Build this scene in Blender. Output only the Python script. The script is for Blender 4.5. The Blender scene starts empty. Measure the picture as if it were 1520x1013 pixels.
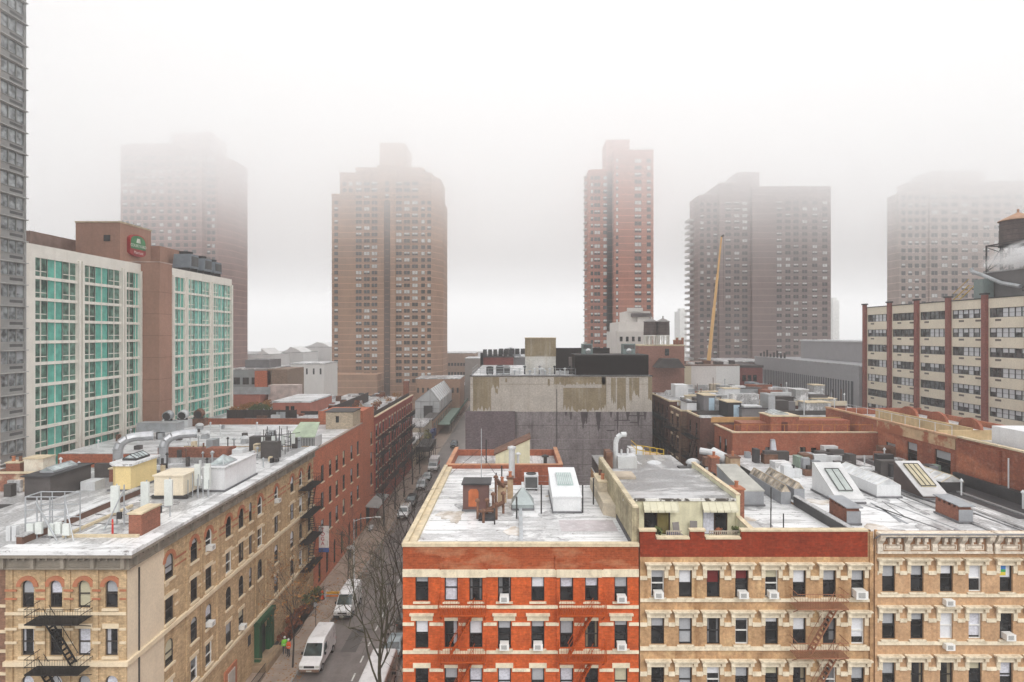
SKY_LOW, SKY_TOP, SUN, EXPO = .82, 1.4, 1.45, 0.58
import bpy, math, random
from mathutils import Vector, Matrix, noise as mnoise
random.seed(7)
S = bpy.context.scene
COL = S.collection
R = math.radians
PI = math.pi
CAM_Z = 33.0
def X(x, Y): return (x - 765.0) * Y / 900.0          # photo column -> metres, at distance Y
def Z(y, Y): return CAM_Z - (y - 497.0) * Y / 900.0  # photo row -> height, at distance Y
def YX(x, Xw): return Xw * 900.0 / (x - 765.0)       # distance of a point of the plane X = Xw

# ---------------------------------------------------------------- materials
MATS = {}
def nodes(name):
    m = bpy.data.materials.new(name); m.use_nodes = True
    nt = m.node_tree
    for n in list(nt.nodes): nt.nodes.remove(n)
    out = nt.nodes.new('ShaderNodeOutputMaterial')
    return m, nt, out
def mixc(nt, fac, a, b, mode='MIX'):
    n = nt.nodes.new('ShaderNodeMix'); n.data_type = 'RGBA'; n.blend_type = mode
    for i, v in ((0, fac), (6, a), (7, b)):
        if hasattr(v, 'node'): nt.links.new(v, n.inputs[i])
        elif i == 0: n.inputs[0].default_value = v
        else: n.inputs[i].default_value = (v[0], v[1], v[2], 1)
    return n.outputs[2]
def math_(nt, op, a, b=None, clamp=False):
    n = nt.nodes.new('ShaderNodeMath'); n.operation = op; n.use_clamp = clamp
    for i, v in ((0, a), (1, b)):
        if v is None: continue
        if hasattr(v, 'node'): nt.links.new(v, n.inputs[i])
        else: n.inputs[i].default_value = v
    return n.outputs[0]
def ramp(nt, fac, lo, hi):
    n = nt.nodes.new('ShaderNodeMapRange'); n.clamp = True
    nt.links.new(fac, n.inputs[0]); n.inputs[1].default_value = lo; n.inputs[2].default_value = hi
    return n.outputs[0]
def noise(nt, vec, scale, detail=5, rough=.6, stretch=None):
    if stretch:
        mp = nt.nodes.new('ShaderNodeMapping'); mp.inputs['Scale'].default_value = stretch
        nt.links.new(vec, mp.inputs[0]); vec = mp.outputs[0]
    n = nt.nodes.new('ShaderNodeTexNoise'); n.inputs['Scale'].default_value = scale
    n.inputs['Detail'].default_value = detail; n.inputs['Roughness'].default_value = rough
    nt.links.new(vec, n.inputs['Vector'])
    return n.outputs[0]
def mat(name, col=None, rough=.8, var=.25, scale=.6, dirt=None, dirt_amt=.0, streak=0., streak_col=(.08, .06, .05),
        brick=None, mortar=None, metal=0., spec=.35, fine=.12, bump=0., patch=None, patch_lo=.5, patch_hi=.62, patch_scale=.35,
        patch_stretch=None, coat=0., streak_scale=.9, course=None):
    """procedural surface: base colour, broad tone changes, run-down stains, optional brick courses and worn patches"""
    if name in MATS: return MATS[name]
    m, nt, out = nodes(name)
    tc = nt.nodes.new('ShaderNodeTexCoord'); P = tc.outputs['Object']
    c = None
    if brick:
        sx = nt.nodes.new('ShaderNodeSeparateXYZ'); nt.links.new(P, sx.inputs[0])
        cb = nt.nodes.new('ShaderNodeCombineXYZ')
        nt.links.new(math_(nt, 'ADD', sx.outputs[0], sx.outputs[1]), cb.inputs[0]); nt.links.new(sx.outputs[2], cb.inputs[1])
        b = nt.nodes.new('ShaderNodeTexBrick'); nt.links.new(cb.outputs[0], b.inputs['Vector'])
        b.inputs['Scale'].default_value = 1.0
        b.inputs['Brick Width'].default_value = brick; b.inputs['Row Height'].default_value = brick * .36
        b.inputs['Mortar Size'].default_value = brick * .045
        b.inputs['Color1'].default_value = (*[v * .66 for v in col], 1); b.inputs['Color2'].default_value = (*[min(1, v * 1.34) for v in col], 1)
        mo = mortar or [v * .7 + .06 for v in col]
        b.inputs['Mortar'].default_value = (*mo, 1)
        c = b.outputs[0]
    else:
        c = mixc(nt, 0., col, col)
    n1 = noise(nt, P, scale, 6, .62)
    dark = [v * (1 - var * 1.3) for v in col]; light = [min(1, v * (1 + var)) for v in col]
    tone = mixc(nt, ramp(nt, n1, .3, .7), dark, light)
    c = mixc(nt, .45 if brick else 1., c, tone)
    if fine:
        n2 = noise(nt, P, scale * 14, 3, .7)
        f = math_(nt, 'MULTIPLY', ramp(nt, n2, .35, .75), fine * 3)
        c = mixc(nt, f, c, [v * .55 for v in col])
    if patch:
        n3 = noise(nt, P, patch_scale, 5, .6, patch_stretch)
        c = mixc(nt, ramp(nt, n3, patch_lo, patch_hi), c, patch)
    if streak:
        n4 = noise(nt, P, streak_scale, 4, .6, (1.6, 1.6, .12))
        f = math_(nt, 'MULTIPLY', ramp(nt, n4, .5, .75), streak)
        c = mixc(nt, f, c, streak_col)
    if dirt:
        n5 = noise(nt, P, scale * 3.1, 6, .7)
        f = math_(nt, 'MULTIPLY', ramp(nt, n5, .5, .72), dirt_amt)
        c = mixc(nt, f, c, dirt)
    if brick or streak >= .4:
        gr = noise(nt, P, 4.5, 3, .75); c = mixc(nt, 1., c, mixc(nt, ramp(nt, gr, .25, .75), (.68, .67, .66), (1.22, 1.22, 1.22)), 'MULTIPLY')
    if course:
        sz = nt.nodes.new('ShaderNodeSeparateXYZ'); nt.links.new(P, sz.inputs[0])
        fr = math_(nt, 'FRACT', math_(nt, 'DIVIDE', sz.outputs[2], course[0])); c = mixc(nt, math_(nt, 'MULTIPLY', math_(nt, 'LESS_THAN', fr, course[1]), .8), c, course[2])
    p = nt.nodes.new('ShaderNodeBsdfPrincipled'); nt.links.new(c, p.inputs['Base Color'])
    p.inputs['Roughness'].default_value = rough; p.inputs['Metallic'].default_value = metal
    p.inputs['Specular IOR Level'].default_value = spec; p.inputs['Coat Weight'].default_value = coat
    if rough < .6:
        rr = math_(nt, 'MULTIPLY_ADD', n1, .25); nt.links.new(n1, rr.node.inputs[0])
        rr.node.inputs[2].default_value = max(.02, rough - .12); nt.links.new(rr, p.inputs['Roughness'])
    if bump:
        bp = nt.nodes.new('ShaderNodeBump'); bp.inputs['Strength'].default_value = bump; bp.inputs['Distance'].default_value = .05
        nt.links.new(noise(nt, P, scale * 9, 4, .6), bp.inputs['Height']); nt.links.new(bp.outputs[0], p.inputs['Normal'])
    nt.links.new(p.outputs[0], out.inputs[0])
    MATS[name] = m
    return m
def roofmat(name, white=.82, grey=.42, worn=.5, stain=.6, seam=1.05, ang=0, rough=.38):
    """coated flat roof: felt seams, grey worn washes, rusty dark stains and wet sheen"""
    if name in MATS: return MATS[name]
    m, nt, out = nodes(name); P = nt.nodes.new('ShaderNodeTexCoord').outputs['Object']
    sx = nt.nodes.new('ShaderNodeSeparateXYZ'); nt.links.new(P, sx.inputs[0])
    n0 = noise(nt, P, .16, 6, .65); n1 = noise(nt, P, .5, 8, .7, (1, .35, 1) if not ang else (.35, 1, 1)); n2 = noise(nt, P, 1.7, 8, .72); n3 = noise(nt, P, 6., 4, .7)
    c = mixc(nt, ramp(nt, n0, .3, .7), [white * .86] * 3, [white, white, white * 1.01])
    f = math_(nt, 'MULTIPLY', ramp(nt, n1, .66 - worn * .3, .73 - worn * .3), math_(nt, 'ADD', math_(nt, 'MULTIPLY', ramp(nt, n3, .3, .65), .6), .35)); c = mixc(nt, f, c, [grey, grey * .985, grey * .985])
    c = mixc(nt, math_(nt, 'MULTIPLY', ramp(nt, n2, .58, .66), stain), c, (.12, .10, .09))
    n4 = noise(nt, P, .9, 6, .7); c = mixc(nt, math_(nt, 'MULTIPLY', ramp(nt, n4, .64, .72), stain * .5), c, (.42, .30, .20))
    wob = math_(nt, 'MULTIPLY', noise(nt, P, .5, 3, .6), .5)
    n5 = noise(nt, P, .8, 4, .6, (1, .3, 1) if not ang else (.3, 1, 1))
    for ax, w, k in ((0 if not ang else 1, seam, .8), (0 if not ang else 1, seam * .37, .3)):
        fr = math_(nt, 'FRACT', math_(nt, 'DIVIDE', math_(nt, 'ADD', sx.outputs[ax], wob), w)); c = mixc(nt, math_(nt, 'MULTIPLY', math_(nt, 'LESS_THAN', fr, .055 / w), math_(nt, 'MULTIPLY', ramp(nt, n2, .25, .6), k)), c, (.25, .24, .24))
    p = nt.nodes.new('ShaderNodeBsdfPrincipled'); nt.links.new(c, p.inputs['Base Color']); rr = math_(nt, 'MULTIPLY', n1, rough * 2); nt.links.new(rr, p.inputs['Roughness'])
    bp = nt.nodes.new('ShaderNodeBump'); bp.inputs['Strength'].default_value = .35; bp.inputs['Distance'].default_value = .04; nt.links.new(n2, bp.inputs['Height']); nt.links.new(bp.outputs[0], p.inputs['Normal'])
    nt.links.new(p.outputs[0], out.inputs[0]); MATS[name] = m; return m
def glass(name, col=(.012, .012, .013), ior=1.5, rough=.06, var=.7):
    if name in MATS: return MATS[name]
    m, nt, out = nodes(name)
    P = nt.nodes.new('ShaderNodeTexCoord').outputs['Object']
    oi = nt.nodes.new('ShaderNodeObjectInfo')
    ad = nt.nodes.new('ShaderNodeVectorMath'); ad.operation = 'ADD'
    nt.links.new(P, ad.inputs[0]); nt.links.new(oi.outputs['Location'], ad.inputs[1])
    n1 = noise(nt, ad.outputs[0], 1.3, 3, .5)
    c = mixc(nt, ramp(nt, n1, .35, .68), [v * (1 - var) for v in col], [min(1, v * (1 + var * 2)) for v in col])
    p = nt.nodes.new('ShaderNodeBsdfPrincipled'); nt.links.new(c, p.inputs['Base Color'])
    p.inputs['Roughness'].default_value = rough; p.inputs['IOR'].default_value = ior
    nt.links.new(p.outputs[0], out.inputs[0]); MATS[name] = m
    return m

# ---------------------------------------------------------------- mesh building
def wloc(o):
    v = Vector((0, 0, 0))
    while o is not None: v += o.location; o = o.parent
    return v
class MB:
    def __init__(s): s.v = []; s.f = []; s.m = []
    def pts(s, ps):
        k = len(s.v); s.v += [tuple(p) for p in ps]; return k
    def poly(s, ps, m=0):
        k = s.pts(ps); s.f.append(tuple(range(k, k + len(ps)))); s.m.append(m)
    def box(s, x0, x1, y0, y1, z0, z1, m=0, skip=''):
        k = s.pts([(x0, y0, z0), (x1, y0, z0), (x1, y1, z0), (x0, y1, z0), (x0, y0, z1), (x1, y0, z1), (x1, y1, z1), (x0, y1, z1)])
        for key, q in (('b', (3, 2, 1, 0)), ('t', (4, 5, 6, 7)), ('f', (0, 1, 5, 4)), ('r', (1, 2, 6, 5)), ('k', (2, 3, 7, 6)), ('l', (3, 0, 4, 7))):
            if key not in skip: s.f.append(tuple(k + i for i in q)); s.m.append(m)
        return s
    def hexa(s, p8, m=0):
        k = s.pts(p8)
        for q in ((3, 2, 1, 0), (4, 5, 6, 7), (0, 1, 5, 4), (1, 2, 6, 5), (2, 3, 7, 6), (3, 0, 4, 7)):
            s.f.append(tuple(k + i for i in q)); s.m.append(m)
        return s
    def tube(s, p, q, r, r2=None, n=6, m=0, cap=True):
        p = Vector(p); q = Vector(q); d = q - p
        if d.length < 1e-6: return s
        r2 = r if r2 is None else r2
        d.normalize(); a = d.orthogonal().normalized(); b = d.cross(a)
        k = len(s.v)
        for c, rr in ((p, r), (q, r2)):
            for i in range(n):
                t = 2 * PI * i / n; s.v.append(tuple(c + a * (math.cos(t) * rr) + b * (math.sin(t) * rr)))
        for i in range(n):
            j = (i + 1) % n; s.f.append((k + i, k + j, k + n + j, k + n + i)); s.m.append(m)
        if cap:
            s.f.append(tuple(k + i for i in reversed(range(n)))); s.m.append(m)
            s.f.append(tuple(k + n + i for i in range(n))); s.m.append(m)
        return s
    def path(s, ps, r, n=6, m=0):
        for a, b in zip(ps, ps[1:]): s.tube(a, b, r, n=n, m=m)
        return s
    def lathe(s, cx, cy, prof, n=16, m=0):
        k = len(s.v)
        for r, z in prof:
            for i in range(n):
                t = 2 * PI * i / n; s.v.append((cx + r * math.cos(t), cy + r * math.sin(t), z))
        for a in range(len(prof) - 1):
            for i in range(n):
                j = (i + 1) % n; s.f.append((k + a * n + i, k + a * n + j, k + (a + 1) * n + j, k + (a + 1) * n + i)); s.m.append(m)
        s.f.append(tuple(k + (len(prof) - 1) * n + i for i in range(n))); s.m.append(m)
        return s
    def prism(s, poly, axis, c0, c1, m=0):
        """poly of 2-D points swept along an axis: 'x' takes (y,z), 'y' takes (x,z), 'z' takes (x,y)"""
        f = {'x': lambda p, c: (c, p[0], p[1]), 'y': lambda p, c: (p[0], c, p[1]), 'z': lambda p, c: (p[0], p[1], c)}[axis]
        n = len(poly); k = s.pts([f(p, c0) for p in poly] + [f(p, c1) for p in poly])
        for i in range(n):
            j = (i + 1) % n; s.f.append((k + i, k + j, k + n + j, k + n + i)); s.m.append(m)
        s.f.append(tuple(k + i for i in reversed(range(n)))); s.m.append(m)
        s.f.append(tuple(k + n + i for i in range(n))); s.m.append(m)
        return s
    def mesh(s, name, mats, origin=None, smooth=False):
        me = bpy.data.meshes.new(name)
        o = origin or Vector((0, 0, 0))
        me.from_pydata([(v[0] - o[0], v[1] - o[1], v[2] - o[2]) for v in s.v], [], s.f)
        for mm in (mats if isinstance(mats, (list, tuple)) else [mats]): me.materials.append(mm)
        me.polygons.foreach_set('material_index', s.m)
        if smooth: me.polygons.foreach_set('use_smooth', [True] * len(s.f))
        me.validate(); me.update()
        return me
    def build(s, name, mats, parent=None, local=False, smooth=False, loc=None):
        """ONE mesh object; world coordinates unless local"""
        org = Vector((0, 0, 0)) if local else (wloc(parent) if parent else Vector(loc or (0, 0, 0)))
        o = bpy.data.objects.new(name, s.mesh(name, mats, org, smooth)); COL.objects.link(o)
        if parent: o.parent = parent
        elif loc: o.location = loc
        return o
def link(name, me, parent=None, loc=(0, 0, 0), rz=0.):
    o = bpy.data.objects.new(name, me); COL.objects.link(o); o.location = loc; o.rotation_euler = (0, 0, rz)
    if parent: o.parent = parent
    return o
def tag(o, label, cat, group=None, kind=None):
    o['label'] = label; o['category'] = cat
    if group: o['group'] = group
    if kind: o['kind'] = kind
    return o
def thing(name, label, cat, loc=(0, 0, 0), rz=0., group=None):
    o = bpy.data.objects.new(name, None); COL.objects.link(o); o.location = loc; o.rotation_euler = (0, 0, rz)
    o.empty_display_size = .2
    return tag(o, label, cat, group)
def part(name, parent, loc=None):
    o = bpy.data.objects.new(name, None); COL.objects.link(o); o.parent = parent
    if loc is not None: o.location = Vector(loc) - wloc(parent)
    o.empty_display_size = .1
    return o
def setting(o):
    o['kind'] = 'structure'; return o

# ---------------------------------------------------------------- facades and windows
class Plane:
    """a vertical wall plane: u runs along it, d points out of it"""
    def __init__(s, ox, oy, rz):
        s.ox, s.oy, s.rz = ox, oy, rz
        s.ux, s.uy = round(math.cos(rz), 6), round(math.sin(rz), 6); s.nx, s.ny = s.uy, -s.ux
    def __call__(s, u, d, z): return (s.ox + u * s.ux + d * s.nx, s.oy + u * s.uy + d * s.ny, z)
    def box(s, mb, u0, u1, d0, d1, z0, z1, m=0):
        mb.hexa([s(u0, d1, z0), s(u1, d1, z0), s(u1, d0, z0), s(u0, d0, z0), s(u0, d1, z1), s(u1, d1, z1), s(u1, d0, z1), s(u0, d0, z1)], m)
def FRONT(x0, y): return Plane(x0, y, 0.)            # faces the camera (-Y), u = +X
def EAST(xw, y0): return Plane(xw, y0, PI / 2)       # faces +X, u = +Y
def WEST(xw, y1): return Plane(xw, y1, -PI / 2)      # faces -X, u = -Y
def facade(mb, T, u0, u1, z0, z1, ops, m=0, mr=None, depth=.22):
    mr = m if mr is None else mr
    us = sorted({u0, u1} | {round(v, 4) for o in ops for v in o[:2]}); zs = sorted({z0, z1} | {round(v, 4) for o in ops for v in o[2:4]})
    us = [u for u in us if u0 <= u <= u1]; zs = [z for z in zs if z0 <= z <= z1]
    for a, b in zip(us, us[1:]):
        for c, d in zip(zs, zs[1:]):
            uc, zc = (a + b) / 2, (c + d) / 2
            if any(o[0] < uc < o[1] and o[2] < zc < o[3] for o in ops): continue
            mb.poly([T(a, 0, c), T(b, 0, c), T(b, 0, d), T(a, 0, d)], m)
    for o in ops:
        a, b, c, d = o[:4]; arch = len(o) > 4 and o[4]
        c2 = max(c, z0); k = -depth
        dt = d - (b - a) / 2 if arch else d
        mb.poly([T(a, 0, c2), T(a, 0, dt), T(a, k, dt), T(a, k, c2)], mr); mb.poly([T(b, 0, c2), T(b, k, c2), T(b, k, dt), T(b, 0, dt)], mr)
        mb.poly([T(a, 0, c2), T(a, k, c2), T(b, k, c2), T(b, 0, c2)], mr)
        if not arch: mb.poly([T(a, 0, d), T(b, 0, d), T(b, k, d), T(a, k, d)], mr)
        else:
            r = (b - a) / 2; uc = (a + b) / 2; N = 8
            arc = [(uc - r * math.cos(PI * i / N), dt + r * math.sin(PI * i / N)) for i in range(N + 1)]
            for i in range(N):
                (p, q), (p2, q2) = arc[i], arc[i + 1]
                corner = (a, d) if i < N / 2 else (b, d)
                mb.poly([T(p, 0, q), T(p2, 0, q2), T(corner[0], 0, corner[1])], m)
                mb.poly([T(p, 0, q), T(p, k, q), T(p2, k, q2), T(p2, 0, q2)], mr)
MESHES = {}; WRNG = random.Random(99)
CURTAINS = [lambda: mat('dim_grey_curtain', (.16, .16, .165), var=.3, streak=.3, streak_col=(.06, .06, .06), streak_scale=7), lambda: mat('dim_tan_curtain', (.22, .18, .12), var=.3), lambda: mat('pale_net_curtain', (.42, .42, .45), var=.2, streak=.35, streak_col=(.18, .18, .2), streak_scale=8)]
def arc_pts(w, h, y, n=10):
    r = w / 2
    return [(-r, y, 0), (r, y, 0)] + [(r * math.cos(PI * i / n), y, h - r + r * math.sin(PI * i / n)) for i in range(n + 1)]
def window(par, T, u, z, w, h, frame, pane, arch=False, style='sash', blind=None, bfrac=.5, hood=None, hoodm=None, sill=None, sillm=None, depth=.17, fr=.06):
    """window part: frame mesh; pane, blind, lintel, sill as sub-parts. (u,z) is the middle of its foot on the wall face"""
    key = ('f', round(w, 2), round(h, 2), arch, style, frame.name, fr, depth)
    if key not in MESHES:
        mb = MB(); a = w / 2; d0, d1 = depth - .05, depth + .04
        ht = h - a if arch else h
        mb.box(-a, -a + fr, d0, d1, 0, ht); mb.box(a - fr, a, d0, d1, 0, ht); mb.box(-a + fr, a - fr, d0, d1, 0, fr)
        if not arch: mb.box(-a + fr, a - fr, d0, d1, h - fr, h)
        else:
            N = 10
            for i in range(N):
                t0, t1 = PI * i / N, PI * (i + 1) / N; ps = []
                for dd in (d0, d1):
                    for rr, t in ((a, t0), (a, t1), (a - fr, t1), (a - fr, t0)): ps.append((rr * math.cos(t), dd, ht + rr * math.sin(t)))
                mb.hexa(ps)
        if style in ('sash', 'cross'): mb.box(-a + fr, a - fr, d0 - .02, d1, h * .5 - .03, h * .5 + .03)
        if style == 'cross': mb.box(-.02, .02, d0, d1, fr, ht)
        if style == 'double': mb.box(-.035, .035, d0, d1, fr, h - fr)
        if style == 'triple':
            for q in (-w / 6, w / 6): mb.box(q - .03, q + .03, d0, d1, fr, h - fr)
        MESHES[key] = mb.mesh('window', frame)
    L = Vector(T(u, 0, z)) - wloc(par)
    o = link('window', MESHES[key], par, L, T.rz)
    hb = h * bfrac if blind else 0
    kb = ('p', round(w, 2), round(h, 2), arch, pane.name, round(hb, 2), depth)
    if kb not in MESHES:
        mb = MB(); y = depth + .02; a = w / 2 - .01
        if hb: mb.poly([(-a, y, 0), (a, y, 0), (a, y, h - hb), (-a, y, h - hb)])
        elif arch: mb.poly(arc_pts(w - .02, h - .01, y))
        else: mb.poly([(-a, y, 0), (a, y, 0), (a, y, h), (-a, y, h)])
        MESHES[kb] = mb.mesh('pane', pane)
    if bfrac < .99 or not blind: link('pane', MESHES[kb], o)
    if blind:
        kk = ('b', round(w, 2), round(h, 2), arch, blind.name, round(hb, 2), depth)
        if kk not in MESHES:
            mb = MB(); y = depth + .025; a = w / 2 - .012
            if arch:
                ps = [p for p in arc_pts(w - .02, h - .01, y) if p[2] > h - hb]
                mb.poly([(-a, y, h - hb), (a, y, h - hb)] + ps)
            else: mb.poly([(-a, y, h - hb), (a, y, h - hb), (a, y, h - .01), (-a, y, h - .01)])
            MESHES[kk] = mb.mesh('blind', blind)
        link('blind', MESHES[kk], o)
    elif not arch and h > 1.2 and WRNG.random() < .6:
        cm = WRNG.choice(CURTAINS)(); f0, f1 = WRNG.choice(((.0, .3), (.18, .18), (.32, .1), (.0, .45))); kc = ('c', round(w, 2), round(h, 2), cm.name, f0, f1, round(depth, 2)); lo = WRNG.choice((0, 0, .5))
        kc = kc + (lo,)
        if kc not in MESHES:
            mb = MB(); y = depth + .012; a = w / 2 - fr
            for u0_, u1_ in ((-a, -a + 2 * a * f0), (a - 2 * a * f1, a)):
                if u1_ - u0_ > .02: mb.poly([(u0_, y, h * lo * .2 + fr), (u1_, y, h * lo * .2 + fr), (u1_, y, h - fr), (u0_, y, h - fr)])
            MESHES[kc] = mb.mesh('curtain', cm)
        link('curtain', MESHES[kc], o)
    if hood:
        kh = ('h', round(w, 2), round(h, 2), hood, hoodm.name)
        if kh not in MESHES:
            mb = MB(); a = w / 2
            if hood == 'flat': mb.box(-a - .15, a + .15, -.06, .05, h + .004, h + .32)
            elif hood == 'long': mb.box(-a - .12, a + .12, -.05, .05, h + .004, h + .2)
            elif hood == 'slab':
                mb.box(-a - .28, a + .28, -.06, .05, h + .004, h + .38); mb.box(-a - .36, a + .36, -.24, .05, h + .384, h + .5)
            elif hood == 'hood':
                mb.box(-a - .26, a + .26, -.1, .05, h + .004, h + .32)
                mb.box(-a - .36, a + .36, -.27, .05, h + .324, h + .42); mb.box(-a - .42, a + .42, -.34, .05, h + .424, h + .5)
                for q in (-1, 1):
                    mb.box(min(q * (a + .005), q * (a + .26)), max(q * (a + .005), q * (a + .26)), -.08, .05, h - .52, h)
                    mb.box(min(q * (a + .08), q * (a + .32)), max(q * (a + .08), q * (a + .32)), -.24, -.1, h + .1, h + .32)
            elif hood == 'arch':
                ht = h - a; N = 12
                for i in range(N):
                    t0, t1 = PI * i / N, PI * (i + 1) / N; ps = []
                    for dd in (-.07, .04):
                        for rr, t in ((a + .3, t0), (a + .3, t1), (a + .005, t1), (a + .005, t0)): ps.append((rr * math.cos(t), dd, ht + rr * math.sin(t)))
                    mb.hexa(ps)
            MESHES[kh] = mb.mesh('lintel', hoodm)
        link('lintel', MESHES[kh], o)
    if sill:
        ks = ('s', round(w, 2), sill, sillm.name)
        if ks not in MESHES:
            a = w / 2; MESHES[ks] = MB().box(-a - .13, a + .13, -.14, .1, -.004 - sill, -.004).mesh('sill', sillm)
        link('sill', MESHES[ks], o)
    return o
def fire_escape(par, T, u0, u1, zs, depth, m, stairs=(), rail=.95, slat=.11, bracket=True):
    """balconies with slatted floors, railings and stairs; stairs: (level, u_top, u_bottom, z_bottom)"""
    fe = part('fire_escape', par, T((u0 + u1) / 2, 0, zs[0]))
    for z in zs:
        mb = MB(); n = int((u1 - u0) / slat)
        for e in (.03, depth - .03): T.box(mb, u0, u1, e - .03, e + .03, z - .07, z)
        for i in range(n + 1):
            u = u0 + (u1 - u0) * i / n; T.box(mb, u - .028, u + .028, .06, depth - .06, z - .035, z - .005)
        if bracket:
            for u in (u0 + .1, u1 - .1):
                mb.tube(T(u, .02, z - .75), T(u, depth - .05, z - .05), .035, n=4)
        mb.build('platform', m, fe)
        mb = MB()
        for h in (rail, rail * .5):
            mb.path([T(u0, .02, z + h), T(u0, depth, z + h), T(u1, depth, z + h), T(u1, .02, z + h)], .022, n=4)
        k = max(3, int((u1 - u0) / .16))
        for i in range(k + 1): 
            u = u0 + (u1 - u0) * i / k; mb.tube(T(u, depth, z), T(u, depth, z + rail), .011, n=3, cap=False)
        for e in range(1, 5):
            for u in (u0, u1): mb.tube(T(u, depth * e / 5, z), T(u, depth * e / 5, z + rail), .011, n=3, cap=False)
        mb.build('railing', m, fe)
    for (zt, ut, ub, zb) in stairs:
        mb = MB()
        for dd in (.25, .75):
            a, b = Vector(T(ut, dd, zt)), Vector(T(ub, dd, zb))
            mb.tube(a, b, .05, n=4); mb.tube(a + Vector((0, 0, .75)), b + Vector((0, 0, .75)), .02, n=4)
            for f in (.05, .5, .95):
                c = a.lerp(b, f); mb.tube(c, c + Vector((0, 0, .75)), .015, n=3)
        n = 11
        for i in range(1, n):
            f = i / n; u = ut + (ub - ut) * f; z = zt + (zb - zt) * f
            T.box(mb, u - .1, u + .1, .27, .73, z - .015, z + .015)
        mb.build('stair', m, fe)
    return fe
# ---------------------------------------------------------------- palette
ORB = mat('orange_brick', (.58, .105, .026), brick=.33, mortar=(.50, .15, .05), var=.3, streak=.4, streak_col=(.2, .035, .012), scale=.5, spec=.1, dirt=(.30, .05, .015), dirt_amt=.4)
ORB2 = mat('weathered_orange_brick', (.36, .075, .025), spec=.1, brick=.33, mortar=(.34, .13, .06), var=.35, patch=(.46, .22, .12), patch_lo=.52, patch_hi=.66, patch_scale=.5, patch_stretch=(.35, .35, 1.2))
RUSTP = mat('orange_painted_iron', (.42, .075, .012), var=.25, rough=.6, spec=.15)
CREAM = mat('cream_stone', (.80, .70, .52), var=.14, streak=.38, streak_col=(.30, .22, .13), streak_scale=1.6, dirt=(.22, .17, .11), dirt_amt=.45, scale=.8)
CREAM2 = mat('yellow_cream_stone', (.80, .70, .53), var=.14, streak=.38, streak_col=(.32, .2, .09), streak_scale=1.5, dirt=(.2, .15, .08), dirt_amt=.5, scale=.8)
TANW = mat('tan_stucco', (.50, .31, .165), var=.25, streak=.7, streak_col=(.20, .09, .03), dirt=(.16, .08, .035), dirt_amt=.65, patch=(.66, .46, .25), patch_lo=.52, patch_hi=.7, patch_scale=.6, scale=.55, spec=.15)
TANW2 = mat('peach_stucco', (.54, .34, .195), var=.18, spec=.15, dirt=(.33, .18, .09), dirt_amt=.35, streak=.5, streak_col=(.34, .17, .08), streak_scale=2.2, scale=.5)
REDP = mat('deep_red_brick', (.27, .036, .012), spec=.12, brick=.33, mortar=(.20, .05, .03), var=.35, scale=.7, streak=.3, streak_col=(.1, .02, .01), dirt=(.38, .13, .07), dirt_amt=.25)
WHITER = roofmat('white_roof_coating', .82, .36, .6, .85, ang=1)
WHITER2 = roofmat('worn_white_roof', .78, .22, .74, .9)
GREYR = roofmat('wet_grey_roof', .52, .15, .8, .8, rough=.3)
TARR = mat('dark_tar', (.05, .047, .05), rough=.5, var=.4)
COPE = mat('tan_coping', (.66, .55, .38), var=.2, streak=.2, dirt=(.3, .2, .12), dirt_amt=.5, scale=1.)
GL = glass('window_glass'); GLB = glass('bluish_window_glass', (.035, .045, .055))
BLK = mat('black_sash', (.022, .02, .02), rough=.5, var=.2)
WHT = mat('white_frame', (.74, .73, .70), rough=.55, var=.08)
BROWNF = mat('brown_sash', (.06, .035, .025), rough=.55)
BL1 = mat('grey_blind', (.40, .41, .43), var=.1, rough=.5, streak=.25, streak_col=(.2, .2, .22), streak_scale=6)
BL2 = mat('white_blind', (.72, .73, .76), var=.08, rough=.5)
BL3 = mat('cream_blind', (.52, .48, .34), var=.1, rough=.5)
BL4 = mat('red_curtain', (.16, .02, .02), var=.3)
BL5 = mat('white_curtain', (.66, .67, .74), var=.12, streak=.6, streak_col=(.3, .3, .36), streak_scale=7)
DKMET = mat('dark_metal', (.045, .042, .042), rough=.5, var=.3)
GALV = mat('galvanised_metal', (.46, .48, .50), rough=.42, metal=.35, var=.2, fine=.15, dirt=(.25, .2, .17), dirt_amt=.3)
GALV2 = mat('pale_painted_metal', (.66, .67, .68), rough=.5, var=.12, streak=.3, streak_col=(.3, .26, .22))
RUST = mat('rusty_metal', (.19, .095, .06), var=.5, rough=.8, fine=.2, dirt=(.12, .06, .04), dirt_amt=.6, scale=1.5)
BRK = mat('red_chimney_brick', (.29, .10, .058), brick=.22, mortar=(.35, .22, .17), var=.35, scale=.8, streak=.3)
WOODB = mat('brown_boards', (.10, .06, .05), var=.3, streak=.3)
ACW = mat('white_enamel', (.78, .77, .74), rough=.45, var=.06)
GRIL = mat('dark_grille', (.10, .10, .10), rough=.6)

def blind_pick(rng, k=.55):
    r = rng.random()
    if r > k: return None, .5
    return rng.choice([BL1, BL1, BL2, BL5, BL3]), rng.choice([.25, .35, .5, .5, .5, .75])

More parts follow.
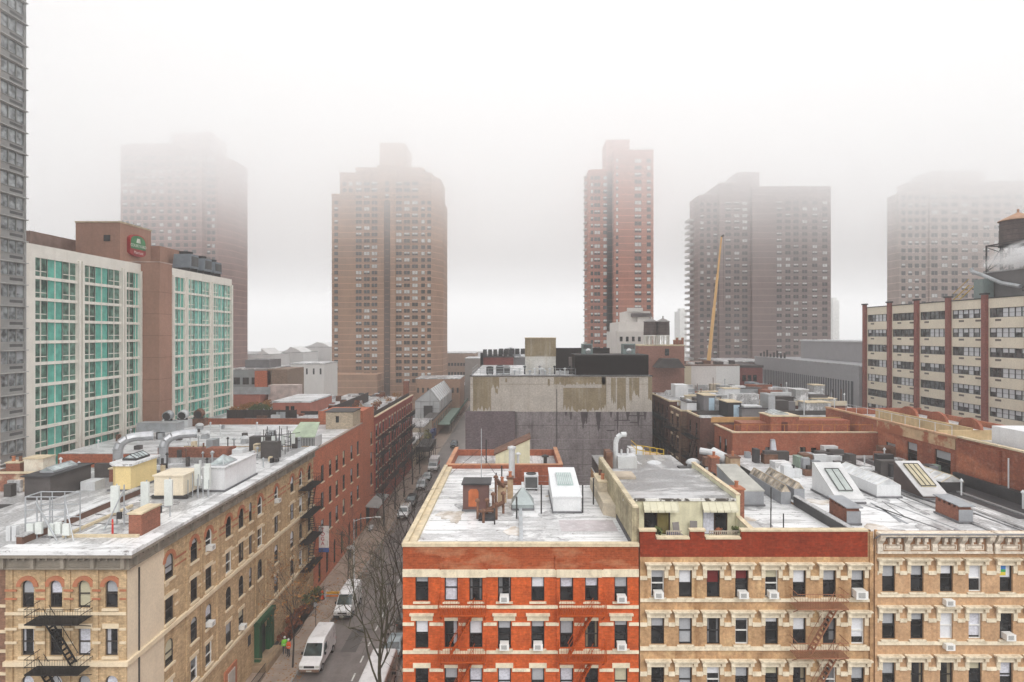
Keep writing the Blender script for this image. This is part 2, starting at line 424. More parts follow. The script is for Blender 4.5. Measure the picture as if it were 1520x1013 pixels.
# ---------------------------------------------------------------- orange brick tenement on the corner
YF = 40.0
def xf(x): return X(x, YF)
def zf(y): return Z(y, YF)
def shell(mb, x0, x1, y0, y1, z0, z1, m=0, front=False, left=True, right=True, back=True):
    if front: mb.poly([(x0, y0, z0), (x1, y0, z0), (x1, y0, z1), (x0, y0, z1)], m)
    if left: mb.poly([(x0, y0, z0), (x0, y1, z0), (x0, y1, z1), (x0, y0, z1)], m)
    if right: mb.poly([(x1, y0, z0), (x1, y1, z0), (x1, y1, z1), (x1, y0, z1)], m)
    if back: mb.poly([(x0, y1, z0), (x1, y1, z0), (x1, y1, z1), (x0, y1, z1)], m)
rng = random.Random(11)
OT = thing('tenement', 'bright orange brick corner tenement with cream bands and white roof', 'building', (0.3, YF, 0))
ox0, ox1 = xf(598), xf(948); oroof = 18.85; oback = 64.0
T = FRONT(0, YF)
wx = [626.2, 669.7, 706.4, 748.8, 798.4, 841, 878.1, 921.8]
ww = .86
rows = [(zf(893), zf(853)), (zf(963), zf(921.5)), (zf(1033), zf(991.5)), (zf(1104), zf(1062))]
ops = [(xf(x) - ww / 2, xf(x) + ww / 2, a, b) for x in wx for a, b in rows]
mb = MB(); zb = zf(845)
facade(mb, T, ox0, ox1, 0, zb, ops)
facade(mb, T, ox0, ox1, zb, zf(811), [], 1)
shell(mb, ox0, ox1, YF, 57, 0, oroof - .05, 0, back=False); shell(mb, ox0, -.5, 57, oback, 0, oroof - .05, 0); mb.poly([(-.49, 57, 0), (ox1, 57, 0), (ox1, 57, oroof), (-.49, 57, oroof)], 0)
for x0, x1 in ((xf(655), xf(722)), (xf(826), xf(893))):      # shallow projecting bays of brick between and around the windows
    ps = sorted(o[:2] for o in ops if x0 < (o[0] + o[1]) / 2 < x1 and abs(o[2] - rows[0][0]) < .01)
    cuts = [x0] + [v for p in ps for v in (p[0] - .02, p[1] + .02)] + [x1]
    for a, b in zip(cuts[::2], cuts[1::2]): T.box(mb, a, b, .002, .07, 0, zf(857))
    T.box(mb, x0 - .1, x1 + .1, .002, .12, zf(845), zf(838), 1); T.box(mb, x0 - .1, x0 + .12, .002, .1, zf(838), zf(826), 1)
mb.build('wall', [ORB, ORB2], OT)
mb = MB(); mb.box(ox0 + .02, -.5, YF + .02, oback - .02, oroof - .3, oroof); mb.box(-.49, ox1 - .02, YF + .02, 57, oroof - .3, oroof)
mb.build('roof', WHITER, OT)
mb = MB()                                                    # coping round the roof
T.box(mb, ox0 - .06, ox1 + .03, -.32, .08, zf(811.5), zf(806.5))
mb.box(ox0 - .06, ox0 + .75, YF + .33, oback, oroof + .002, oroof + .22)
mb.box(ox0 - .06, ox0 + .28, YF + .33, oback, oroof + .224, oroof + .42)
mb.build('coping', COPE, OT)
mb = MB()
T.box(mb, ox0, ox1, .0, .10, zf(856), zf(845))
for x0, x1 in ((xf(655), xf(722)), (xf(826), xf(893))): T.box(mb, x0, x1, .102, .17, zf(856.3), zf(844.6))
mb.build('frieze_band', CREAM, OT)
def band(par, m, z0, z1, d, u0, u1, gaps, T=T):
    c = [u0]
    for a, b in sorted(gaps): c += [a, b]
    c.append(u1)
    for a, b in zip(c[::2], c[1::2]):
        if b - a > .03: mb = MB(); T.box(mb, a, b, .004, d, z0, z1); mb.build('string_course', m, par)
for y0, y1, gap in ((903, 898.5, 0), (928.5, 924, 1), (970, 965.5, 0), (996.5, 992.3, 1), (1040, 1036, 0)):
    gaps = []
    if gap:
        w2 = .49
        gaps = [(xf(x) - w2 - .02, xf(x) + w2 + .02) for x in wx]
    band(OT, CREAM, zf(y0), zf(y1), .09, ox0, ox1, gaps)
blinds_o = [[(BL1, .3), (BL5, 1), None, None, (BL2, .5), (BL5, .5), (BL5, .45), (BL1, .5)],
            [(BL2, .45), (BL2, .0), (BL2, .5), (BL1, .3), (BL1, .25), (BL1, .5), None, (BL1, .2)],
            [None, (BL1, .4), (BL5, .7), (BL5, .75), (BL1, .55), (BL5, .6), None, (BL3, .7)], [None] * 8]
for r, (a, b) in enumerate(rows):
    for i, x in enumerate(wx):
        bl = blinds_o[r][i]
        hood = None if r == 0 else (('slab' if r == 1 else 'flat') if i in (0, 3, 4, 7) else ('long' if r in (1, 2) else None))
        window(OT, T, xf(x), a, ww, b - a, BLK, GL, blind=bl[0] if bl and bl[1] else None, bfrac=bl[1] if bl else .5, hood=hood, hoodm=CREAM, sill=.1, sillm=CREAM)
for x0, x1, us, ub in ((xf(653), xf(722), xf(705), xf(668)), (xf(828), xf(897), xf(880), xf(842))):
    fire_escape(OT, T, x0, x1, [14.98, 11.98], 1.1, RUSTP, [(14.98, us, ub, 12.0), (11.98, us, ub, 8.9)])
mb = MB()                                                     # roof seams and the low kerb between the two old lots
xm = X(772, 52); mb.box(xm - .13, xm + .13, YF + .4, 50.5, oroof + .003, oroof + .22)
mb.build('roof_kerb', GALV, OT)
mb = MB(); 
for i in range(9):
    y = 41.5 + i * 2.3; mb.box(ox0 + .9, xm - .3, y, y + .05, oroof + .002, oroof + .014); mb.box(xm + .3, ox1 - .6, y + .8, y + .85, oroof + .002, oroof + .014)
mb.build('roof_seam', GREYR, OT)

# ---------------------------------------------------------------- tan tenement with the roof flat
MT = thing('tenement', 'tan stucco tenement with red brick parapet and cream penthouse on its roof', 'building', (15.8, YF, 0))
mx0, mx1 = xf(950), xf(1296.5); mroof = 18.55; mback = 66.0
wx = [976.2, 1017.4, 1058.8, 1101, 1145.4, 1186.6, 1231.2, 1273.3]
rows = [(zf(887), zf(846)), (zf(957), zf(916.7)), (zf(1030), zf(989.5)), (zf(1101), zf(1061))]
ww = .86
ops = [(xf(x) - ww / 2, xf(x) + ww / 2, a, b) for x in wx for a, b in rows]
mb = MB(); zb = zf(827); zt = zf(789)
facade(mb, T, mx0, mx1, 0, zb, ops)
facade(mb, T, mx0, xf(973), zb, zt, [], 1); facade(mb, T, xf(973), xf(1025), zb, zf(800.5), [], 1); facade(mb, T, xf(1025), xf(1046), zb, zt, [], 1)
facade(mb, T, xf(1046), xf(1101), zb, zf(800.5), [], 1); facade(mb, T, xf(1101), xf(1288), zb, zt, [], 1); facade(mb, T, xf(1288), mx1, zb, zt, [], 0)
for a, b, z in ((mx0, xf(973), zt), (xf(973), xf(1025), zf(800.5)), (xf(1025), xf(1046), zt), (xf(1046), xf(1101), zf(800.5)), (xf(1101), mx1, zt)):
    mb.poly([T(a, -.3, mroof - .3), T(b, -.3, mroof - .3), T(b, -.3, z), T(a, -.3, z)], 1)
for x in (973, 1025, 1046, 1101): mb.poly([T(xf(x), 0, zf(800.5)), T(xf(x), -.3, zf(800.5)), T(xf(x), -.3, zt), T(xf(x), 0, zt)], 1)
shell(mb, mx0, mx1, YF, mback, 0, mroof, 0)
mb.box(mx1 - .33, mx1, YF + .3, YF + .5, mroof, zt, 0)
T.box(mb, xf(1290), xf(1295), .002, .12, 0, zf(790), 0)
mb.build('wall', [TANW, REDP], MT)
mb = MB()
for a, b, z in ((mx0 - .05, xf(973) + .06, zt), (xf(973) + .065, xf(1025) - .065, zf(800.5)), (xf(1025) - .06, xf(1046) + .06, zt), (xf(1046) + .065, xf(1101) - .065, zf(800.5)), (xf(1101) - .06, xf(1288), zt)):
    T.box(mb, a, b, -.36, .08, z + .002, z + .13)
mb.build('coping', COPE, MT)
mb = MB(); mb.box(mx0 + .02, mx1 - .02, YF + .31, mback - .02, mroof - .25, mroof)
mb.build('roof', WHITER, MT)
for y0, y1, gap in ((860.5, 855, 1), (893, 888.5, 0), (929.5, 924, 1), (965, 959.5, 0), (1003, 997, 1)):
    band(MT, CREAM2, zf(y0), zf(y1), .1, mx0, mx1 - .3, [(xf(x) - ww / 2 - .28, xf(x) + ww / 2 + .28) for x in wx] if gap else [])
blinds_m = [[(BL1, .3), (BL2, .5), (BL4, .5), (BL4, .35), (BL3, .3), (BL2, .5), (BL1, .4), (BL1, .4)],
            [(BL1, .35), (BL1, .95), None, (BL1, .15), (BL2, .2), (BL2, .5), None, (BL2, .75)],
            [None, (BL1, .9), (BL2, .3), (BL1, .4), (BL3, .3), None, None, (BL1, .5)], [None] * 8]
for r, (a, b) in enumerate(rows):
    for i, x in enumerate(wx):
        bl = blinds_m[r][i]
        window(MT, T, xf(x), a, ww, b - a, BLK if (i + r) % 4 else WHT, GL, blind=bl[0] if bl else None, bfrac=bl[1] if bl else .5, hood='hood', hoodm=CREAM2, sill=.1, sillm=CREAM2)
FEB = mat('brown_iron', (.30, .13, .07), rough=.7, var=.3)
fire_escape(MT, T, xf(1172), xf(1246), [zf(893), zf(963.5)], 1.15, FEB, [(zf(893), xf(1236), xf(1196), zf(963)), (zf(963.5), xf(1236), xf(1196), zf(1035))])
# penthouse flat behind the parapet
PCR = mat('pale_yellow_render', (.72, .68, .48), var=.1, streak=.35, streak_col=(.3, .27, .18), scale=.8)
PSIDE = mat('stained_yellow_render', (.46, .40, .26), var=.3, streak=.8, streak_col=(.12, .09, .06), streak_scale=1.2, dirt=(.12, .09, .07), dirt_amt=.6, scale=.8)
ph = part('penthouse', MT, (12, 44, mroof)); PF = 43.6; px0, px1 = X(925, PF), X(1092, PF); pz = Z(741, PF)
TP = FRONT(0, PF); pback = 53.5
d0, d1 = X(956, PF), X(995, PF); e0, e1 = X(1043, PF), X(1080, PF); dz = Z(757, PF)
mb = MB(); facade(mb, TP, px0, px1, mroof, pz, [(d0, d1, mroof + .05, dz), (e0, e1, mroof + .05, dz)], depth=.25)
shell(mb, px0, px1, PF, pback, mroof, pz)
mb.build('wall', PCR, ph)
mb = MB(); mb.box(px0 + .02, px1 - .02, PF + .02, pback, pz - .2, pz); mb.build('roof_deck', roofmat('penthouse_roof', .56, .13, .72, .6, ang=1, rough=.28), ph)
mb = MB(); mb.box(px0 - .02, px1 + .02, PF - .1, PF - .002, pz - .13, pz + .05); mb.build('fascia', mat('peeling_white_paint', (.75, .74, .7), patch=(.08, .07, .06), patch_lo=.5, patch_hi=.55, patch_scale=1.4, var=.1), ph)
mb = MB(); mb.box(px0 + .5, px0 + 2.1, 49.5, 51.5, pz + .002, pz + .22); mb.build('roof_hatch', mat('tan_hatch_cover', (.5, .42, .33), var=.2), ph)
for (a, b), dark in (((d0, d1), 0), ((e0, e1), 1)):
    mb = MB(); f = .06; y0, y1 = .08, .2
    for u0, u1 in ((a, a + f), ((a + b) / 2 - f / 2, (a + b) / 2 + f / 2), (b - f, b)): TP.box(mb, u0, u1, -y1, -y0, mroof + .05, dz)
    TP.box(mb, a, b, -y1 - .01, -y0 - .01, dz - f, dz)
    o = mb.build('glass_door', BROWNF, ph)
    mb = MB(); mb.poly([TP(a, -.17, mroof), TP(b, -.17, mroof), TP(b, -.17, dz), TP(a, -.17, dz)]); mb.build('pane', GL, o)
    c0, c1 = ((a + b) / 2 + .05, b - .08) if not dark else (a + .07, (a + b) / 2 - .05)
    mb = MB(); mb.poly([TP(c0, -.155, mroof + .1), TP(c1, -.155, mroof + .1), TP(c1, -.155, dz - .1), TP(c0, -.155, dz - .1)]); mb.build('curtain', BL5 if dark else mat('dim_ochre_curtain', (.20, .16, .05), var=.3), o)
AWN = mat('cream_awning', (.60, .57, .43), var=.08, rough=.5)
for a, b in ((d0 - .1, d1 + .5), (e0 - .1, e1 + .6)):
    mb = MB(); n = 5; z1 = dz + .62; z0 = dz + .05
    for i in range(n):
        u0 = a + (b - a) * i / n + .02; u1 = a + (b - a) * (i + 1) / n - .02
        p = [TP(u0, .01, z1), TP(u1, .01, z1), TP(u1, .5, z0), TP(u0, .5, z0)]
        mb.hexa(p + [(q[0], q[1], q[2] + .03) for q in p]); p = [TP(u0, .5, z0), TP(u1, .5, z0), TP(u1, .52, z0 - .1), TP(u0, .52, z0 - .1)]
        mb.hexa(p + [(q[0], q[1] + .02, q[2]) for q in p])
        mb.hexa([TP(u1, .02, z1 + .01), TP(u1 + .04, .02, z1 + .01), TP(u1 + .04, .52, z0 + .01), TP(u1, .52, z0 + .01), TP(u1, .02, z1 + .06), TP(u1 + .04, .02, z1 + .06), TP(u1 + .04, .52, z0 + .06), TP(u1, .52, z0 + .06)])
    mb.build('awning', AWN, ph)
# party walls of the penthouse: stained side toward the corner, coped ledge on the other side
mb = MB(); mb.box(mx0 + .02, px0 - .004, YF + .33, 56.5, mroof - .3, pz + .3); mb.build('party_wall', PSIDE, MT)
mb = MB(); mb.box(mx0 - .06, px0 + .05, YF + .3, 56.6, pz + .302, pz + .42); mb.build('party_wall_coping', mat('grey_tan_coping', (.55, .47, .33), var=.3, dirt=(.2, .16, .1), dirt_amt=.5), MT)
mb = MB(); mb.box(px1 + .004, px1 + .28, PF - .1, 54.5, mroof, pz + .28); mb.prism([(YF + .35, mroof), (PF - .102, mroof), (PF - .102, mroof + 1.35), (YF + .35, mroof + 1.2)], 'x', px1 + .004, px1 + .28)
mb.build('party_wall', PCR, MT)
mb = MB(); mb.box(px1 - .02, px1 + .32, PF - .12, 54.5, pz + .282, pz + .4); mb.prism([(YF + .4, mroof + 1.21), (PF - .13, mroof + 1.36), (PF - .13, mroof + 1.46), (YF + .4, mroof + 1.31)], 'x', px1 - .03, px1 + .32)
mb.build('party_wall_coping', COPE, MT)

# ---------------------------------------------------------------- peach tenement with the bracketed cornice
NT = thing('tenement', 'peach stucco tenement with ornate white bracketed cornice and grey metal roof edge', 'building', (31, YF, 0))
nx0, nx1 = xf(1297), 42.95; nroof = 18.7
wx = [1319.2, 1361.3, 1405, 1447.5, 1493.7, 1537]
rows = [(zf(879), zf(839)), (zf(949), zf(909.6)), (zf(1022), zf(982.5)), (zf(1092), zf(1053))]
ops = [(xf(x) - ww / 2, xf(x) + ww / 2, a, b) for x in wx for a, b in rows]
mb = MB(); facade(mb, T, nx0, nx1, 0, zf(788), ops); shell(mb, nx0, nx1, YF, 71.9, 0, nroof)
T.box(mb, xf(1297.5), xf(1301), .002, .1, 0, zf(786))
mb.build('wall', TANW2, NT)
mb = MB(); mb.box(nx0 + .02, nx1 - .02, YF + .02, 71.8, nroof - .2, nroof); mb.build('roof', WHITER, NT)
for y0, y1, gap in ((853, 847.5, 1), (886, 881.5, 0), (923.5, 918, 1), (957, 952, 0), (995, 990, 1)):
    band(NT, CREAM2, zf(y0), zf(y1), .09, nx0 + .2, nx1, [(xf(x) - ww / 2 - .28, xf(x) + ww / 2 + .28) for x in wx] if gap else [])
blinds_n = [[(BL1, .45), (BL1, .4), (BL2, .35), (BL2, .5), (BL2, .5), None], [(BL1, .45), (BL1, .3), (BL2, .99), (BL5, .9), None, None], [(BL1, .5), None, None, (BL3, .3), (BL5, .6), None], [None] * 6]
for r, (a, b) in enumerate(rows):
    for i, x in enumerate(wx):
        bl = blinds_n[r][i]
        window(NT, T, xf(x), a, ww, b - a, WHT if (r, i) in ((1, 2), (1, 3), (0, 3)) else BLK, GL, blind=bl[0] if bl else None, bfrac=bl[1] if bl else .5, hood='hood', hoodm=CREAM2, sill=.1, sillm=CREAM2)
mb = MB(); f0 = xf(1493.7)
mb.box(f0 - .36, f0 + .1, YF + .176, YF + .186, zf(856), zf(851), 0); mb.box(f0 - .36, f0 + .1, YF + .176, YF + .186, zf(851), zf(847), 1); mb.box(f0 - .36, f0 + .1, YF + .176, YF + .186, zf(847), zf(841), 2)
mb.build('window_flag', [mat('flag_yellow', (.75, .6, .08)), mat('flag_green', (.05, .35, .12)), mat('flag_blue', (.08, .25, .6))], NT)
CORN = mat('white_painted_cornice', (.74, .66, .55), var=.15, streak=.4, streak_col=(.3, .18, .1), dirt=(.3, .17, .09), dirt_amt=.5)
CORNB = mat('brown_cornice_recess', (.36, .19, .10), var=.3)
co = part('cornice', NT, (31, YF, zf(800)))
for a, b in ((xf(1299), xf(1469)), (xf(1472), nx1)):
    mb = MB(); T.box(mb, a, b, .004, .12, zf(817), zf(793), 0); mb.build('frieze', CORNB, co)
    mb = MB(); T.box(mb, a, b, .004, .3, zf(820), zf(817.2), 0); T.box(mb, a, b, .004, .62, zf(792.8), zf(788.5), 0); mb.build('moulding', CORN, co)
    n = max(2, int(round((b - a) / 1.88)))
    for i in range(n + 1):
        u = a + .2 + (b - a - .4) * i / n
        mb = MB(); prof = [(.125, zf(817)), (.28, zf(817)), (.3, zf(810)), (.24, zf(806)), (.5, zf(799)), (.58, zf(793.2)), (.125, zf(793.2))]
        k = mb.pts([T(u - .17, d, z) for d, z in prof] + [T(u + .17, d, z) for d, z in prof]); m_ = len(prof)
        for q in range(m_): mb.f.append((k + q, k + (q + 1) % m_, k + m_ + (q + 1) % m_, k + m_ + q)); mb.m.append(0)
        mb.f.append(tuple(k + q for q in range(m_))); mb.m.append(0); mb.f.append(tuple(k + m_ + q for q in reversed(range(m_)))); mb.m.append(0)
        mb.build('bracket', CORN, co)
        if i < n:
            v = u + (b - a - .4) / n; mb = MB()
            T.box(mb, u + .3, v - .3, .122, .17, zf(815.5), zf(814.5)); T.box(mb, u + .3, v - .3, .122, .17, zf(808.5), zf(807.5))
            T.box(mb, u + .3, u + .36, .122, .17, zf(814.5), zf(808.5)); T.box(mb, v - .36, v - .3, .122, .17, zf(814.5), zf(808.5)); T.box(mb, u + .42, v - .42, .122, .15, zf(813.6), zf(809.4))
            for g in (.36, .64):
                w_ = u + (v - u) * g; T.box(mb, w_ - .11, w_ + .11, .122, .4, zf(802), zf(796)); T.box(mb, w_ - .08, w_ + .08, .122, .3, zf(806), zf(802.2))
            mb.build('panel', CORN, co)
mb = MB(); a, b = xf(1297.5), nx1
mb.hexa([T(a, .75, zf(788.2)), T(b, .75, zf(788.2)), T(b, -.9, nroof + .1), T(a, -.9, nroof + .1), T(a, .75, zf(786.8)), T(b, .75, zf(786.8)), T(b, -.9, nroof + .2), T(a, -.9, nroof + .2)])
mb.build('roof_edge', mat('grey_sheet_metal', (.36, .38, .42), rough=.4, metal=.2, var=.15, dirt=(.3, .25, .22), dirt_amt=.4), NT)

# ---------------------------------------------------------------- window air conditioners: each can be lifted out
AC0 = None
def air_con(T, u, z, label, s=1., out=.42, group='window air conditioners'):
    global AC0
    loc = T(u, 0, z)
    if AC0 is None:
        t = thing('air_conditioner', label, 'air conditioner', loc, T.rz, group)
        mb = MB(); mb.box(-.29, .29, -out, .1, .02, .42); mb.box(-.31, .31, -out - .01, -out + .03, .01, .43); mb.build('case', ACW, t, local=True)
        mb = MB(); mb.box(-.2, .16, -out - .02, -out - .011, .09, .36)
        for i in range(6): mb.box(-.2, .16, -out - .028, -out - .021, .1 + i * .045, .115 + i * .045, 1)
        mb.build('grille', [GRIL, ACW], t, local=True); AC0 = t; return t
    t = AC0.copy(); COL.objects.link(t); t.location = loc; t.rotation_euler = (0, 0, T.rz); t['label'] = label; t.scale = (s, s, s)
    for c in list(AC0.children):
        d = c.copy(); COL.objects.link(d); d.parent = t
    return t
# ---------------------------------------------------------------- ground, side street
XL, XR = -25.6, -7.42           # building lines of the side street
KL, KR = -21.2, -11.4           # kerbs
setting(MB().box(-900, 900, -200, 1200, -1.2, -.16).build('ground', mat('city_ground', (.16, .15, .15), var=.25)))
ROADM = mat('wet_asphalt', (.20, .172, .158), rough=.4, var=.35, scale=.35, fine=.2, patch=(.26, .225, .205), patch_lo=.52, patch_hi=.7, patch_scale=.25, patch_stretch=(1, .3, 1))
setting(MB().box(KL, KR, 30, 420, -.15, 0.).build('road', ROADM))
PAVE = mat('wet_brown_pavement', (.36, .28, .225), rough=.5, var=.22, scale=.5, fine=.1, dirt=(.30, .14, .06), dirt_amt=.35)
setting(MB().box(XL - .3, KL - .2, 30, 420, -.15, .14).build('pavement', PAVE))
setting(MB().box(KR + .2, XR + .3, 30, 420, -.15, .14).build('pavement', PAVE))
KERB = mat('kerb_stone', (.36, .33, .30), var=.2)
setting(MB().box(KL - .2, KL, 30, 420, -.15, .145).build('kerb', KERB)); setting(MB().box(KR, KR + .2, 30, 420, -.15, .145).build('kerb', KERB))
LINE = mat('worn_road_paint', (.72, .72, .68), var=.15, patch=(.2, .19, .18), patch_lo=.56, patch_hi=.66, patch_scale=2.)
mb = MB()
for i in range(34):
    y = 48 + i * 3.25; mb.poly([(-15.68, y, .005), (-15.52, y, .005), (-15.52, y + 1.3, .005), (-15.68, y + 1.3, .005)])
o = setting(mb.build('lane_marking', LINE))
for i, (x, y, w_, l_) in enumerate(((-18.2, 63, 1.6, 5), (-17.2, 84, 2.2, 4), (-13.6, 77, 1.4, 7), (-16.6, 99, 1.2, 9), (-18.4, 121, 1.8, 6), (-14.2, 62, 1.1, 3))): setting(MB().box(x, x + w_, y, y + l_, .001, .003 + i * .0003).build('road_patch', mat('dark_road_patch', (.10, .088, .082), rough=.4, var=.3)))
for x, y in ((-17.3, 67.5), (-16.9, 80.2), (-17.1, 94), (-14.4, 69)): setting(MB().lathe(x, y, [(.36, .0045), (.33, .008)], 18).build('manhole_cover', mat('dark_metal')))
mb = MB()
for y in (63.2, 67.9, 73.4, 79): mb.box(KL - 3.9, KL - .25, y, y + .07, .141, .145)
for y in (45, 47.2, 50.6, 53.9): mb.box(KR + .25, XR - .1, y, y + .06, .141, .145)
setting(mb.build('pavement_joint', mat('pale_joint', (.42, .38, .34))))

# ---------------------------------------------------------------- beige corner apartment house with the arched windows
BEI = mat('beige_brick', (.56, .40, .235), brick=.33, mortar=(.48, .36, .22), var=.26, streak=.55, streak_col=(.2, .115, .05), scale=.5, spec=.15, dirt=(.26, .16, .075), dirt_amt=.45)
BEIS = mat('cream_render', (.72, .60, .45), var=.08, streak=.25, streak_col=(.5, .38, .26), scale=.4)
TERR = mat('terracotta', (.44, .165, .085), var=.25, dirt=(.3, .18, .1), dirt_amt=.5)
CRS = mat('limestone', (.74, .61, .43), var=.12, streak=.3, streak_col=(.4, .28, .16))
CGR = mat('grey_brown_cornice', (.27, .235, .19), var=.22, streak=.3, rough=.6)
BT = thing('apartment_house', 'beige brick corner apartment house with arched windows and grey cornice', 'building', (-29.5, YF, 0))
bx0, bx1, by1 = -33.55, XL, 76.8; bz = 17.65; broof = 18.9
TF, TE = FRONT(0, YF), EAST(XL, 0)
brow = [(14.97, 16.8, 1), (11.8, 13.62, 0), (8.6, 10.5, 1), (5.45, 7.3, 0)]
fcol = [X(x, YF) for x in (41, 82.8, 124.7, 165.3)]
ecol = [(44.85, 1.05), (48.3, 1.0), (50.6, 1.0), (54.1, 1.0), (56.6, 1.0), (58.6, .62), (60.75, 1.05), (64.9, .95), (69.5, 1.0), (72.3, .95), (75.3, .95)]
fops = [(u - .42, u + .42, a, b, ar) for u in fcol for a, b, ar in brow]
eops = [(u - w_ / 2, u + w_ / 2, a, b, ar) for u, w_ in ecol for a, b, ar in brow if not (58 < u < 62 and a < 6)]
eops += [(60.0, 62.4, .55, 4.0, 1)]
mb = MB(); facade(mb, TF, bx0, bx1, 0, bz, fops); 
facade(mb, TE, YF, 44.2, 0, bz, [o for o in eops if o[1] < 44.2], 1); facade(mb, TE, 44.2, by1, 0, bz, eops, depth=.14)
mb.poly([(bx0, YF, 0), (bx0, 50, 0), (bx0, 50, bz), (bx0, YF, bz)]); mb.poly([(-42, by1, 0), (XL, by1, 0), (XL, by1, broof), (-42, by1, broof)])
for u0, u1 in ((bx0, bx0 + .45), (fcol[1] - 1.0, fcol[1] - .65), (fcol[1] + .65, fcol[1] + 1.), (fcol[2] + .65, fcol[2] + 1.), (bx1 - .5, bx1)):
    TF.box(mb, u0, u1, .004, .1, 0, bz)
for u0, u1 in ((47.1, 47.4), (49.3, 49.6), (51.9, 52.2), (59.6, 59.9), (62.1, 62.4), (67.6, 67.9), (73.6, 73.9)): TE.box(mb, u0, u1, .004, .1, 5, bz)
mb.build('wall', [BEI, BEIS], BT)
DKB = mat('dark_beige_sash', (.05, .04, .035), rough=.5)
rng = random.Random(4)
fb = [[(BL1, .5), (BL5, .5), (BL3, .95), (BL1, .45)], [None, None, (BL5, .95), None], [(BL5, .4), (BL2, .6), (BL1, .5), (BL5, .5)], [None] * 4]
for r, (a, b, ar) in enumerate(brow):
    for i, u in enumerate(fcol):
        bl = fb[r][i]
        window(BT, TF, u, a, .84, b - a, DKB, GL, arch=ar, blind=bl[0] if bl else None, bfrac=bl[1] if bl else .5, hood='arch' if r == 0 else ('flat' if not ar else None), hoodm=TERR if ar else CRS, sill=.16, sillm=CRS)
    for u, w_ in ecol:
        if 58 < u < 62 and a < 6: continue
        bl, fr_ = blind_pick(rng, .35)
        window(BT, TE, u, a, w_, b - a, DKB if rng.random() < .75 else WHT, GL, arch=ar, blind=bl, bfrac=fr_, hood='arch' if r == 0 and w_ > .7 else ('flat' if not ar else None), hoodm=TERR if ar else CRS, sill=.16, sillm=CRS, depth=.08)
for zc, h, m_, d in ((16.1, .14, TERR, .05), (15.55, .12, TERR, .045), (14.55, .2, CRS, .05), (13.55, .16, CRS, .05), (12.65, .16, CRS, .05), (11.25, .3, CRS, .22), (4.85, .25, CRS, .2)):
    mb = MB()
    gp = sorted((o[0] - .2, o[1] + .2) for o in fops if o[2] < zc + h and o[3] > zc)
    c = [bx0 - .02] + [v for g_ in dict.fromkeys(gp) for v in g_] + [bx1 + (.001 if d < .2 else d)]
    for a, b in zip(c[::2], c[1::2]): mb = MB(); TF.box(mb, a, b, .102 if d < .2 else .004, d + .1, zc, zc + h); mb.build('string_course', m_, BT)
    gp = sorted((o[0] - .15, o[1] + .15) for o in eops if o[2] < zc + h and o[3] > zc)
    c = [(44.3 if d < .2 else YF) + .001]
    for g_ in dict.fromkeys(gp):
        if g_[0] > c[-1]: c += list(g_)
        else: c[-1] = max(c[-1], g_[1])
    c.append(by1)
    for a, b in zip(c[::2], c[1::2]):
        if m_ is CRS and d < .2:                          # short stone blocks only
            if b - a > .8:
                for a_ in (a, b - .45): mb = MB(); TE.box(mb, a_, a_ + .45, .004, d, zc, zc + h); mb.build('stone_block', m_, BT)
                continue
        mb = MB(); TE.box(mb, a, b, .004, d, zc, zc + h); mb.build('string_course', m_, BT)
co_ = part('cornice', BT, (bx1, YF, bz))
mb = MB(); TF.box(mb, bx0 - .1, bx1 + .101, .005, .3, bz, 18.5); TE.box(mb, YF - .3, by1 - .3, .005, .3, bz, 18.5); mb.build('frieze', CGR, co_)
mb = MB(); TF.box(mb, bx0 - .3, bx1 + .75, .005, .75, 18.504, 18.72); TE.box(mb, YF + .006, by1 - .3, .005, .75, 18.504, 18.72)
TF.box(mb, bx0 - .2, bx1 + .36, .304, .36, bz - .02, bz + .1); TE.box(mb, YF - .3, by1 - .3, .304, .36, bz - .02, bz + .1); mb.build('moulding', CGR, co_)
for T_, us in ((TF, [bx0 + .1 + i * (bx1 - bx0 - .1) / 4 for i in range(5)]), (TE, [YF + .3 + i * 2.36 for i in range(16)])):
    for k, u in enumerate(us):
        mb = MB(); T_.box(mb, u - .12, u + .12, .302, .55, bz + .1, 18.5); mb.build('bracket', CGR, co_)
        if k < len(us) - 1:
            v = us[k + 1]; mb = MB(); T_.box(mb, u + .25, v - .25, .302, .36, bz + .18, bz + .25); T_.box(mb, u + .25, v - .25, .302, .36, bz + .6, bz + .67); mb.build('panel', CGR, co_)
            mb = MB()
            for j in range(3): T_.box(mb, u + (v - u) * (j + 1) / 4 - .06, u + (v - u) * (j + 1) / 4 + .06, .37, .6, 18.3, 18.5)
            mb.build('dentil', CGR, co_)
mb = MB(); mb.box(bx0 - .3, bx1 + .78, YF - .78, YF + .5, 18.724, 19.0); mb.box(bx1 - .3, bx1 + .78, YF + .502, by1 - .3, 18.724, 18.95); mb.build('eaves', WHITER, BT)
mb = MB(); mb.box(-42, bx1 - .302, YF + .502, by1 - .02, broof - .3, broof - .1); mb.build('roof', WHITER2, BT)
IRON = mat('black_iron', (.012, .011, .011), rough=.6)
fire_escape(BT, TF, X(61, 40), X(138, 40), [14.53, 11.33], 1.4, IRON, [(14.53, X(68, 39.5), X(112, 39.5), 11.36), (11.33, X(60, 39.5), X(104, 39.5), 8.2)], slat=.075)
fire_escape(BT, TE, 71.4, 76.4, [14.6, 11.4, 8.2, 5.], 1.35, IRON, [(14.6, 75.8, 74, 11.4), (11.4, 74, 75.8, 8.2), (8.2, 75.8, 74, 5.)], slat=.07)
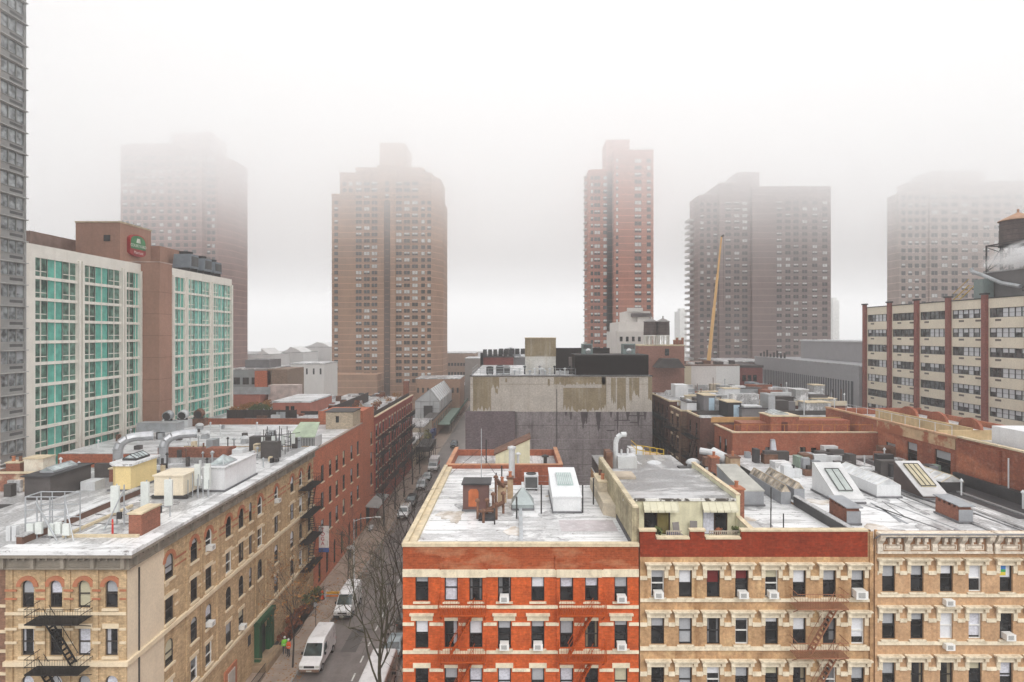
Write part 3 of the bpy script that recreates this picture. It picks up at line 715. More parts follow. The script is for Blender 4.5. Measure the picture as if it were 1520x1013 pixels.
# green doorway with its stoop
GRN = mat('green_painted_portal', (.015, .075, .03), var=.3, rough=.55)
dw = part('doorway', BT, (XL, 61.2, .5)); mb = MB()
TE.box(mb, 59.4, 60.0, .004, .5, .3, 4.4); TE.box(mb, 62.4, 63.1, .004, .5, .3, 4.4); TE.box(mb, 59.3, 63.2, .004, .65, 4.404, 4.85); TE.box(mb, 60.0, 62.4, .004, .35, 4.03, 4.4)
for s_ in (60.2, 62.2): TE.box(mb, s_ - .12, s_ + .12, .004, .42, .3, 3.1)
mb.build('portal', GRN, dw)
mb = MB(); TE.box(mb, 60.02, 62.38, -.21, -.15, .5, 3.95); mb.build('door', mat('dark_door', (.02, .025, .02), rough=.4), dw)
ST = mat('brown_stone_steps', (.34, .24, .15), var=.25, dirt=(.18, .11, .06), dirt_amt=.5)
mb = MB()
for i in range(4): mb.box(XL + .004, XL + 1.5 - i * .0, 63.2 + i * .32 - .6, 63.52 + i * .32 - .6, .14, .78 - i * .16)
mb.box(XL + .004, XL + 1.5, 58.9, 62.59, .14, .78)
mb.build('stoop', ST, dw)
mb = MB()
for zz in (1.1, 1.5): mb.path([(XL + .1, 58.9, zz), (XL + 1.5, 58.9, zz), (XL + 1.5, 62.6, zz), (XL + 1.5, 63.8, zz - .62)], .025, 4)
for y in (58.9, 59.8, 60.7, 61.6, 62.5): mb.tube((XL + 1.5, y, .78), (XL + 1.5, y, 1.5), .015, n=4)
mb.build('railing', mat('tan_rail', (.4, .28, .16)), dw)
# arched ground floor door in red sandstone
mb = MB(); TE.box(mb, 53.2, 55.5, .004, .14, .2, 3.3); mb.build('blind_arch', TERR, BT)
mb = MB(); TE.box(mb, 53.7, 55.0, .142, .2, .2, 2.9); mb.build('door', mat('pale_door', (.5, .45, .4)), BT)
mb = MB(); TE.box(mb, 58.0, 58.6, .004, .03, 3.1, 4.1); mb.build('vent_opening', DKMET, BT)
for u in (41.15, ): mb = MB(); TE.box(mb, u, u + .07, .004, .09, 3, 17.2); mb.build('downpipe', DKMET, BT)

# sliver of the brick house next door at the picture edge
NH = thing('brick_house', 'narrow dark red brick house beside the beige corner apartment house', 'building', (-37, YF, 0))
mb = MB(); mb.poly([(-42, YF + .3, 0), (-33.56, YF + .3, 0), (-33.56, YF + .3, 18.2), (-42, YF + .3, 18.2)]); mb.poly([(-33.56, YF + .3, 0), (-33.56, 46, 0), (-33.56, 46, 18.2), (-33.56, YF + .3, 18.2)]); mb.build('wall', mat('brown_brick', (.25, .13, .08), brick=.22, var=.3), NH)
for zz in (10.4, 11.9, 13.2, 14.9): MB().box(-42, -33.58, YF + .2, YF + .297, zz, zz + .18).build('string_course', CRS, NH)
MB().box(-42, -33.6, YF - .1, YF + .296, 17.7, 18.3).build('cornice', TERR, NH)

# ---------------------------------------------------------------- red brick house with plain windows
RB = mat('salmon_brick', (.56, .17, .085), brick=.33, mortar=(.38, .18, .12), var=.22, patch=(.50, .17, .09), patch_lo=.5, patch_hi=.7, patch_scale=.2, streak=.25, streak_col=(.22, .07, .04))
R1 = thing('brick_house', 'salmon brick house with white roof and banner on the side street', 'building', (-33, 93, 0))
y0, y1, zt = 76.85, 109.7, 18.15
rrow = [(13.5, 15.7), (9.9, 12.1), (6.3, 8.5)]
rcol = [80.4, 83.8, 86.9, 90.4, 94.7, 98.5, 107.7]
ops = [(u - .55, u + .55, a, b) for u in rcol for a, b in rrow] + [(u - .6, u + .6, .6, 4.1, 1) for u in (79.4, 82.6, 86.0, 89.6, 93.6)] + [(97.0, 98.6, .2, 3.4), (100, 101.4, .2, 3.4), (104, 107, .2, 3.2)]
mb = MB(); facade(mb, TE, y0, y1, 0, zt, ops, depth=.12); shell(mb, -58, XL, y0, y1, 0, zt - .3, front=True, right=False)
facade(mb, TE, 101.5, y1, zt, 20.2, []); mb.poly([(-33, 101.5, 17), (XL, 101.5, 17), (XL, 101.5, 20.2), (-33, 101.5, 20.2)]); mb.box(-33, XL - .02, 101.52, y1, 19.6, 19.9)
mb.build('wall', RB, R1)
for u in rcol:
    for a, b in rrow: window(R1, TE, u, a, 1.1, b - a, BROWNF, GL, blind=rng.choice([None, BL1, None, BL3]), bfrac=rng.choice([.3, .5]), sill=.12, sillm=CRS, depth=.06)
for u in (79.4, 82.6, 86.0, 89.6, 93.6): window(R1, TE, u, .6, 1.2, 3.5, BROWNF, GL, arch=1)
for u, w_ in ((97.8, 1.6), (100.7, 1.4), (105.5, 3.)): MB().box(XL - .2, XL - .15, u - w_ / 2, u + w_ / 2, .2, 3.4).build('shopfront', DKMET, R1)
MB().box(-57.9, XL - .05, y0 + .02, 101.4, zt - .4, zt - .2).build('roof', WHITER, R1)
mb = MB(); TE.box(mb, y0, 101.4, -.35, .08, zt + .002, zt + .14); mb.build('coping', mat('grey_brick_coping', (.40, .30, .25), var=.2), R1)
bk = part('bulkhead', R1, (-30, 100, 17.8)); mb = MB(); mb.box(-30.2, -25.9, 96.6, 101.3, zt - .3, 20.6); mb.build('wall', mat('pale_brick', (.55, .45, .33), brick=.3, var=.25), bk)
mb = MB(); mb.box(-30.4, -25.8, 96.5, 101.35, 20.602, 20.75); mb.build('roof', DKMET, bk); MB().box(-28.6, -28.1, 96.55, 96.598, 19, 20).build('window', GL, bk)
cn = part('canopy', R1, (XL, 108, 3.2)); mb = MB(); mb.hexa([(XL + .004, 103.6, 3.5), (XL + 2.3, 103.6, 3.3), (XL + 2.3, 112, 3.3), (XL + .004, 112, 3.5), (XL + .004, 103.6, 3.75), (XL + 2.3, 103.6, 3.5), (XL + 2.3, 112, 3.5), (XL + .004, 112, 3.75)]); mb.build('roof', mat('grey_canopy', (.36, .36, .35), rough=.5), cn)
for y in (104, 108, 111.6): MB().tube((XL + 2.2, y, .14), (XL + 2.2, y, 3.3), .05).build('post', DKMET, cn)
# hanging banner on the salmon house
sg = thing('banner', 'white vertical banner with red YOGA lettering and blue foot on the salmon brick house', 'sign', (XL, 78.3, 5))
MB().box(XL + .25, XL + 1.55, 78.2, 78.26, 5.5, 8.3).build('cloth', mat('white_banner', (.8, .78, .76)), sg)
MB().box(XL + .25, XL + 1.55, 78.19, 78.27, 4.95, 5.498).build('foot_stripe', mat('banner_blue', (.05, .10, .32)), sg)
mb = MB(); mb.tube((XL, 78.23, 8.35), (XL + 1.6, 78.23, 8.35), .03); mb.tube((XL, 78.23, 4.95), (XL + 1.6, 78.23, 4.95), .03); mb.build('bracket', DKMET, sg)
def text(par, s, loc, size, m, rz=0., depth=.01, name='lettering', sx=1.):
    cu = bpy.data.curves.new(name, 'FONT'); cu.body = s; cu.size = size; cu.extrude = depth; cu.align_x = 'CENTER'; cu.align_y = 'CENTER'; cu.materials.append(m)
    t = bpy.data.objects.new(name, cu); COL.objects.link(t)
    dg = bpy.context.evaluated_depsgraph_get(); me = bpy.data.meshes.new_from_object(t.evaluated_get(dg))
    bpy.data.objects.remove(t); o = bpy.data.objects.new(name, me); COL.objects.link(o); o.parent = par
    o.location = Vector(loc) - wloc(par); o.rotation_euler = (PI / 2, 0, rz); o.scale = (sx, 1, 1)
    return o
BRED = mat('banner_red', (.5, .03, .04))
for i, ch in enumerate('YOGA'): text(sg, ch, (XL + .75, 78.185, 7.85 - i * .6), .68, BRED)

# ---------------------------------------------------------------- long deep red row with fire escapes
RD = mat('deep_red_row_brick', (.44, .10, .072), brick=.24, mortar=(.26, .1, .08), var=.25)
R2 = thing('row_house', 'long deep red brick row with white lintels, black fire escapes and roof garden', 'building', (-33, 130, 0))
y0, y1, zt = 109.75, 150.6, 17.9
qrow = [(14.2, 16.2), (11.0, 13.0), (7.8, 9.8), (4.6, 6.6)]; qcol = [y0 + 2 + i * 2.86 for i in range(14)]
ops = [(u - .55, u + .55, a, b) for u in qcol for a, b in qrow]
mb = MB(); facade(mb, TE, y0, y1, 0, zt, ops, depth=.12); shell(mb, -50, XL, y0, y1, 0, zt - .3, front=True, right=False)
for i in range(4): TE.box(mb, y0 + i * 10.2 + .2, y0 + i * 10.2 + .6, .004, .14, 0, zt)
mb.build('wall', RD, R2)
MB().box(-49.9, XL - .3, y0 + .02, y1 - .02, zt - .5, zt - .3).build('roof', WHITER2, R2)
for u in qcol:
    for a, b in qrow: window(R2, TE, u, a, 1.1, b - a, BLK, GL, blind=rng.choice([None, None, BL1]), bfrac=.4, hood='flat', hoodm=CRS, sill=.14, sillm=CRS, depth=.06)
mb = MB(); TE.box(mb, y0, y1, .004, .25, zt - .55, zt - .15); TE.box(mb, y0, y1, -.3, .4, zt + .002, zt + .12); mb.build('cornice', RD, R2)
mb = MB(); TE.box(mb, y0, y1, -.28, .3, zt + .124, zt + .2); mb.build('coping', CRS, R2)
for k in range(4): fire_escape(R2, TE, y0 + .8 + k * 10.2, y0 + 7.6 + k * 10.2, [13.85, 10.65, 7.45, 4.25], 1.2, IRON, [(13.85, y0 + 6.9 + k * 10.2, y0 + 4.6 + k * 10.2, 10.65), (10.65, y0 + 4.6 + k * 10.2, y0 + 6.9 + k * 10.2, 7.45)], slat=.3)
ch_ = part('chimney', R2, (-26.6, 149, zt)); MB().box(-27.3, -26.1, 147.6, 149, zt - .3, 21.6).build('stack', BRK, ch_)
FENC = mat('dark_roof_fence', (.055, .04, .036), var=.3)
mb = MB(); mb.box(-34, -25.9, y0 + .3, y0 + .42, zt - .3, zt + 2.0); mb.box(-26.05, -25.92, y0 + .43, 148, zt - .3, zt + .9); mb.box(-34, -33.9, y0 + .43, 140, zt - .3, zt + 1.8); mb.build('roof_fence', FENC, R2)
LEAFO = mat('orange_brown_leaves', (.34, .15, .035), var=.5, scale=3); LEAFG = mat('dull_green_leaves', (.10, .12, .035), var=.5, scale=3); LEAFR = mat('russet_leaves', (.22, .07, .03), var=.5, scale=3)
WOOD = mat('bark', (.045, .034, .028), var=.35)
def leaf_cloud(mb, c, rad, n, size, rng, squash=.8, m=0):
    for _ in range(n):
        while True:
            p = Vector((rng.uniform(-1, 1), rng.uniform(-1, 1), rng.uniform(-1, 1)))
            if p.length < 1: break
        p = Vector(c) + Vector((p.x * rad, p.y * rad, p.z * rad * squash))
        a = Vector((rng.gauss(0, 1), rng.gauss(0, 1), rng.gauss(0, 1))).normalized(); b = a.orthogonal().normalized(); s_ = size * rng.uniform(.5, 1.3)
        mb.poly([p - a * s_ - b * s_ * .5, p + a * s_ - b * s_ * .5, p + a * s_ + b * s_ * .5, p - a * s_ + b * s_ * .5], m)
def planter_shrub(x, y, z, r, m, label, group, potc=None, n=120):
    t = thing('potted_shrub', label, 'shrub', (x, y, z), 0, group); rr = random.Random(int(x * 31 + y * 17))
    MB().lathe(x, y, [(.28, z), (.38, z + .55), (.34, z + .56)], 10).build('pot', potc or RUST, t)
    mb = MB()
    for i in range(5): mb.tube((x, y, z + .4), (x + rr.uniform(-.5, .5) * r, y + rr.uniform(-.5, .5) * r, z + .8 + r), .02, n=3)
    mb.build('stem', WOOD, t); mb = MB()
    for i in range(6): leaf_cloud(mb, (x + rr.uniform(-.6, .6) * r, y + rr.uniform(-.6, .6) * r, z + .8 + rr.uniform(.1, 1.1) * r), r * .5, n // 6, .12, rr)
    mb.build('foliage', m, t); return t
for i, (x, y, r, m_) in enumerate([(-31.5, 113, 1.0, LEAFO), (-29.6, 116, 1.0, LEAFO), (-27.4, 119, .9, LEAFR), (-28.6, 124, 1.2, LEAFO), (-27.2, 131, 1.3, LEAFO), (-29.8, 134, 1.2, LEAFR), (-27.2, 139, 1.1, LEAFO), (-31.5, 121, 1.2, LEAFR)]):
    planter_shrub(x, y, zt - .3, r, m_, 'orange or russet shrub in a pot in the roof garden of the deep red row', 'shrubs in the roof garden')

rr = random.Random(12)
for i in range(26):
    y = rr.uniform(111, 148); x = rr.uniform(-48.5, -35); MB().box(x, x + rr.uniform(.5, 2.0), y, y + rr.uniform(.6, 1.6), 17.4, 17.65 + rr.uniform(.3, 1.5)).build('roof_block', rr.choice([GALV2, GALV, BRK, RUST, WHITER2]), R2)
# ---------------------------------------------------------------- roof kit (parts of the house they stand on)
def skylight(par, x0, x1, y0, y1, z0, h, rise, ridge='y', curb=None, ribs=6, glassm=None, name='skylight', ribm=None):
    """curb box with a glazed ridge; returns the part"""
    curb = curb or GALV2; ribm = ribm or curb
    s = MB().box(x0, x1, y0, y1, z0, z0 + h).build(name, curb, par)
    g = glassm or SKYG; mb = MB(); e = .06; zz = z0 + h + .004; xm, ym = (x0 + x1) / 2, (y0 + y1) / 2
    if ridge == 'y': A, B = (xm, y0 + e, zz + rise), (xm, y1 - e, zz + rise)
    else: A, B = (x0 + e, ym, zz + rise), (x1 - e, ym, zz + rise)
    if ridge == 'hip': A = B = (xm, ym, zz + rise)
    c = [(x0 + e, y0 + e, zz), (x1 - e, y0 + e, zz), (x1 - e, y1 - e, zz), (x0 + e, y1 - e, zz)]
    if ridge == 'x': mb.poly([c[0], c[1], B, A]); mb.poly([c[2], c[3], A, B]); mb.poly([c[3], c[0], A]); mb.poly([c[1], c[2], B])
    elif ridge == 'y': mb.poly([c[1], c[2], B, A]); mb.poly([c[3], c[0], A, B]); mb.poly([c[0], c[1], A]); mb.poly([c[2], c[3], B])
    else:
        for i in range(4): mb.poly([c[i], c[(i + 1) % 4], A])
    mb.build('glazing', g, s)
    mb = MB(); A, B = Vector(A), Vector(B); mb.tube(A, B, .045, n=4)
    if ridge == 'hip':
        for i in range(4): mb.tube(c[i], A, .035, n=4); mb.tube(c[i], c[(i + 1) % 4], .035, n=4)
    else:
        for i in range(ribs + 1):
            f = i / ribs; p = A.lerp(B, f)
            for q0, q1 in ((c[0], c[3] if ridge == 'y' else c[1]), (c[1] if ridge == 'y' else c[3], c[2])):
                mb.tube(Vector(q0).lerp(Vector(q1), f), p, .035, n=4)
    mb.build('glazing_bar', ribm, s)
    return s
SKYG = glass('wired_skylight_glass', (.30, .34, .34), rough=.2, var=.3)
def stair_bulkhead(par, prof, x0, x1, m, roofm, door=None):
    """side profile (y,z) swept in x; the slanting top is a sheet of its own"""
    b = MB(); b.prism(prof, 'x', x0, x1); w = b.build('stair_bulkhead', m, par)
    (ya, za), (yb, zb) = prof[-2], prof[-1]
    r = MB(); r.hexa([(x0 - .08, ya, za + .004), (x1 + .08, ya, za + .004), (x1 + .08, yb, zb + .004), (x0 - .08, yb, zb + .004), (x0 - .08, ya, za + .09), (x1 + .08, ya, za + .09), (x1 + .08, yb, zb + .09), (x0 - .08, yb, zb + .09)])
    r.build('roof_sheet', roofm, w)
    return w
def chimney(par, x0, x1, y0, y1, z0, z1, m=None, pots=1, cap=None):
    s = MB().box(x0, x1, y0, y1, z0, z1).build('chimney', m or BRK, par)
    MB().box(x0 - .07, x1 + .07, y0 - .07, y1 + .07, z1 + .003, z1 + .12).build('cap', cap or COPE, s)
    for i in range(pots):
        f = (i + .5) / pots; dx, dy = x1 - x0, y1 - y0
        cx, cy = (x0 + dx * f, (y0 + y1) / 2) if dx > dy else ((x0 + x1) / 2, y0 + dy * f)
        MB().lathe(cx, cy, [(.15, z1 + .12), (.13, z1 + .5), (.17, z1 + .52), (.17, z1 + .58)], 9).build('pot', RUST if i % 2 else TERR, s)
    return s
def pipe(par, x, y, z, h, r=.06, m=None, cap=0):
    mb = MB().tube((x, y, z), (x, y, z + h), r, n=8)
    if cap: mb.lathe(x, y, [(r * 1.1, z + h), (r * 2.2, z + h + .02), (r * 2.2, z + h + .12), (.01, z + h + .3)], 10)
    return mb.build('vent_pipe', m or GALV, par)
def condenser(x, y, z, s, label, group='rooftop air conditioning units', m=None, rz=0.):
    t = thing('rooftop_unit', label, 'air conditioner', (x, y, z), rz, group)
    a, h = s / 2, s * 1.05
    mb = MB(); mb.box(-a, a, -a, a, .15, h); mb.box(-a - .02, a + .02, -a - .02, a + .02, h + .002, h + .06); mb.build('case', m or GALV2, t, local=True)
    mb = MB(); mb.box(-a + .08, a - .08, -a - .02, -a - .004, .25, h - .1); mb.build('grille', GRIL, t, local=True)
    mb = MB(); mb.lathe(0, 0, [(a * .75, h + .061), (a * .75, h + .14), (a * .6, h + .14), (a * .58, h + .08)], 16); mb.build('fan_ring', DKMET, t, local=True)
    for q in (-1, 1): MB().box(q * a * .7 - .06, q * a * .7 + .06, -a, a, 0, .148).build('skid', DKMET, t, local=True)
    return t
def mushroom(x, y, z, s, label, m=None, group='rooftop exhaust fans'):
    t = thing('exhaust_fan', label, 'exhaust fan', (x, y, z), 0, group)
    MB().box(x - s * .4, x + s * .4, y - s * .4, y + s * .4, z, z + s * .45).build('curb', GALV, t)
    MB().lathe(x, y, [(s * .38, z + s * .454), (s * .38, z + s * .6), (s * .62, z + s * .62), (s * .64, z + s * .72), (s * .45, z + s * .95), (s * .2, z + s * 1.05)], 16).build('hood', m or GALV2, t, smooth=True)
    return t
def dish(x, y, z, label, r=.4, az=0.6):
    t = thing('satellite_dish', label, 'satellite dish', (x, y, z), 0, 'satellite dishes on the roofs')
    MB().tube((x, y, z), (x, y, z + .8), .03).build('mast', GALV, t)
    mb = MB(); mb.lathe(0, 0, [(.02, 0), (r * .6, .05), (r, .16), (r * .97, .19), (r * .5, .07)], 16)
    o = mb.build('reflector', GALV2, t, local=True, smooth=True); o.location = (0, -.05, .9); o.rotation_euler = (R(65), 0, az); return t

def blob(x, y, rx, ry, rr, n=28):
    a = [(k, rr.uniform(0, 2 * PI), rr.uniform(.05, .26) / k ** .5) for k in (2, 3, 5, 7)]
    return [(x + rx * math.cos(t) * q, y + ry * math.sin(t) * q) for t in [2 * PI * i / n for i in range(n)] for q in [1 + sum(w * math.sin(k * t + p) for k, p, w in a)]]
GCURB0 = mat('dark_flashing', (.16, .16, .17), rough=.5); WETP = mat('wet_roof_patch', (.40, .395, .40), rough=.25, var=.3, patch=(.62, .62, .62), patch_lo=.42, patch_hi=.62, patch_scale=1.2)
# ---------------------------------------------------------------- on the beige corner house
zr = broof - .1
MB().box(-33.75, -33.35, 41, 54, zr + .003, zr + .5).build('party_wall', mat('brown_party_wall', (.16, .085, .06), var=.3), BT)
MB().box(-33.85, -33.25, 41, 54, zr + .503, zr + .6).build('party_wall_coping', WHITER2, BT)
mb = MB(); mb.box(-31.5, -26.4, 42.4, 42.6, zr + .003, zr + .2); mb.box(-31.7, -31.5, 42.4, 50, zr + .003, zr + .2); mb.build('roof_kerb', COPE, BT)
chimney(BT, -27.3, -26.4, 42.8, 45.1, zr, zr + 1.5, BRK, 0)
YEL = mat('pale_yellow_paint', (.80, .62, .30), var=.06, streak=.15, streak_col=(.4, .33, .2))
bh = part('bulkhead', BT, (-36, 56, zr)); mb = MB(); mb.prism([(-36.9, 55.6), (-36.3, 55), (-34.9, 55), (-34.9, 59), (-36.9, 59)], 'z', zr, zr + 2.3); mb.build('wall', YEL, bh)
mb = MB(); mb.prism([(-37.15, 55.5), (-36.4, 54.75), (-34.65, 54.75), (-34.65, 59.2), (-37.15, 59.2)], 'z', zr + 2.303, zr + 2.5); mb.build('roof', WHITER, bh)
skylight(bh, -36.5, -35.2, 56.3, 58.4, zr + 2.5, .2, .35, 'y', DKMET, 4)
CRM = mat('cream_enamel', (.80, .70, .54), var=.07, rough=.5, streak=.2)
u = thing('equipment_cabinet', 'cream metal equipment cabinet on steel beams by the parapet of the beige corner house', 'cabinet', (-29.8, 53.5, zr))
mb = MB(); mb.box(-31.1, -28.6, 52.2, 54.9, zr + .35, zr + 2.0); mb.build('case', CRM, u); mb = MB(); mb.box(-31.2, -28.5, 52.1, 55, zr + 2.003, zr + 2.12); mb.build('lid', CRM, u)

for y in (52.3, 54.5): MB().box(-31.4, -28.3, y, y + .2, zr + .05, zr + .34).build('skid', DKMET, u)
for i in range(2): MB().box(-30.9 + i * 1.2, -29.9 + i * 1.2, 52.16, 52.197, zr + .45, zr + 1.9).build('door', CRM, u)
MB().lathe(-30.0, 52.1, [(.06, zr + 1.2), (.06, zr + 1.3)], 6).build('handle', DKMET, u)
WHB = mat('white_bulkhead_paint', (.76, .76, .77), var=.06, streak=.25, streak_col=(.4, .4, .42), streak_scale=2)
bh = part('bulkhead', BT, (-27.2, 58, zr)); MB().box(-28.3, -26.3, 54.8, 61.5, zr, zr + 2.1).build('wall', WHB, bh); MB().box(-28.4, -26.2, 54.7, 61.6, zr + 2.103, zr + 2.2).build('roof', WHITER, bh)
skylight(bh, -28.0, -26.6, 55.3, 58, zr + 2.2, .1, .7, 'hip', GALV, 4)
mb = MB(); x0, x1, y0, y1 = -39.5, -31.5, 61, 67
for a in ((x0, x1, y0, y0 + .3), (x0, x1, y1, y1 + .3), (x0, x0 + .3, y0 + .301, y1 - .001), (x1 - .3, x1, y0 + .301, y1 - .001)): mb.box(*a, zr, zr + .55)
mb.build('roof_kerb', GREYR, BT)
DKB2 = mat('dark_brown_bulkhead', (.085, .075, .072), var=.2)
# neighbours on the avenue, their roofs run back to the hotel
LN = thing('brick_house', 'low brick building along the avenue left of the beige corner house, with dark tar roof', 'building', (-52, YF + 1, 0))
mb = MB(); shell(mb, -72, -42.02, 41, 66, 0, 18.3, front=True); mb.build('wall', RB, LN); MB().box(-71.9, -42.1, 41.05, 65.9, 18.0, 18.55).build('roof', WHITER2, LN)
MB().box(-60, -42.2, 46.5, 51.5, 18.553, 18.6).build('roof_patch', TARR, LN)
bh = part('bulkhead', LN, (-41, 54, 18.5)); MB().box(-42.1, -39.9, 52, 57, zr, zr + 2.0).build('wall', DKB2, bh); mb = MB(); mb.box(-42.3, -39.7, 51.8, 57.2, zr + 2.003, zr + 2.12); mb.build('roof', TARR, bh)
skylight(bh, -41.6, -40.4, 53, 56, zr + 2.12, .15, .3, 'y', GALV, 5)
mb = MB(); mb.box(-49.2, -43.4, 55.8, 56.1, 18.556, 20.2); mb.build('brick_parapet', mat('stained_brick_parapet', (.33, .14, .09), brick=.22, var=.3, patch=(.6, .5, .36), patch_scale=.5), LN)
MB().box(-49.3, -43.3, 55.7, 56.2, 20.203, 20.32).build('coping', COPE, LN)
chimney(LN, -46.2, -44.4, 57, 58.5, 18.55, 21.3, mat('cream_render_stack', (.72, .66, .55), var=.15, dirt=(.4, .2, .1), dirt_amt=.4), 0)
chimney(LN, -47.9, -46.6, 57, 58, 18.55, 20.9, BRK, 2)
for x, y, l in ((-45.6, 60.8, 'round hooded exhaust fan on the roof in front of the white framed hotel wall'), (-49.0, 57.6, 'round hooded exhaust fan at the left picture edge beside a brick chimney')): mushroom(x, y, 18.6, 1.2, l)
chimney(BT, -39.2, -38.2, 58.5, 60, zr, zr + 1.2, BRK, 1)
MB().box(-41.8, -37.4, 60.2, 60.6, zr, zr + 1.4).build('dark_parapet', DKB2, BT)
MB().box(-39.6, -38.3, 55.2, 56.6, zr, zr + .8).build('hatch', GALV2, BT)
# ducts
DUC = mat('shiny_duct', (.55, .56, .58), rough=.35, metal=.5, var=.2, fine=.2, scale=1.5)
for k, (x, y) in enumerate(((-42.6, 65), (-38.6, 66.5))):
    t = thing('ventilation_duct', ['large galvanised duct rising and bending on the beige roof, nearer the hotel', 'galvanised duct rising and bending on the beige roof, right one of the two'][k], 'duct', (x, y, zr), 0, 'bent ducts')
    mb = MB(); n = 5; r = .68; P0 = Vector((x, y, zr)); prev = None
    sec = [(P0 + Vector((0, 0, 0)), 0), (P0 + Vector((0, 0, 1.9)), 0)] + [(P0 + Vector((1.2 - 1.2 * math.cos(a), 1.0 - 1.0 * math.cos(a), 1.9 + 1.2 * math.sin(a))), a) for a in (R(30), R(60), R(90))] + [(P0 + Vector((2.6, 1.9, 3.1)), R(90))]
    for (c, a), (c2, a2) in zip(sec, sec[1:]): mb.tube(c, c2, r * .72, n=10)
    mb.build('duct_body', DUC, t, smooth=False); mb = MB()
    for c, a in sec[1:]: mb.lathe(c.x, c.y, [(r * .76, c.z - .04), (r * .76, c.z + .04)], 10) if a < .1 else None
    mb.tube(sec[-1][0] - Vector((.1, .06, 0)), sec[-1][0] + Vector((.05, .03, 0)), r * .8, n=10); mb.build('flange', GALV, t)
# telecoms
def antenna_panel(par, x, y, z, h=1.7, w=.36, d=.18):
    mb = MB(); mb.box(x - w / 2, x + w / 2, y - d, y, z, z + h); mb.build('antenna', ANTP, par)
ANTP = mat('antenna_plastic', (.70, .73, .70), rough=.5, var=.06)
t = thing('antenna_frame', 'tall galvanised pipe frame with small antennas at the front of the beige roof', 'antenna frame', (-32.5, 42.2, zr))
mb = MB()
for x in (-34.1, -33.3, -32.4, -31.3): mb.tube((x, 42.2, zr), (x, 42.2, zr + 2.9), .05); mb.tube((x, 43.6, zr), (x, 43.6, zr + 2.9), .04)
for zz in (1.1, 2.0, 2.9):
    for y in (42.2, 43.6): mb.tube((-34.1, y, zr + zz), (-31.3, y, zr + zz), .04)
for x in (-34.1, -31.3): mb.tube((x, 42.2, zr + 2.9), (x, 43.6, zr + 2.9), .04)
mb.tube((-32.9, 41.6, zr + 2.7), (-31.6, 41.8, zr), .06); mb.tube((-31.3, 42.2, zr + 2.5), (-30.3, 41.6, zr), .04); mb.build('pipe_frame', GALV, t)
for i, x in enumerate((-33.6, -33.0, -32.1, -31.7, -31.1)): antenna_panel(t, x, 42.1 - .0, zr + .3 + .1 * (i % 2), .8, .45)
for x in (-34.9, -34.5): MB().box(x - .15, x + .15, 41.7, 42.0, zr, zr + 1.0).build('box', GALV2, t)
t = thing('antenna_frame', 'tall pale panel antennas on a tripod above the brick chimney of the beige roof', 'antenna frame', (-28.8, 46, zr))
for x, y in ((-29.9, 45.4), (-28.4, 46.6), (-27.0, 47.3)): antenna_panel(t, x, y, zr + .9, 2.0, .6)
mb = MB()
for x, y in ((-29.9, 45.45), (-28.4, 46.65), (-27.0, 47.35), (-29.2, 45.2)): mb.tube((x, y + .05, zr), (x, y + .05, zr + 3.), .05)
mb.tube((-29.9, 45.5, zr + .8), (-27, 47.4, zr + .8), .04); mb.tube((-29.2, 45.2, zr + 2.6), (-29.8, 43.9, zr), .05); mb.tube((-29.2, 45.2, zr + 1.4), (-27.8, 44.8, zr), .04); mb.build('mast', GALV, t)
for i in range(4): MB().box(-29.6 + i * .7, -29.3 + i * .7, 45.0 + i * .5, 45.2 + i * .5, zr + .5, zr + 1.0).build('box', DKMET, t)
t = thing('antenna_frame', 'row of white panel antennas beside the white bulkhead on the beige roof edge', 'antenna frame', (-27.6, 53.6, zr))
for x, y in ((-28.2, 53.9), (-27.4, 54.1), (-26.8, 52.8)): antenna_panel(t, x, y, zr + .8, 1.9, .5)
mb = MB()
for i in range(7): mb.tube((-28.4 + i * .3, 52.6 + .2 * (i % 3), zr), (-28.4 + i * .3, 52.6 + .2 * (i % 3), zr + 1.6 + .5 * (i % 2)), .04)
mb.build('mast', GALV, t)
t = thing('delineator_post', 'slim red warning post on a black foot near the front of the beige roof', 'warning post', (-28.5, 42.7, zr)); RED = mat('signal_red', (.62, .03, .03), rough=.5)
MB().lathe(-28.5, 42.9, [(.07, zr + .06), (.055, zr + 1.1), (.03, zr + 1.15)], 10).build('post', RED, t); MB().lathe(-28.5, 42.9, [(.3, zr + .001), (.28, zr + .06)], 12).build('foot', DKMET, t); MB().lathe(-28.5, 42.9, [(.064, zr + .8), (.062, zr + .9)], 10).build('stripe', mat('signal_orange', (.7, .2, .1)), t)
for i, (x, y) in enumerate(((-29.5, 63.5), (-33, 66), (-36, 70), (-30, 70.5), (-28.6, 66.5), (-33.4, 72), (-38.5, 72.5))):
    pipe(BT, x, y, zr, .9 + .4 * (i % 3), .1, GALV if i % 2 else RUST, i % 2)
for i, (x0, x1, y0, y1, h, m_) in enumerate(((-34.5, -32.2, 67.5, 69, 1.5, BRK), (-31.8, -30.6, 68, 69, 1.3, GALV2), (-41, -35.5, 69.5, 70.2, 1.2, BRK), (-35.2, -34.4, 69, 70.5, 2.2, GALV), (-32.5, -29.6, 74, 75.2, 1.7, DKB2), (-29.2, -27.2, 69.5, 70.4, 1.9, DKB2))):
    MB().box(x0, x1, y0, y1, zr, zr + h).build('roof_block', m_, BT)
t = thing('antenna_frame', 'dense cluster of thin masts and dishes at the far end of the beige roof', 'antenna frame', (-27.8, 74, zr)); mb = MB(); rr = random.Random(3)
for i in range(16): x, y = rr.uniform(-31, -26.8), rr.uniform(71.5, 75.8); mb.tube((x, y, zr), (x, y, zr + rr.uniform(1.5, 3.2)), .05, n=4)
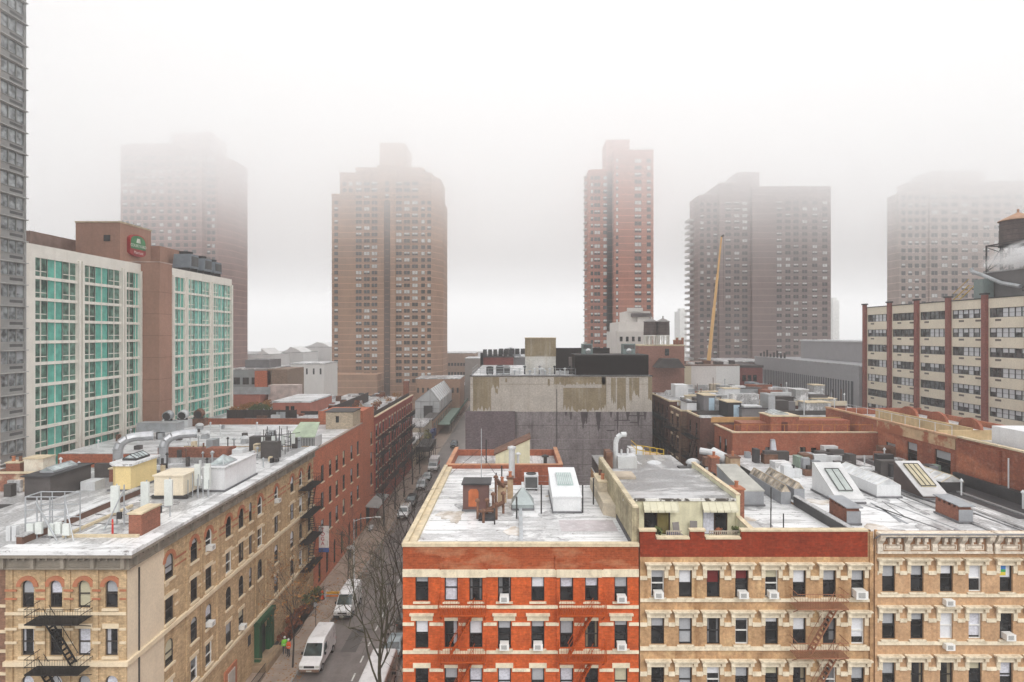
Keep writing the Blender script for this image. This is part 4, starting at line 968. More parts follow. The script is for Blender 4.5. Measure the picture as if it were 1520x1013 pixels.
for zz in (1., 2.): mb.tube((-31, 72, zr + zz), (-26.8, 75.5, zr + zz), .04); mb.tube((-31, 75.5, zr + zz), (-26.8, 72, zr + zz), .04)
mb.build('mast', DKMET, t)
for i in range(4): antenna_panel(t, -30 + i * .9, 72.2 + i * .8, zr + .8, 1.2, .4)
# green topped cooler on white legs at the edge of the salmon house roof
t = thing('cooling_unit', 'grey slatted cooling unit with pale green sloping lid on the salmon house roof', 'cooling unit', (-27.5, 80, 18)); z0 = zt_r1 = 17.95
mb = MB(); mb.box(-29.2, -26.0, 78.5, 81.5, z0 + .4, z0 + 1.7)
for i in range(16): mb.box(-29.1 + i * .2, -29.0 + i * .2, 78.44, 78.498, z0 + .45, z0 + 1.65, 1)
mb.build('case', [GALV2, GRIL], t); mb = MB(); mb.hexa([(-29.3, 78.3, z0 + 1.75), (-25.9, 78.3, z0 + 1.75), (-26.3, 81.6, z0 + 3.2), (-28.9, 81.6, z0 + 3.2), (-29.3, 78.3, z0 + 1.85), (-25.9, 78.3, z0 + 1.85), (-26.3, 81.6, z0 + 3.3), (-28.9, 81.6, z0 + 3.3)]); mb.build('lid', mat('pale_green_sheet', (.42, .50, .36), rough=.5, streak=.2), t)
for x in (-29, -26.2): MB().box(x - .08, x + .08, 78.6, 81.4, z0, z0 + .4).build('leg', GALV, t)
for i, (x, y, s_) in enumerate(((-36.5, 91, 1.2), (-50, 96, 1.), (-45, 88, 1.1), (-37.5, 84, 1.0))): mushroom(x, y, 17.95, s_, 'round hooded fan standing alone on the white roof of the salmon house', group='fans on the salmon house roof')
# chiller row behind
for i, (x, y) in enumerate(((-55.5, 97), (-53.6, 98), (-51.8, 99.5))):
    t = thing('chiller', ['grey rooftop chiller with open fan, left of three under the pink hotel core', 'grey rooftop chiller with open fan, middle one under the pink hotel core', 'rusty brown rooftop chiller, right of three under the pink hotel core'][i], 'chiller', (x, y, 17.95))
    m_ = (GALV, GALV2, RUST)[i]
    MB().box(x - 1.2, x + .6, y, y + 1.5, 17.96, 19.2).build('case', m_, t); mb = MB(); mb.tube((x - .3, y - .02, 19.9), (x - .3, y + .9, 20.1), .75, n=14); mb.build('fan_ring', m_, t); MB().tube((x - .3, y - .1, 19.88), (x - .3, y - .03, 19.9), .6, n=14).build('fan', DKMET, t)
    MB().box(x - 1.1, x + .5, y + .1, y + .3, 19.203, 19.5).build('bracket', DKMET, t)
t = thing('condenser_bank', 'long low grey condenser bank on steel legs below the pink hotel core', 'condenser', (-52, 88, 17.95)); MB().box(-54.4, -48.6, 87, 89, 19.0, 20.3).build('case', GALV, t); mb = MB()
for x in (-54, -51.5, -49): mb.box(x - .1, x + .1, 87.1, 88.9, 17.95, 18.998)
mb.build('leg', DKMET, t)

# small things scattered over the left roofs: vents, pipes, cable runs, flashings, wet patches
rr = random.Random(44)
for i in range(46):
    x, y = rr.uniform(-41, -27), rr.uniform(59.5, 76)
    if -28.6 < x and y < 62: continue
    h = rr.choice([.35, .5, .7, 1.0, 1.3]); w_ = rr.uniform(.2, .7)
    if i % 3: MB().box(x, x + w_, y, y + w_ * rr.uniform(.6, 2), zr, zr + h).build('roof_block', rr.choice([GALV, DKB2, BRK, GALV2, DKMET, COPE]), BT)
    else: pipe(BT, x, y, zr, h + .4, .07, rr.choice([GALV, DKMET, RUST]), 1)
for i in range(30):
    x, y = rr.uniform(-58, -43), rr.uniform(43, 65); h = rr.choice([.4, .7, 1.1]); w_ = rr.uniform(.3, 1.3)
    if i % 3: MB().box(x, x + w_, y, y + w_, 18.56, 18.56 + h).build('roof_block', rr.choice([GALV, DKB2, BRK, WHITER2, RUST]), LN)
    else: pipe(LN, x, y, 18.56, h + .5, .08, GALV2, 1)
for i in range(22):
    x, y = rr.uniform(-57, -29), rr.uniform(79, 100); h = rr.choice([.3, .5, .9]); w_ = rr.uniform(.2, .8)
    if i % 2: MB().box(x, x + w_, y, y + w_, 17.96, 17.96 + h).build('roof_block', rr.choice([GALV, DKB2, GALV2, RUST]), R1)
    else: pipe(R1, x, y, 17.96, h + .5, .08, GALV2, 1)
for i in range(12):
    y = 42.5 + i * 2.7; pts = [(-33.2, y, zr + .03)] + [(-33.2 + q * 1.0, y + rr.uniform(-.5, .5), zr + .03) for q in range(1, 6)]; MB().path(pts, .025, 4).build('cable_run', DKMET, BT)
for x0, x1, y0, y1 in ((-28.42, -26.18, 54.68, 61.62), (-37.0, -34.8, 54.9, 59.1)): MB().box(x0, x1, y0, y1, zr + .002, zr + .16).build('flashing', GCURB0, BT)
for i in range(9):
    x, y = rr.uniform(-33, -28), rr.uniform(43, 53); MB().prism(blob(x, y, rr.uniform(.4, 1.1), rr.uniform(.8, 2.2), rr), 'z', zr + .002, zr + .006 + .001 * i).build('wet_patch', WETP, BT)
# ---------------------------------------------------------------- white framed hotel with teal panels
HW = mat('white_precast', (.90, .86, .78), var=.07, streak=.15, streak_col=(.5, .42, .34)); TEAL = glass('teal_panel', (.13, .43, .35), rough=.15, var=.12, ior=1.5); HGL = glass('green_tinted_glass', (.09, .17, .135), rough=.05, var=.5, ior=1.6); HGL2 = glass('pale_green_glass_bay', (.20, .40, .32), rough=.06, var=.3, ior=1.6)
PINK = mat('pink_brown_panel', (.42, .235, .17), var=.1, scale=.2, streak=.12)
HT = thing('hotel', 'tall white framed hotel with teal glass bays and pink brown core', 'building', (-66, 95, 0))
xa, xb = -61.6, -58.6; TH, TH2 = EAST(xa, 0), EAST(xb, 0)
ya = lambda px: xa * 900 / (px - 765); yb = lambda px: xb * 900 / (px - 765)
bays = [(ya(52.5), ya(115)), (ya(126), ya(179.7)), (ya(187.5), ya(207))]; bays2 = [(yb(257.5), yb(274.4)), (yb(280), yb(312)), (yb(317), yb(343))]
zrows = [42.95 - 2.78 * i for i in range(11)]
mb = MB(); facade(mb, TH, 75.6, ya(209), 0, 44.6, [(a, b, z - 2.38, z) for a, b in bays for z in zrows], depth=.3); shell(mb, -80, xa, 75.6, ya(209), 0, 44.6, front=True, right=False)
facade(mb, TH2, 103.5, yb(344), 0, 44.4, [(a, b, z - 2.38, z) for a, b in bays2 for z in zrows], depth=.3); mb.poly([(-80, yb(344), 0), (xb, yb(344), 0), (xb, yb(344), 44.4), (-80, yb(344), 44.4)])
for yy in (75.9, ya(116.5), ya(121.5), ya(181), ya(184.5), ya(208)): TH.box(mb, yy - .18, yy + .18, .004, .28, 0, 43.4)
for yy in (yb(256), yb(277), yb(314.5), yb(343.6)): TH2.box(mb, yy - .16, yy + .16, .004, .28, 0, 43.2)
mb.build('wall', HW, HT)
for T_, bb in ((TH, bays), (TH2, bays2)):
    for bi, (a, b) in enumerate(bb):
        W_ = b - a; seg = [(0, .3, 0), (.3, .66, 1), (.66, 1, 0)] if bi < 2 else ([(0, .6, 0), (.6, 1, 1)] if T_ is TH else [(0, .3, 0), (.3, .66, 1), (.66, 1, 0)])
        if T_ is TH2 and bi == 0: seg = [(0, .45, 0), (.45, 1, 1)]
        key = ('hot', round(a, 1))
        f = MB(); gl_ = []
        for s0, s1, kind in seg:
            u0, u1 = s0 * W_, s1 * W_; um = (u0 + u1) / 2
            for c in (u0, um, u1): f.box(c - .05, c + .05, .18, .3, 0, 2.38)
            q = MB(); q.poly([(u0, .28, 0), (u1, .28, 0), (u1, .28, 2.38), (u0, .28, 2.38)]); gl_.append(('teal_panel', q.mesh('teal_panel', TEAL)) if kind else ('pane', q.mesh('pane', HGL if T_ is TH else HGL2)))
            if not kind: f.box(u0, u1, .19, .3, .62, .72)
        mf = f.mesh('window', HW)
        for z in zrows:
            o = link('window', mf, HT, Vector(T_(a, 0, z - 2.38)) - wloc(HT), T_.rz)
            for nm, me in gl_: link(nm, me, o)
mb = MB(); mb.box(-80, xa - .02, 75.7, ya(209), 44.2, 44.4); mb.box(-80, xb - .02, 103.6, yb(344) - .02, 44., 44.2); mb.build('roof', GREYR, HT)
mb = MB(); mb.box(-70, xb + .02, ya(209.5), 103.4, 0, 44.9); mb.build('core', PINK, HT); mb = MB(); mb.box(-70, xb + .1, ya(209.5) - .1, 103.5, 44.903, 45.05); mb.build('coping', mat('pink_coping', (.6, .45, .38)), HT)
for zz in (22, 25.6, 29.2, 32.8, 36.4, 40): MB().box(-62, xb + .035, ya(209.5) - .015, 103.402, zz, zz + .06).build('joint_line', mat('panel_joint', (.25, .13, .10)), HT)
mb = MB(); mb.box(-73.4, -66, 101.2, 109.8, 44, 51.7); mb.box(-73.5, -65.9, 101.1, 109.9, 51.703, 51.95, 1); mb.build('penthouse', [PINK, COPE], HT)
mb = MB(); mb.box(-72, -64.5, 110, 118, 44, 49.1); mb.build('penthouse', PINK, HT); MB().box(-92, -76, 95, 106, 40, 49.3).build('penthouse', mat('dull_pink', (.33, .22, .18)), HT)
MB().box(-68.6, -67.6, 101.0, 101.19, 48.6, 49.6).build('vent_hood', DKMET, HT)
rr = random.Random(8); 
for i in range(7): MB().box(-65.95, -65.7, 101.6 + i * 1.15, 101.9 + i * 1.15, 51.953, 52.15 + .1 * (i % 3)).build('roof_clip', GALV2, HT)
# the oval hotel sign
SGG = mat('sign_green', (.06, .24, .09), rough=.4); SGR = mat('sign_red', (.42, .03, .03), rough=.4); SGW = mat('sign_white', (.75, .78, .68))
sg = thing('hotel_sign', 'rounded green and red sign with white lettering high on the pink hotel penthouse', 'sign', (-66, 105.3, 48.6)); TS = EAST(-66, 0)
def rnd(u0, u1, z0, z1, top=.6, n=8):
    pts = []
    for i in range(n + 1): t_ = PI * i / n; pts.append(((u0 + u1) / 2 + (u1 - u0) / 2 * math.cos(t_), z1 - top + top * math.sin(t_)))
    for i in range(n + 1): t_ = PI * i / n; pts.append(((u0 + u1) / 2 - (u1 - u0) / 2 * math.cos(t_), z0 + top * .7 - top * .7 * math.sin(t_)))
    return pts
def plate(name, pts, d0, d1, m):
    mb = MB(); n = len(pts); k = mb.pts([TS(u, d0, z) for u, z in pts] + [TS(u, d1, z) for u, z in pts])
    for i in range(n): mb.f.append((k + i, k + (i + 1) % n, k + n + (i + 1) % n, k + n + i)); mb.m.append(0)
    mb.f.append(tuple(k + n + i for i in range(n))); mb.m.append(0); mb.build(name, m, sg)
plate('backing', rnd(103.0, 107.4, 46.5, 50.3, 1.0), .02, .55, SGR)
plate('green_panel', [(u, max(z, 47.75)) for u, z in rnd(103.2, 107.2, 46.7, 50.1, 1.0)], .552, .62, SGG)
text(sg, 'COURTYARD', (-65.36, 105.2, 48.3), .72, SGW, PI / 2); text(sg, 'Marriott', (-65.36, 105.2, 47.15), .75, mat('sign_pink_white', (.8, .62, .58)), PI / 2)
plate('emblem', [(104.6, 48.85), (105.8, 48.85), (105.6, 49.6), (104.8, 49.6)], .622, .65, SGW)
for i, (y, s_) in enumerate(((112, 2.6), (117, 2.4), (121, 2.2))):
    t = thing('cooling_tower', ['large grey cooling tower on the hotel roof, biggest of three', 'middle grey cooling tower on the hotel roof', 'smallest grey cooling tower at the far hotel roof edge'][i], 'cooling tower', (-61, y, 44.2))
    MB().prism([(y, 45.4), (y + 3.4, 45.4), (y + 3.2, 45.4 + s_), (y + .6, 45.4 + s_)], 'x', -63.4, -60.2).build('case', mat('blue_grey_metal', (.22, .25, .28), rough=.5, var=.2), t); mb = MB()
    for yy in (y + .3, y + 3): mb.box(-63.3, -60.3, yy - .12, yy + .12, 44.2, 45.398)
    mb.build('leg', DKMET, t); MB().lathe(-61.8, y + 1.8, [(1.1, 45.4 + s_), (1.2, 45.9 + s_)], 14).build('fan_ring', DKMET, t)
    MB().box(-60.19, -60.1, y + .7, y + 3, 45.8, 45.5 + s_ * .8).build('louvre', GRIL, t)

# ---------------------------------------------------------------- grey glass tower at the left edge
GT = thing('glass_tower', 'tall grey residential tower with glass bays at the left picture edge', 'building', (-70, 66, 0)); TG = EAST(-61, 0)
GTM = mat('grey_metal_panel', (.33, .325, .315), rough=.5, var=.15); GTG = glass('grey_tower_glass', (.20, .215, .22), rough=.05, var=.6, ior=1.9); PCON = mat('pale_pink_concrete', (.5, .42, .36), var=.1)
mb = MB(); mb.box(-90, -61.02, 50, 75.2, 0, 96); mb.box(-61.018, -60.8, 71.2, 71.62, 0, 96, 1); mb.build('wall', [GTM, PCON], GT)
zz = [18.3 + 2.69 * i for i in range(22)]
f = MB(); f.box(0, 3.5, -.02, .02, 0, .95)
for c in (0, 1.15, 2.3, 3.44): f.box(c, c + .07, -.08, .1, .95, 2.5)
f.box(0, 3.5, -.1, .1, .93, 1.0); f.box(0, 3.5, -.12, .1, 2.48, 2.6); f.box(1.4, 3.3, -.04, -.021, .35, .7, 1)
p = MB(); p.poly([(0, .05, .95), (3.5, .05, .95), (3.5, .05, 2.5), (0, .05, 2.5)])
mf, mp = f.mesh('window', [GTM, GRIL]), p.mesh('pane', GTG); MB_b = MB(); MB_b.poly([(2.4, .03, 1.5), (3.4, .03, 1.5), (3.4, .03, 2.45), (2.4, .03, 2.45)]); mbl = MB_b.mesh('blind', BL1)
for i, z in enumerate(zz):
    for y in (59.5, 63.55, 67.6, 71.65):
        o = link('window', mf, GT, Vector((-60.95, y, z - .6)) - wloc(GT), PI / 2); link('pane', mp, o)
        if (i * 7 + int(y)) % 3 == 0: link('blind', mbl, o)
for i, z in enumerate(zz): MB().box(-61.0, -60.55, 59.3, 75.45, z - .72, z - .62).build('floor_edge', mat('pale_floor_edge', (.5, .49, .47)), GT)
MB().box(-61.3, -60.9, 75.21, 75.5, 0, 96).build('corner_fin', GTM, GT)
# ---------------------------------------------------------------- on the orange tenement's roof
z0 = oroof
RB_ = mat('brown_painted_sheet', (.16, .085, .075), var=.25, streak=.3)
bh = part('bulkhead', OT, (-3.1, 49, z0)); MB().box(-4.2, -2.15, 48.5, 50.3, z0, z0 + 2.15).build('wall', RB_, bh); MB().box(-4.3, -1.95, 48.3, 50.5, z0 + 2.153, z0 + 2.28).build('roof', TARR, bh)
mb = MB(); mb.prism([(-3.75, z0 + .4), (-2.95, z0 + .4), (-2.95, z0 + 1.6), (-3.1, z0 + 1.8), (-3.6, z0 + 1.8), (-3.75, z0 + 1.6)], 'y', 48.46, 48.497); mb.build('rust_patch', mat('orange_rust', (.55, .16, .06), var=.4), bh)
rr = random.Random(5)
t = thing('flue_pipe', 'cluster of rusty flue pipes with caps and a sloping duct on the orange tenement roof', 'flue', (-2, 47.5, z0)); mb = MB()
for x, y, h in ((-1.6, 49.6, 2.4), (-2.9, 46.6, 1.3), (-2.2, 47.1, 1.2), (-1.75, 47.7, 1.5), (-.95, 47.9, 1.5), (-1.45, 46.4, 1.1), (-2.4, 45.6, .8)):
    mb = MB(); mb.tube((x, y, z0), (x, y, z0 + h), .1, n=8); mb.lathe(x, y, [(.12, z0 + h), (.2, z0 + h + .02), (.19, z0 + h + .17), (.06, z0 + h + .26)], 8); mb.build('pipe', RUST, t)
mb = MB(); mb.tube((-2.3, 46.9, z0 + .5), (-.9, 47.6, z0 + 1.0), .17, n=8); mb.tube((-3.0, 46.8, z0 + .5), (-1.7, 46.9, z0 + .5), .11, n=8); mb.tube((-1.6, 49.6, z0 + 2.3), (-.8, 51.5, z0 + 1.1), .15, n=8); mb.build('duct', RUST, t)
mb = MB(); mb.box(-2.8, -1.6, 46.0, 47.3, z0 + .003, z0 + .25); mb.build('tar_curb', TARR, t)
for x0, x1, y0, y1, h in ((-1.5, -.75, 51, 51.8, 1.5), (-.7, -.2, 52.2, 53.0, 1.7)): chimney(OT, x0, x1, y0, y1, z0, z0 + h, mat('tan_render_stack', (.50, .36, .23), var=.3, dirt=(.25, .1, .05), dirt_amt=.5), 1, RUST)
sk = part('skylight', OT, (.6, 49.6, z0)); PGM = mat('grey_green_sheet', (.36, .40, .40), rough=.45, var=.15, metal=.2)
MB().box(-.25, 1.45, 48.8, 50.6, z0, z0 + .45).build('curb', PGM, sk); mb = MB(); ap = (.6, 49.7, z0 + 1.75); c = [(-.32, 48.72, z0 + .455), (1.52, 48.72, z0 + .455), (1.52, 50.68, z0 + .455), (-.32, 50.68, z0 + .455)]
for i in range(4): mb.poly([c[i], c[(i + 1) % 4], ap])
mb.build('pyramid', PGM, sk); MB().box(.5, .7, 49.6, 49.8, z0 + 1.6, z0 + 2.05).build('finial', GALV2, sk)
pipe(OT, -.35, 60, z0, 2.8, .3, GALV2, 0); MB().lathe(-.35, 60, [(.32, z0 + 2.8), (.42, z0 + 2.85), (.42, z0 + 3.05), (.1, z0 + 3.15)], 12).build('vent_cap', GALV2, OT)
condenser(1.45, 55.6, z0 + .005, 1.25, 'white air conditioning unit with dark grille alone at the rear of the orange tenement roof')
bh = part('bulkhead', OT, (4.1, 51, z0)); x0, x1, ya_, yb_ = 3.0, 5.2, 48.0, 54.5; WHS = mat('white_sheet_bulkhead', (.74, .75, .76), rough=.45, var=.06, streak=.2, streak_col=(.45, .45, .46), streak_scale=2)
MB().prism([(ya_, z0), (yb_, z0), (yb_, z0 + 2.1), (ya_, z0 + 1.25)], 'x', x0, x1).build('wall', WHS, bh)
MB().hexa([(x0 - .08, ya_ - .08, z0 + 1.25), (x1 + .08, ya_ - .08, z0 + 1.25), (x1 + .08, yb_ + .05, z0 + 2.11), (x0 - .08, yb_ + .05, z0 + 2.11), (x0 - .08, ya_ - .08, z0 + 1.36), (x1 + .08, ya_ - .08, z0 + 1.36), (x1 + .08, yb_ + .05, z0 + 2.22), (x0 - .08, yb_ + .05, z0 + 2.22)]).build('roof_sheet', WHS, bh)
sz = lambda y: z0 + 1.36 + (y - ya_ + .08) * .862 / 6.63
mb = MB(); mb.hexa([(3.5, 50.2, sz(50.2) - .02), (4.8, 50.2, sz(50.2) - .02), (4.8, 52.9, sz(52.9) - .02), (3.5, 52.9, sz(52.9) - .02), (3.5, 50.2, sz(50.2) + .12), (4.8, 50.2, sz(50.2) + .12), (4.8, 52.9, sz(52.9) + .12), (3.5, 52.9, sz(52.9) + .12)]); s_ = mb.build('skylight', mat('pale_green_glass', (.45, .55, .53), rough=.2), bh); mb = MB()
for i in range(9): x = 3.5 + i * .1625; mb.tube((x, 50.15, sz(50.15) + .14), (x, 52.95, sz(52.95) + .14), .018, n=4)
mb.build('glazing_bar', GALV2, s_)
for x, y, h in ((2.05, 47.9, 2.3), (5.35, 48.2, 2.2), (6.5, 50.5, 2.2), (.1, 46.6, 1.7), (-1.55, 45.2, 1.2), (-1.2, 53.5, 2.6), (-1.75, 55.5, 1.5)): pipe(OT, x, y, z0, h, .06, DKMET)
mb = MB(); mb.box(3.3, 7.4, 43.6, 46.2, z0 + .003, z0 + .018); mb.build('roof_patch', mat('grey_roof_patch', (.50, .45, .46), rough=.45, var=.2, dirt=(.75, .74, .74), dirt_amt=.6), OT)
ck = mat('cream_flashing', (.60, .52, .40), var=.25, dirt=(.3, .22, .15), dirt_amt=.5)
mb = MB(); mb.prism([(6.9, 47.6), (8.05, 46.6), (8.05, 56), (6.9, 56)], 'z', z0 + .002, z0 + .95); mb.build('stack_base', ck, OT); chimney(OT, 7.0, 7.9, 51, 54, z0 + .954, z0 + 1.7, ck, 2)
mb = MB(); mb.box(7.72, 8.1, 40.6, 46.5, z0 + .003, z0 + .4); mb.build('side_kerb', TARR, OT)
t = thing('aerial', 'tall thin aerial mast with wires near the rear of the orange tenement roof', 'aerial', (-3.2, 57, z0)); mb = MB(); mb.tube((-3.2, 57, z0), (-3.2, 57, z0 + 5.3), .04); mb.build('mast', GALV, t); mb = MB()
for a, b in (((-3.2, 57, z0 + 3.5), (-6.4, 59, z0 + .5)), ((-3.2, 57, z0 + 3), (-.9, 54, z0 + .4))): mb.tube(a, b, .02, n=4)
mb.build('guy_wire', DKMET, t)
# ---------------------------------------------------------------- low annex with red parapets behind it
AN = thing('brick_annex', 'low annex with red brick parapets between the orange tenement and the blank wall', 'building', (-1, 70, 0))
ax0, ax1, ay0, ay1, az = -7.3, 5.0, 64.1, 74, 18.3
APB = mat('orange_red_parapet', (.40, .12, .06), brick=.22, var=.3, streak=.3)
mb = MB(); mb.box(ax0, ax1, ay0, ay0 + .35, 0, az + .9); mb.box(ax0, ax1, ay1 - .35, ay1, 0, az + .7); mb.box(ax0, ax0 + .35, ay0 + .351, ay1 - .351, 0, az + .9); mb.box(ax1 - .35, ax1, ay0 + .351, ay1 - .351, 0, az + .9); mb.build('wall', APB, AN)
mb = MB(); mb.box(ax0 - .05, ax1 + .05, ay0 - .05, ay0 + .4, az + .903, az + 1.0); mb.box(ax0 - .05, ax0 + .4, ay0 + .401, ay1, az + .903, az + 1.0); mb.box(ax1 - .4, ax1 + .05, ay0 + .401, ay1, az + .903, az + 1.0); mb.build('coping', mat('orange_coping', (.52, .26, .15), var=.25), AN)
MB().box(ax0 + .36, ax1 - .36, ay0 + .36, ay1 - .36, az - .2, az).build('roof', WHITER2, AN)
b = MB(); b.prism([(-2.2, az), (1.6, az), (1.6, az + 3.1), (-2.2, az + 1.4)], 'y', 67, 70.5); w_ = b.build('stair_bulkhead', PCR, AN); b = MB(); b.hexa([(-2.4, 66.9, az + 1.35), (1.7, 66.9, az + 3.18), (1.7, 70.6, az + 3.18), (-2.4, 70.6, az + 1.35), (-2.4, 66.9, az + 1.47), (1.7, 66.9, az + 3.3), (1.7, 70.6, az + 3.3), (-2.4, 70.6, az + 1.47)]); b.build('roof_sheet', RUST, w_)
pipe(AN, .3, 66.2, az, 1.6, .14, GALV2, 1); pipe(AN, 3.4, 69, az, .8, .2, DKMET, 1); pipe(AN, -3.2, 66.5, az, 3.2, .07, DKMET)
# ---------------------------------------------------------------- the big blank-walled building
BW = thing('blank_walled_building', 'large windowless building with peeling cream wall above a purple grey base', 'building', (7, 95, 0)); by = 95.
bxa, bxb, bzt, bzm = X(698, by), X(968, by), Z(559, by), Z(611.5, by)
UP = mat('peeling_cream_wall', (.60, .55, .49), var=.14, scale=.3, fine=.14, streak=.4, streak_col=(.33, .27, .2), streak_scale=.7, dirt=(.40, .36, .31), dirt_amt=.5)
LOWP = mat('purple_grey_render', (.32, .285, .288), var=.25, scale=.3, fine=.15, streak=.6, streak_col=(.07, .055, .06), streak_scale=.8, dirt=(.10, .08, .085), dirt_amt=.6); LOWD = mat('dark_purple_brick', (.19, .15, .16), brick=.3, var=.2)
TANP = mat('tan_wall_paint', (.33, .265, .17), var=.2, scale=.5, streak=.5, streak_col=(.5, .45, .38), streak_scale=1.2)
TB = FRONT(0, by)
mb = MB(); mb.box(bxa, bxb, by, 128, 0, bzt); mb.build('wall', UP, BW)
mb = MB(); TB.box(mb, X(765, by), bxb + .03, .003, .05, 0, bzm); mb.build('base_render', LOWP, BW); mb = MB(); TB.box(mb, X(691, by), X(765, by) - .02, .003, .3, 0, bzm + .1); mb.build('base_render', LOWD, BW)
for x in (765.5, 826): mb = MB(); TB.box(mb, X(x, by), X(x, by) + .09, .051, .09, 8, bzm if x < 800 else bzt - 2); mb.build('wall_joint', DKMET, BW)
for zz in (bzt - 1.25,): mb = MB(); TB.box(mb, bxa, bxb, .003, .02, zz, zz + .06); mb.build('wall_joint', TANP, BW)
mb = MB(); TB.box(mb, bxa, bxb, .052, .07, Z(653, by), Z(653, by) + .06); mb.build('wall_joint', mat('pale_scar', (.35, .3, .32)), BW)
rr = random.Random(21)
def drip(x0, x1, y0, y1):                                   # patches of tan paint with run-down ends
    n = max(2, int((x1 - x0) / 5)); a, b = X(x0, by), X(x1, by); zt_ = Z(y0, by); pts = [(a, zt_), (b, zt_)]
    for i in range(n * 2 + 1):
        f = 1 - i / (n * 2); pts.append((a + (b - a) * f, Z(y1, by) + (rr.uniform(0, 1.2) if i % 2 else rr.uniform(-.3, .3)) * min(1, (y1 - y0) / 25)))
    b_ = MB(); k = b_.pts([TB(u, .012, z) for u, z in pts]); b_.f.append(tuple(range(k, k + len(pts)))); b_.m.append(0); b_.build('tan_paint_patch', TANP, BW)
for d in ((702, 729, 560, 611), (729, 741, 560, 577), (735, 739, 577.2, 585), (750, 753, 562, 568), (813, 816, 563, 574), (822, 829, 560, 572), (829, 899, 560, 572), (836, 893, 576, 611), (893, 900, 560, 611), (907, 914, 561, 600), (916, 929, 561, 611), (934, 938, 561, 596), (938.5, 949, 561, 590), (962, 968, 560, 597)): drip(*d)
DRK = mat('dark_run_stain', (.105, .085, .09), var=.3)
for px, ln, w_ in ((845, 12, .5), (862, 26, .8), (868, 18, .5), (884, 30, .9), (929, 14, .6), (945, 22, .5), (905, 9, .4), (838, 7, .4), (915, 34, .35), (955, 12, .5)):
    a, z1 = X(px, by), bzm - .02; n = 10; pts = [(a, z1), (a + w_, z1)] + [(a + w_ * (.5 + .5 * (1 - i / n) ** .6 + rr.uniform(-.08, .08)), z1 - ln * .1055 * i / n) for i in range(1, n + 1)] + [(a + w_ * (.5 - .5 * (1 - i / n) ** .6 + rr.uniform(-.08, .08)), z1 - ln * .1055 * i / n) for i in range(n - 1, 0, -1)]
    b_ = MB(); k = b_.pts([TB(u, .062, z) for u, z in pts]); b_.f.append(tuple(range(k, k + len(pts)))); b_.m.append(0); b_.build('run_stain', DRK, BW)
for x0, x1, y in ((912, 935, 625), (935, 948, 628), (900, 912, 640), (930, 958, 618)): b_ = MB(); TB.box(b_, X(x0, by), X(x1, by), .051, .064, Z(y, by), Z(y, by) + .16); b_.build('wall_crack', DRK, BW)
for y in (632, 668, 690): b_ = MB(); TB.box(b_, X(766, by), bxb, .051, .058, Z(y, by), Z(y, by) + .05); b_.build('wall_joint', DRK, BW)
mb = MB(); mb.box(bxa - .1, bxb + .1, by - .12, 128.1, bzt + .003, bzt + .12); mb.build('coping', DKMET, BW)
zt = bzt + .13
MB().box(bxa + .2, bxb - .2, by + .2, 127.5, bzt + .123, zt).build('roof', WHITER2, BW)
tw = part('stair_tower', BW, (4, 100, zt)); x0, x1 = X(780, 100), X(825, 100); zt2 = Z(502.5, 100)
MB().box(x0, x1, 100, 105, zt, zt + 2.8).build('lower_wall', mat('white_stained_wall', (.7, .68, .63), var=.12, streak=.4, streak_col=(.4, .33, .22)), tw); MB().box(x0 - .02, x1 + .02, 99.98, 105.02, zt + 2.803, zt2).build('upper_wall', TANP, tw); MB().box(x0 - .08, x1 + .08, 99.9, 105.1, zt2 + .003, zt2 + .12).build('coping', COPE, tw)
lv = part('louvre_screen', BW, (15, 96, zt)); x0, x1 = X(853, 96), X(963, 96); zz = Z(526, 96); LVM = mat('dark_brown_louvre', (.030, .022, .021), rough=.6, var=.2)
MB().box(x0 + .05, x1 - .05, 96.15, 103, zt, zz - .1).build('wall', LVM, lv); mb = MB()
for i in range(18): h = zt + .1 + i * (zz - zt - .15) / 18; mb.hexa([(x0, 95.95, h), (x1, 95.95, h), (x1, 96.14, h + .1), (x0, 96.14, h + .1), (x0, 95.95, h + .03), (x1, 95.95, h + .03), (x1, 96.14, h + .13), (x0, 96.14, h + .13)])
mb.build('louvre', LVM, lv); MB().box(X(825, 108), X(905, 108), 108, 110, zt, Z(517, 108)).build('rear_screen', LVM, BW); MB().box(X(845, 99), x0 - .1, 99, 100, zt, zz - .6).build('side_screen', mat('brown_grey_screen', (.2, .17, .16)), BW)
for i, (a, b) in enumerate(((864, 879), (924, 942))):
    t = thing('rooftop_unit', ['grey green air handler with white duct above the dark louvres, left one', 'grey green air handler with white duct above the dark louvres, right one'][i], 'air conditioner', (X(a, 99), 99, zz)); x0, x1 = X(a, 98.6), X(b, 98.6); b_ = MB(); b_.box(x0, x1, 98, 100, zz - .095, zz + 1.6); b_.build('case', mat('grey_green_unit', (.22, .27, .26), rough=.5, var=.15), t)
    b_ = MB(); b_.tube((x0 + .9, 97.7, zz + .3), (x0 + .9, 97.99, zz + .6), .4, n=12); b_.build('duct', GALV2, t); b_ = MB(); b_.box(x0 + .15, x1 - .15, 97.96, 97.997, zz + .8, zz + 1.4); b_.build('grille', GRIL, t)
mb = MB()                                                     # guard rail along the roof edge
for h in (.55, 1.1): mb.path([(bxa + .3, 110, zt + h), (bxa + .3, by + .35, zt + h), (X(852, 96), by + .35, zt + h)], .03, 4)
for i in range(14): x = bxa + .3 + i * 1.25; mb.tube((x, by + .35, zt), (x, by + .35, zt + 1.1), .03, n=4)
mb.build('guard_rail', GALV, BW)
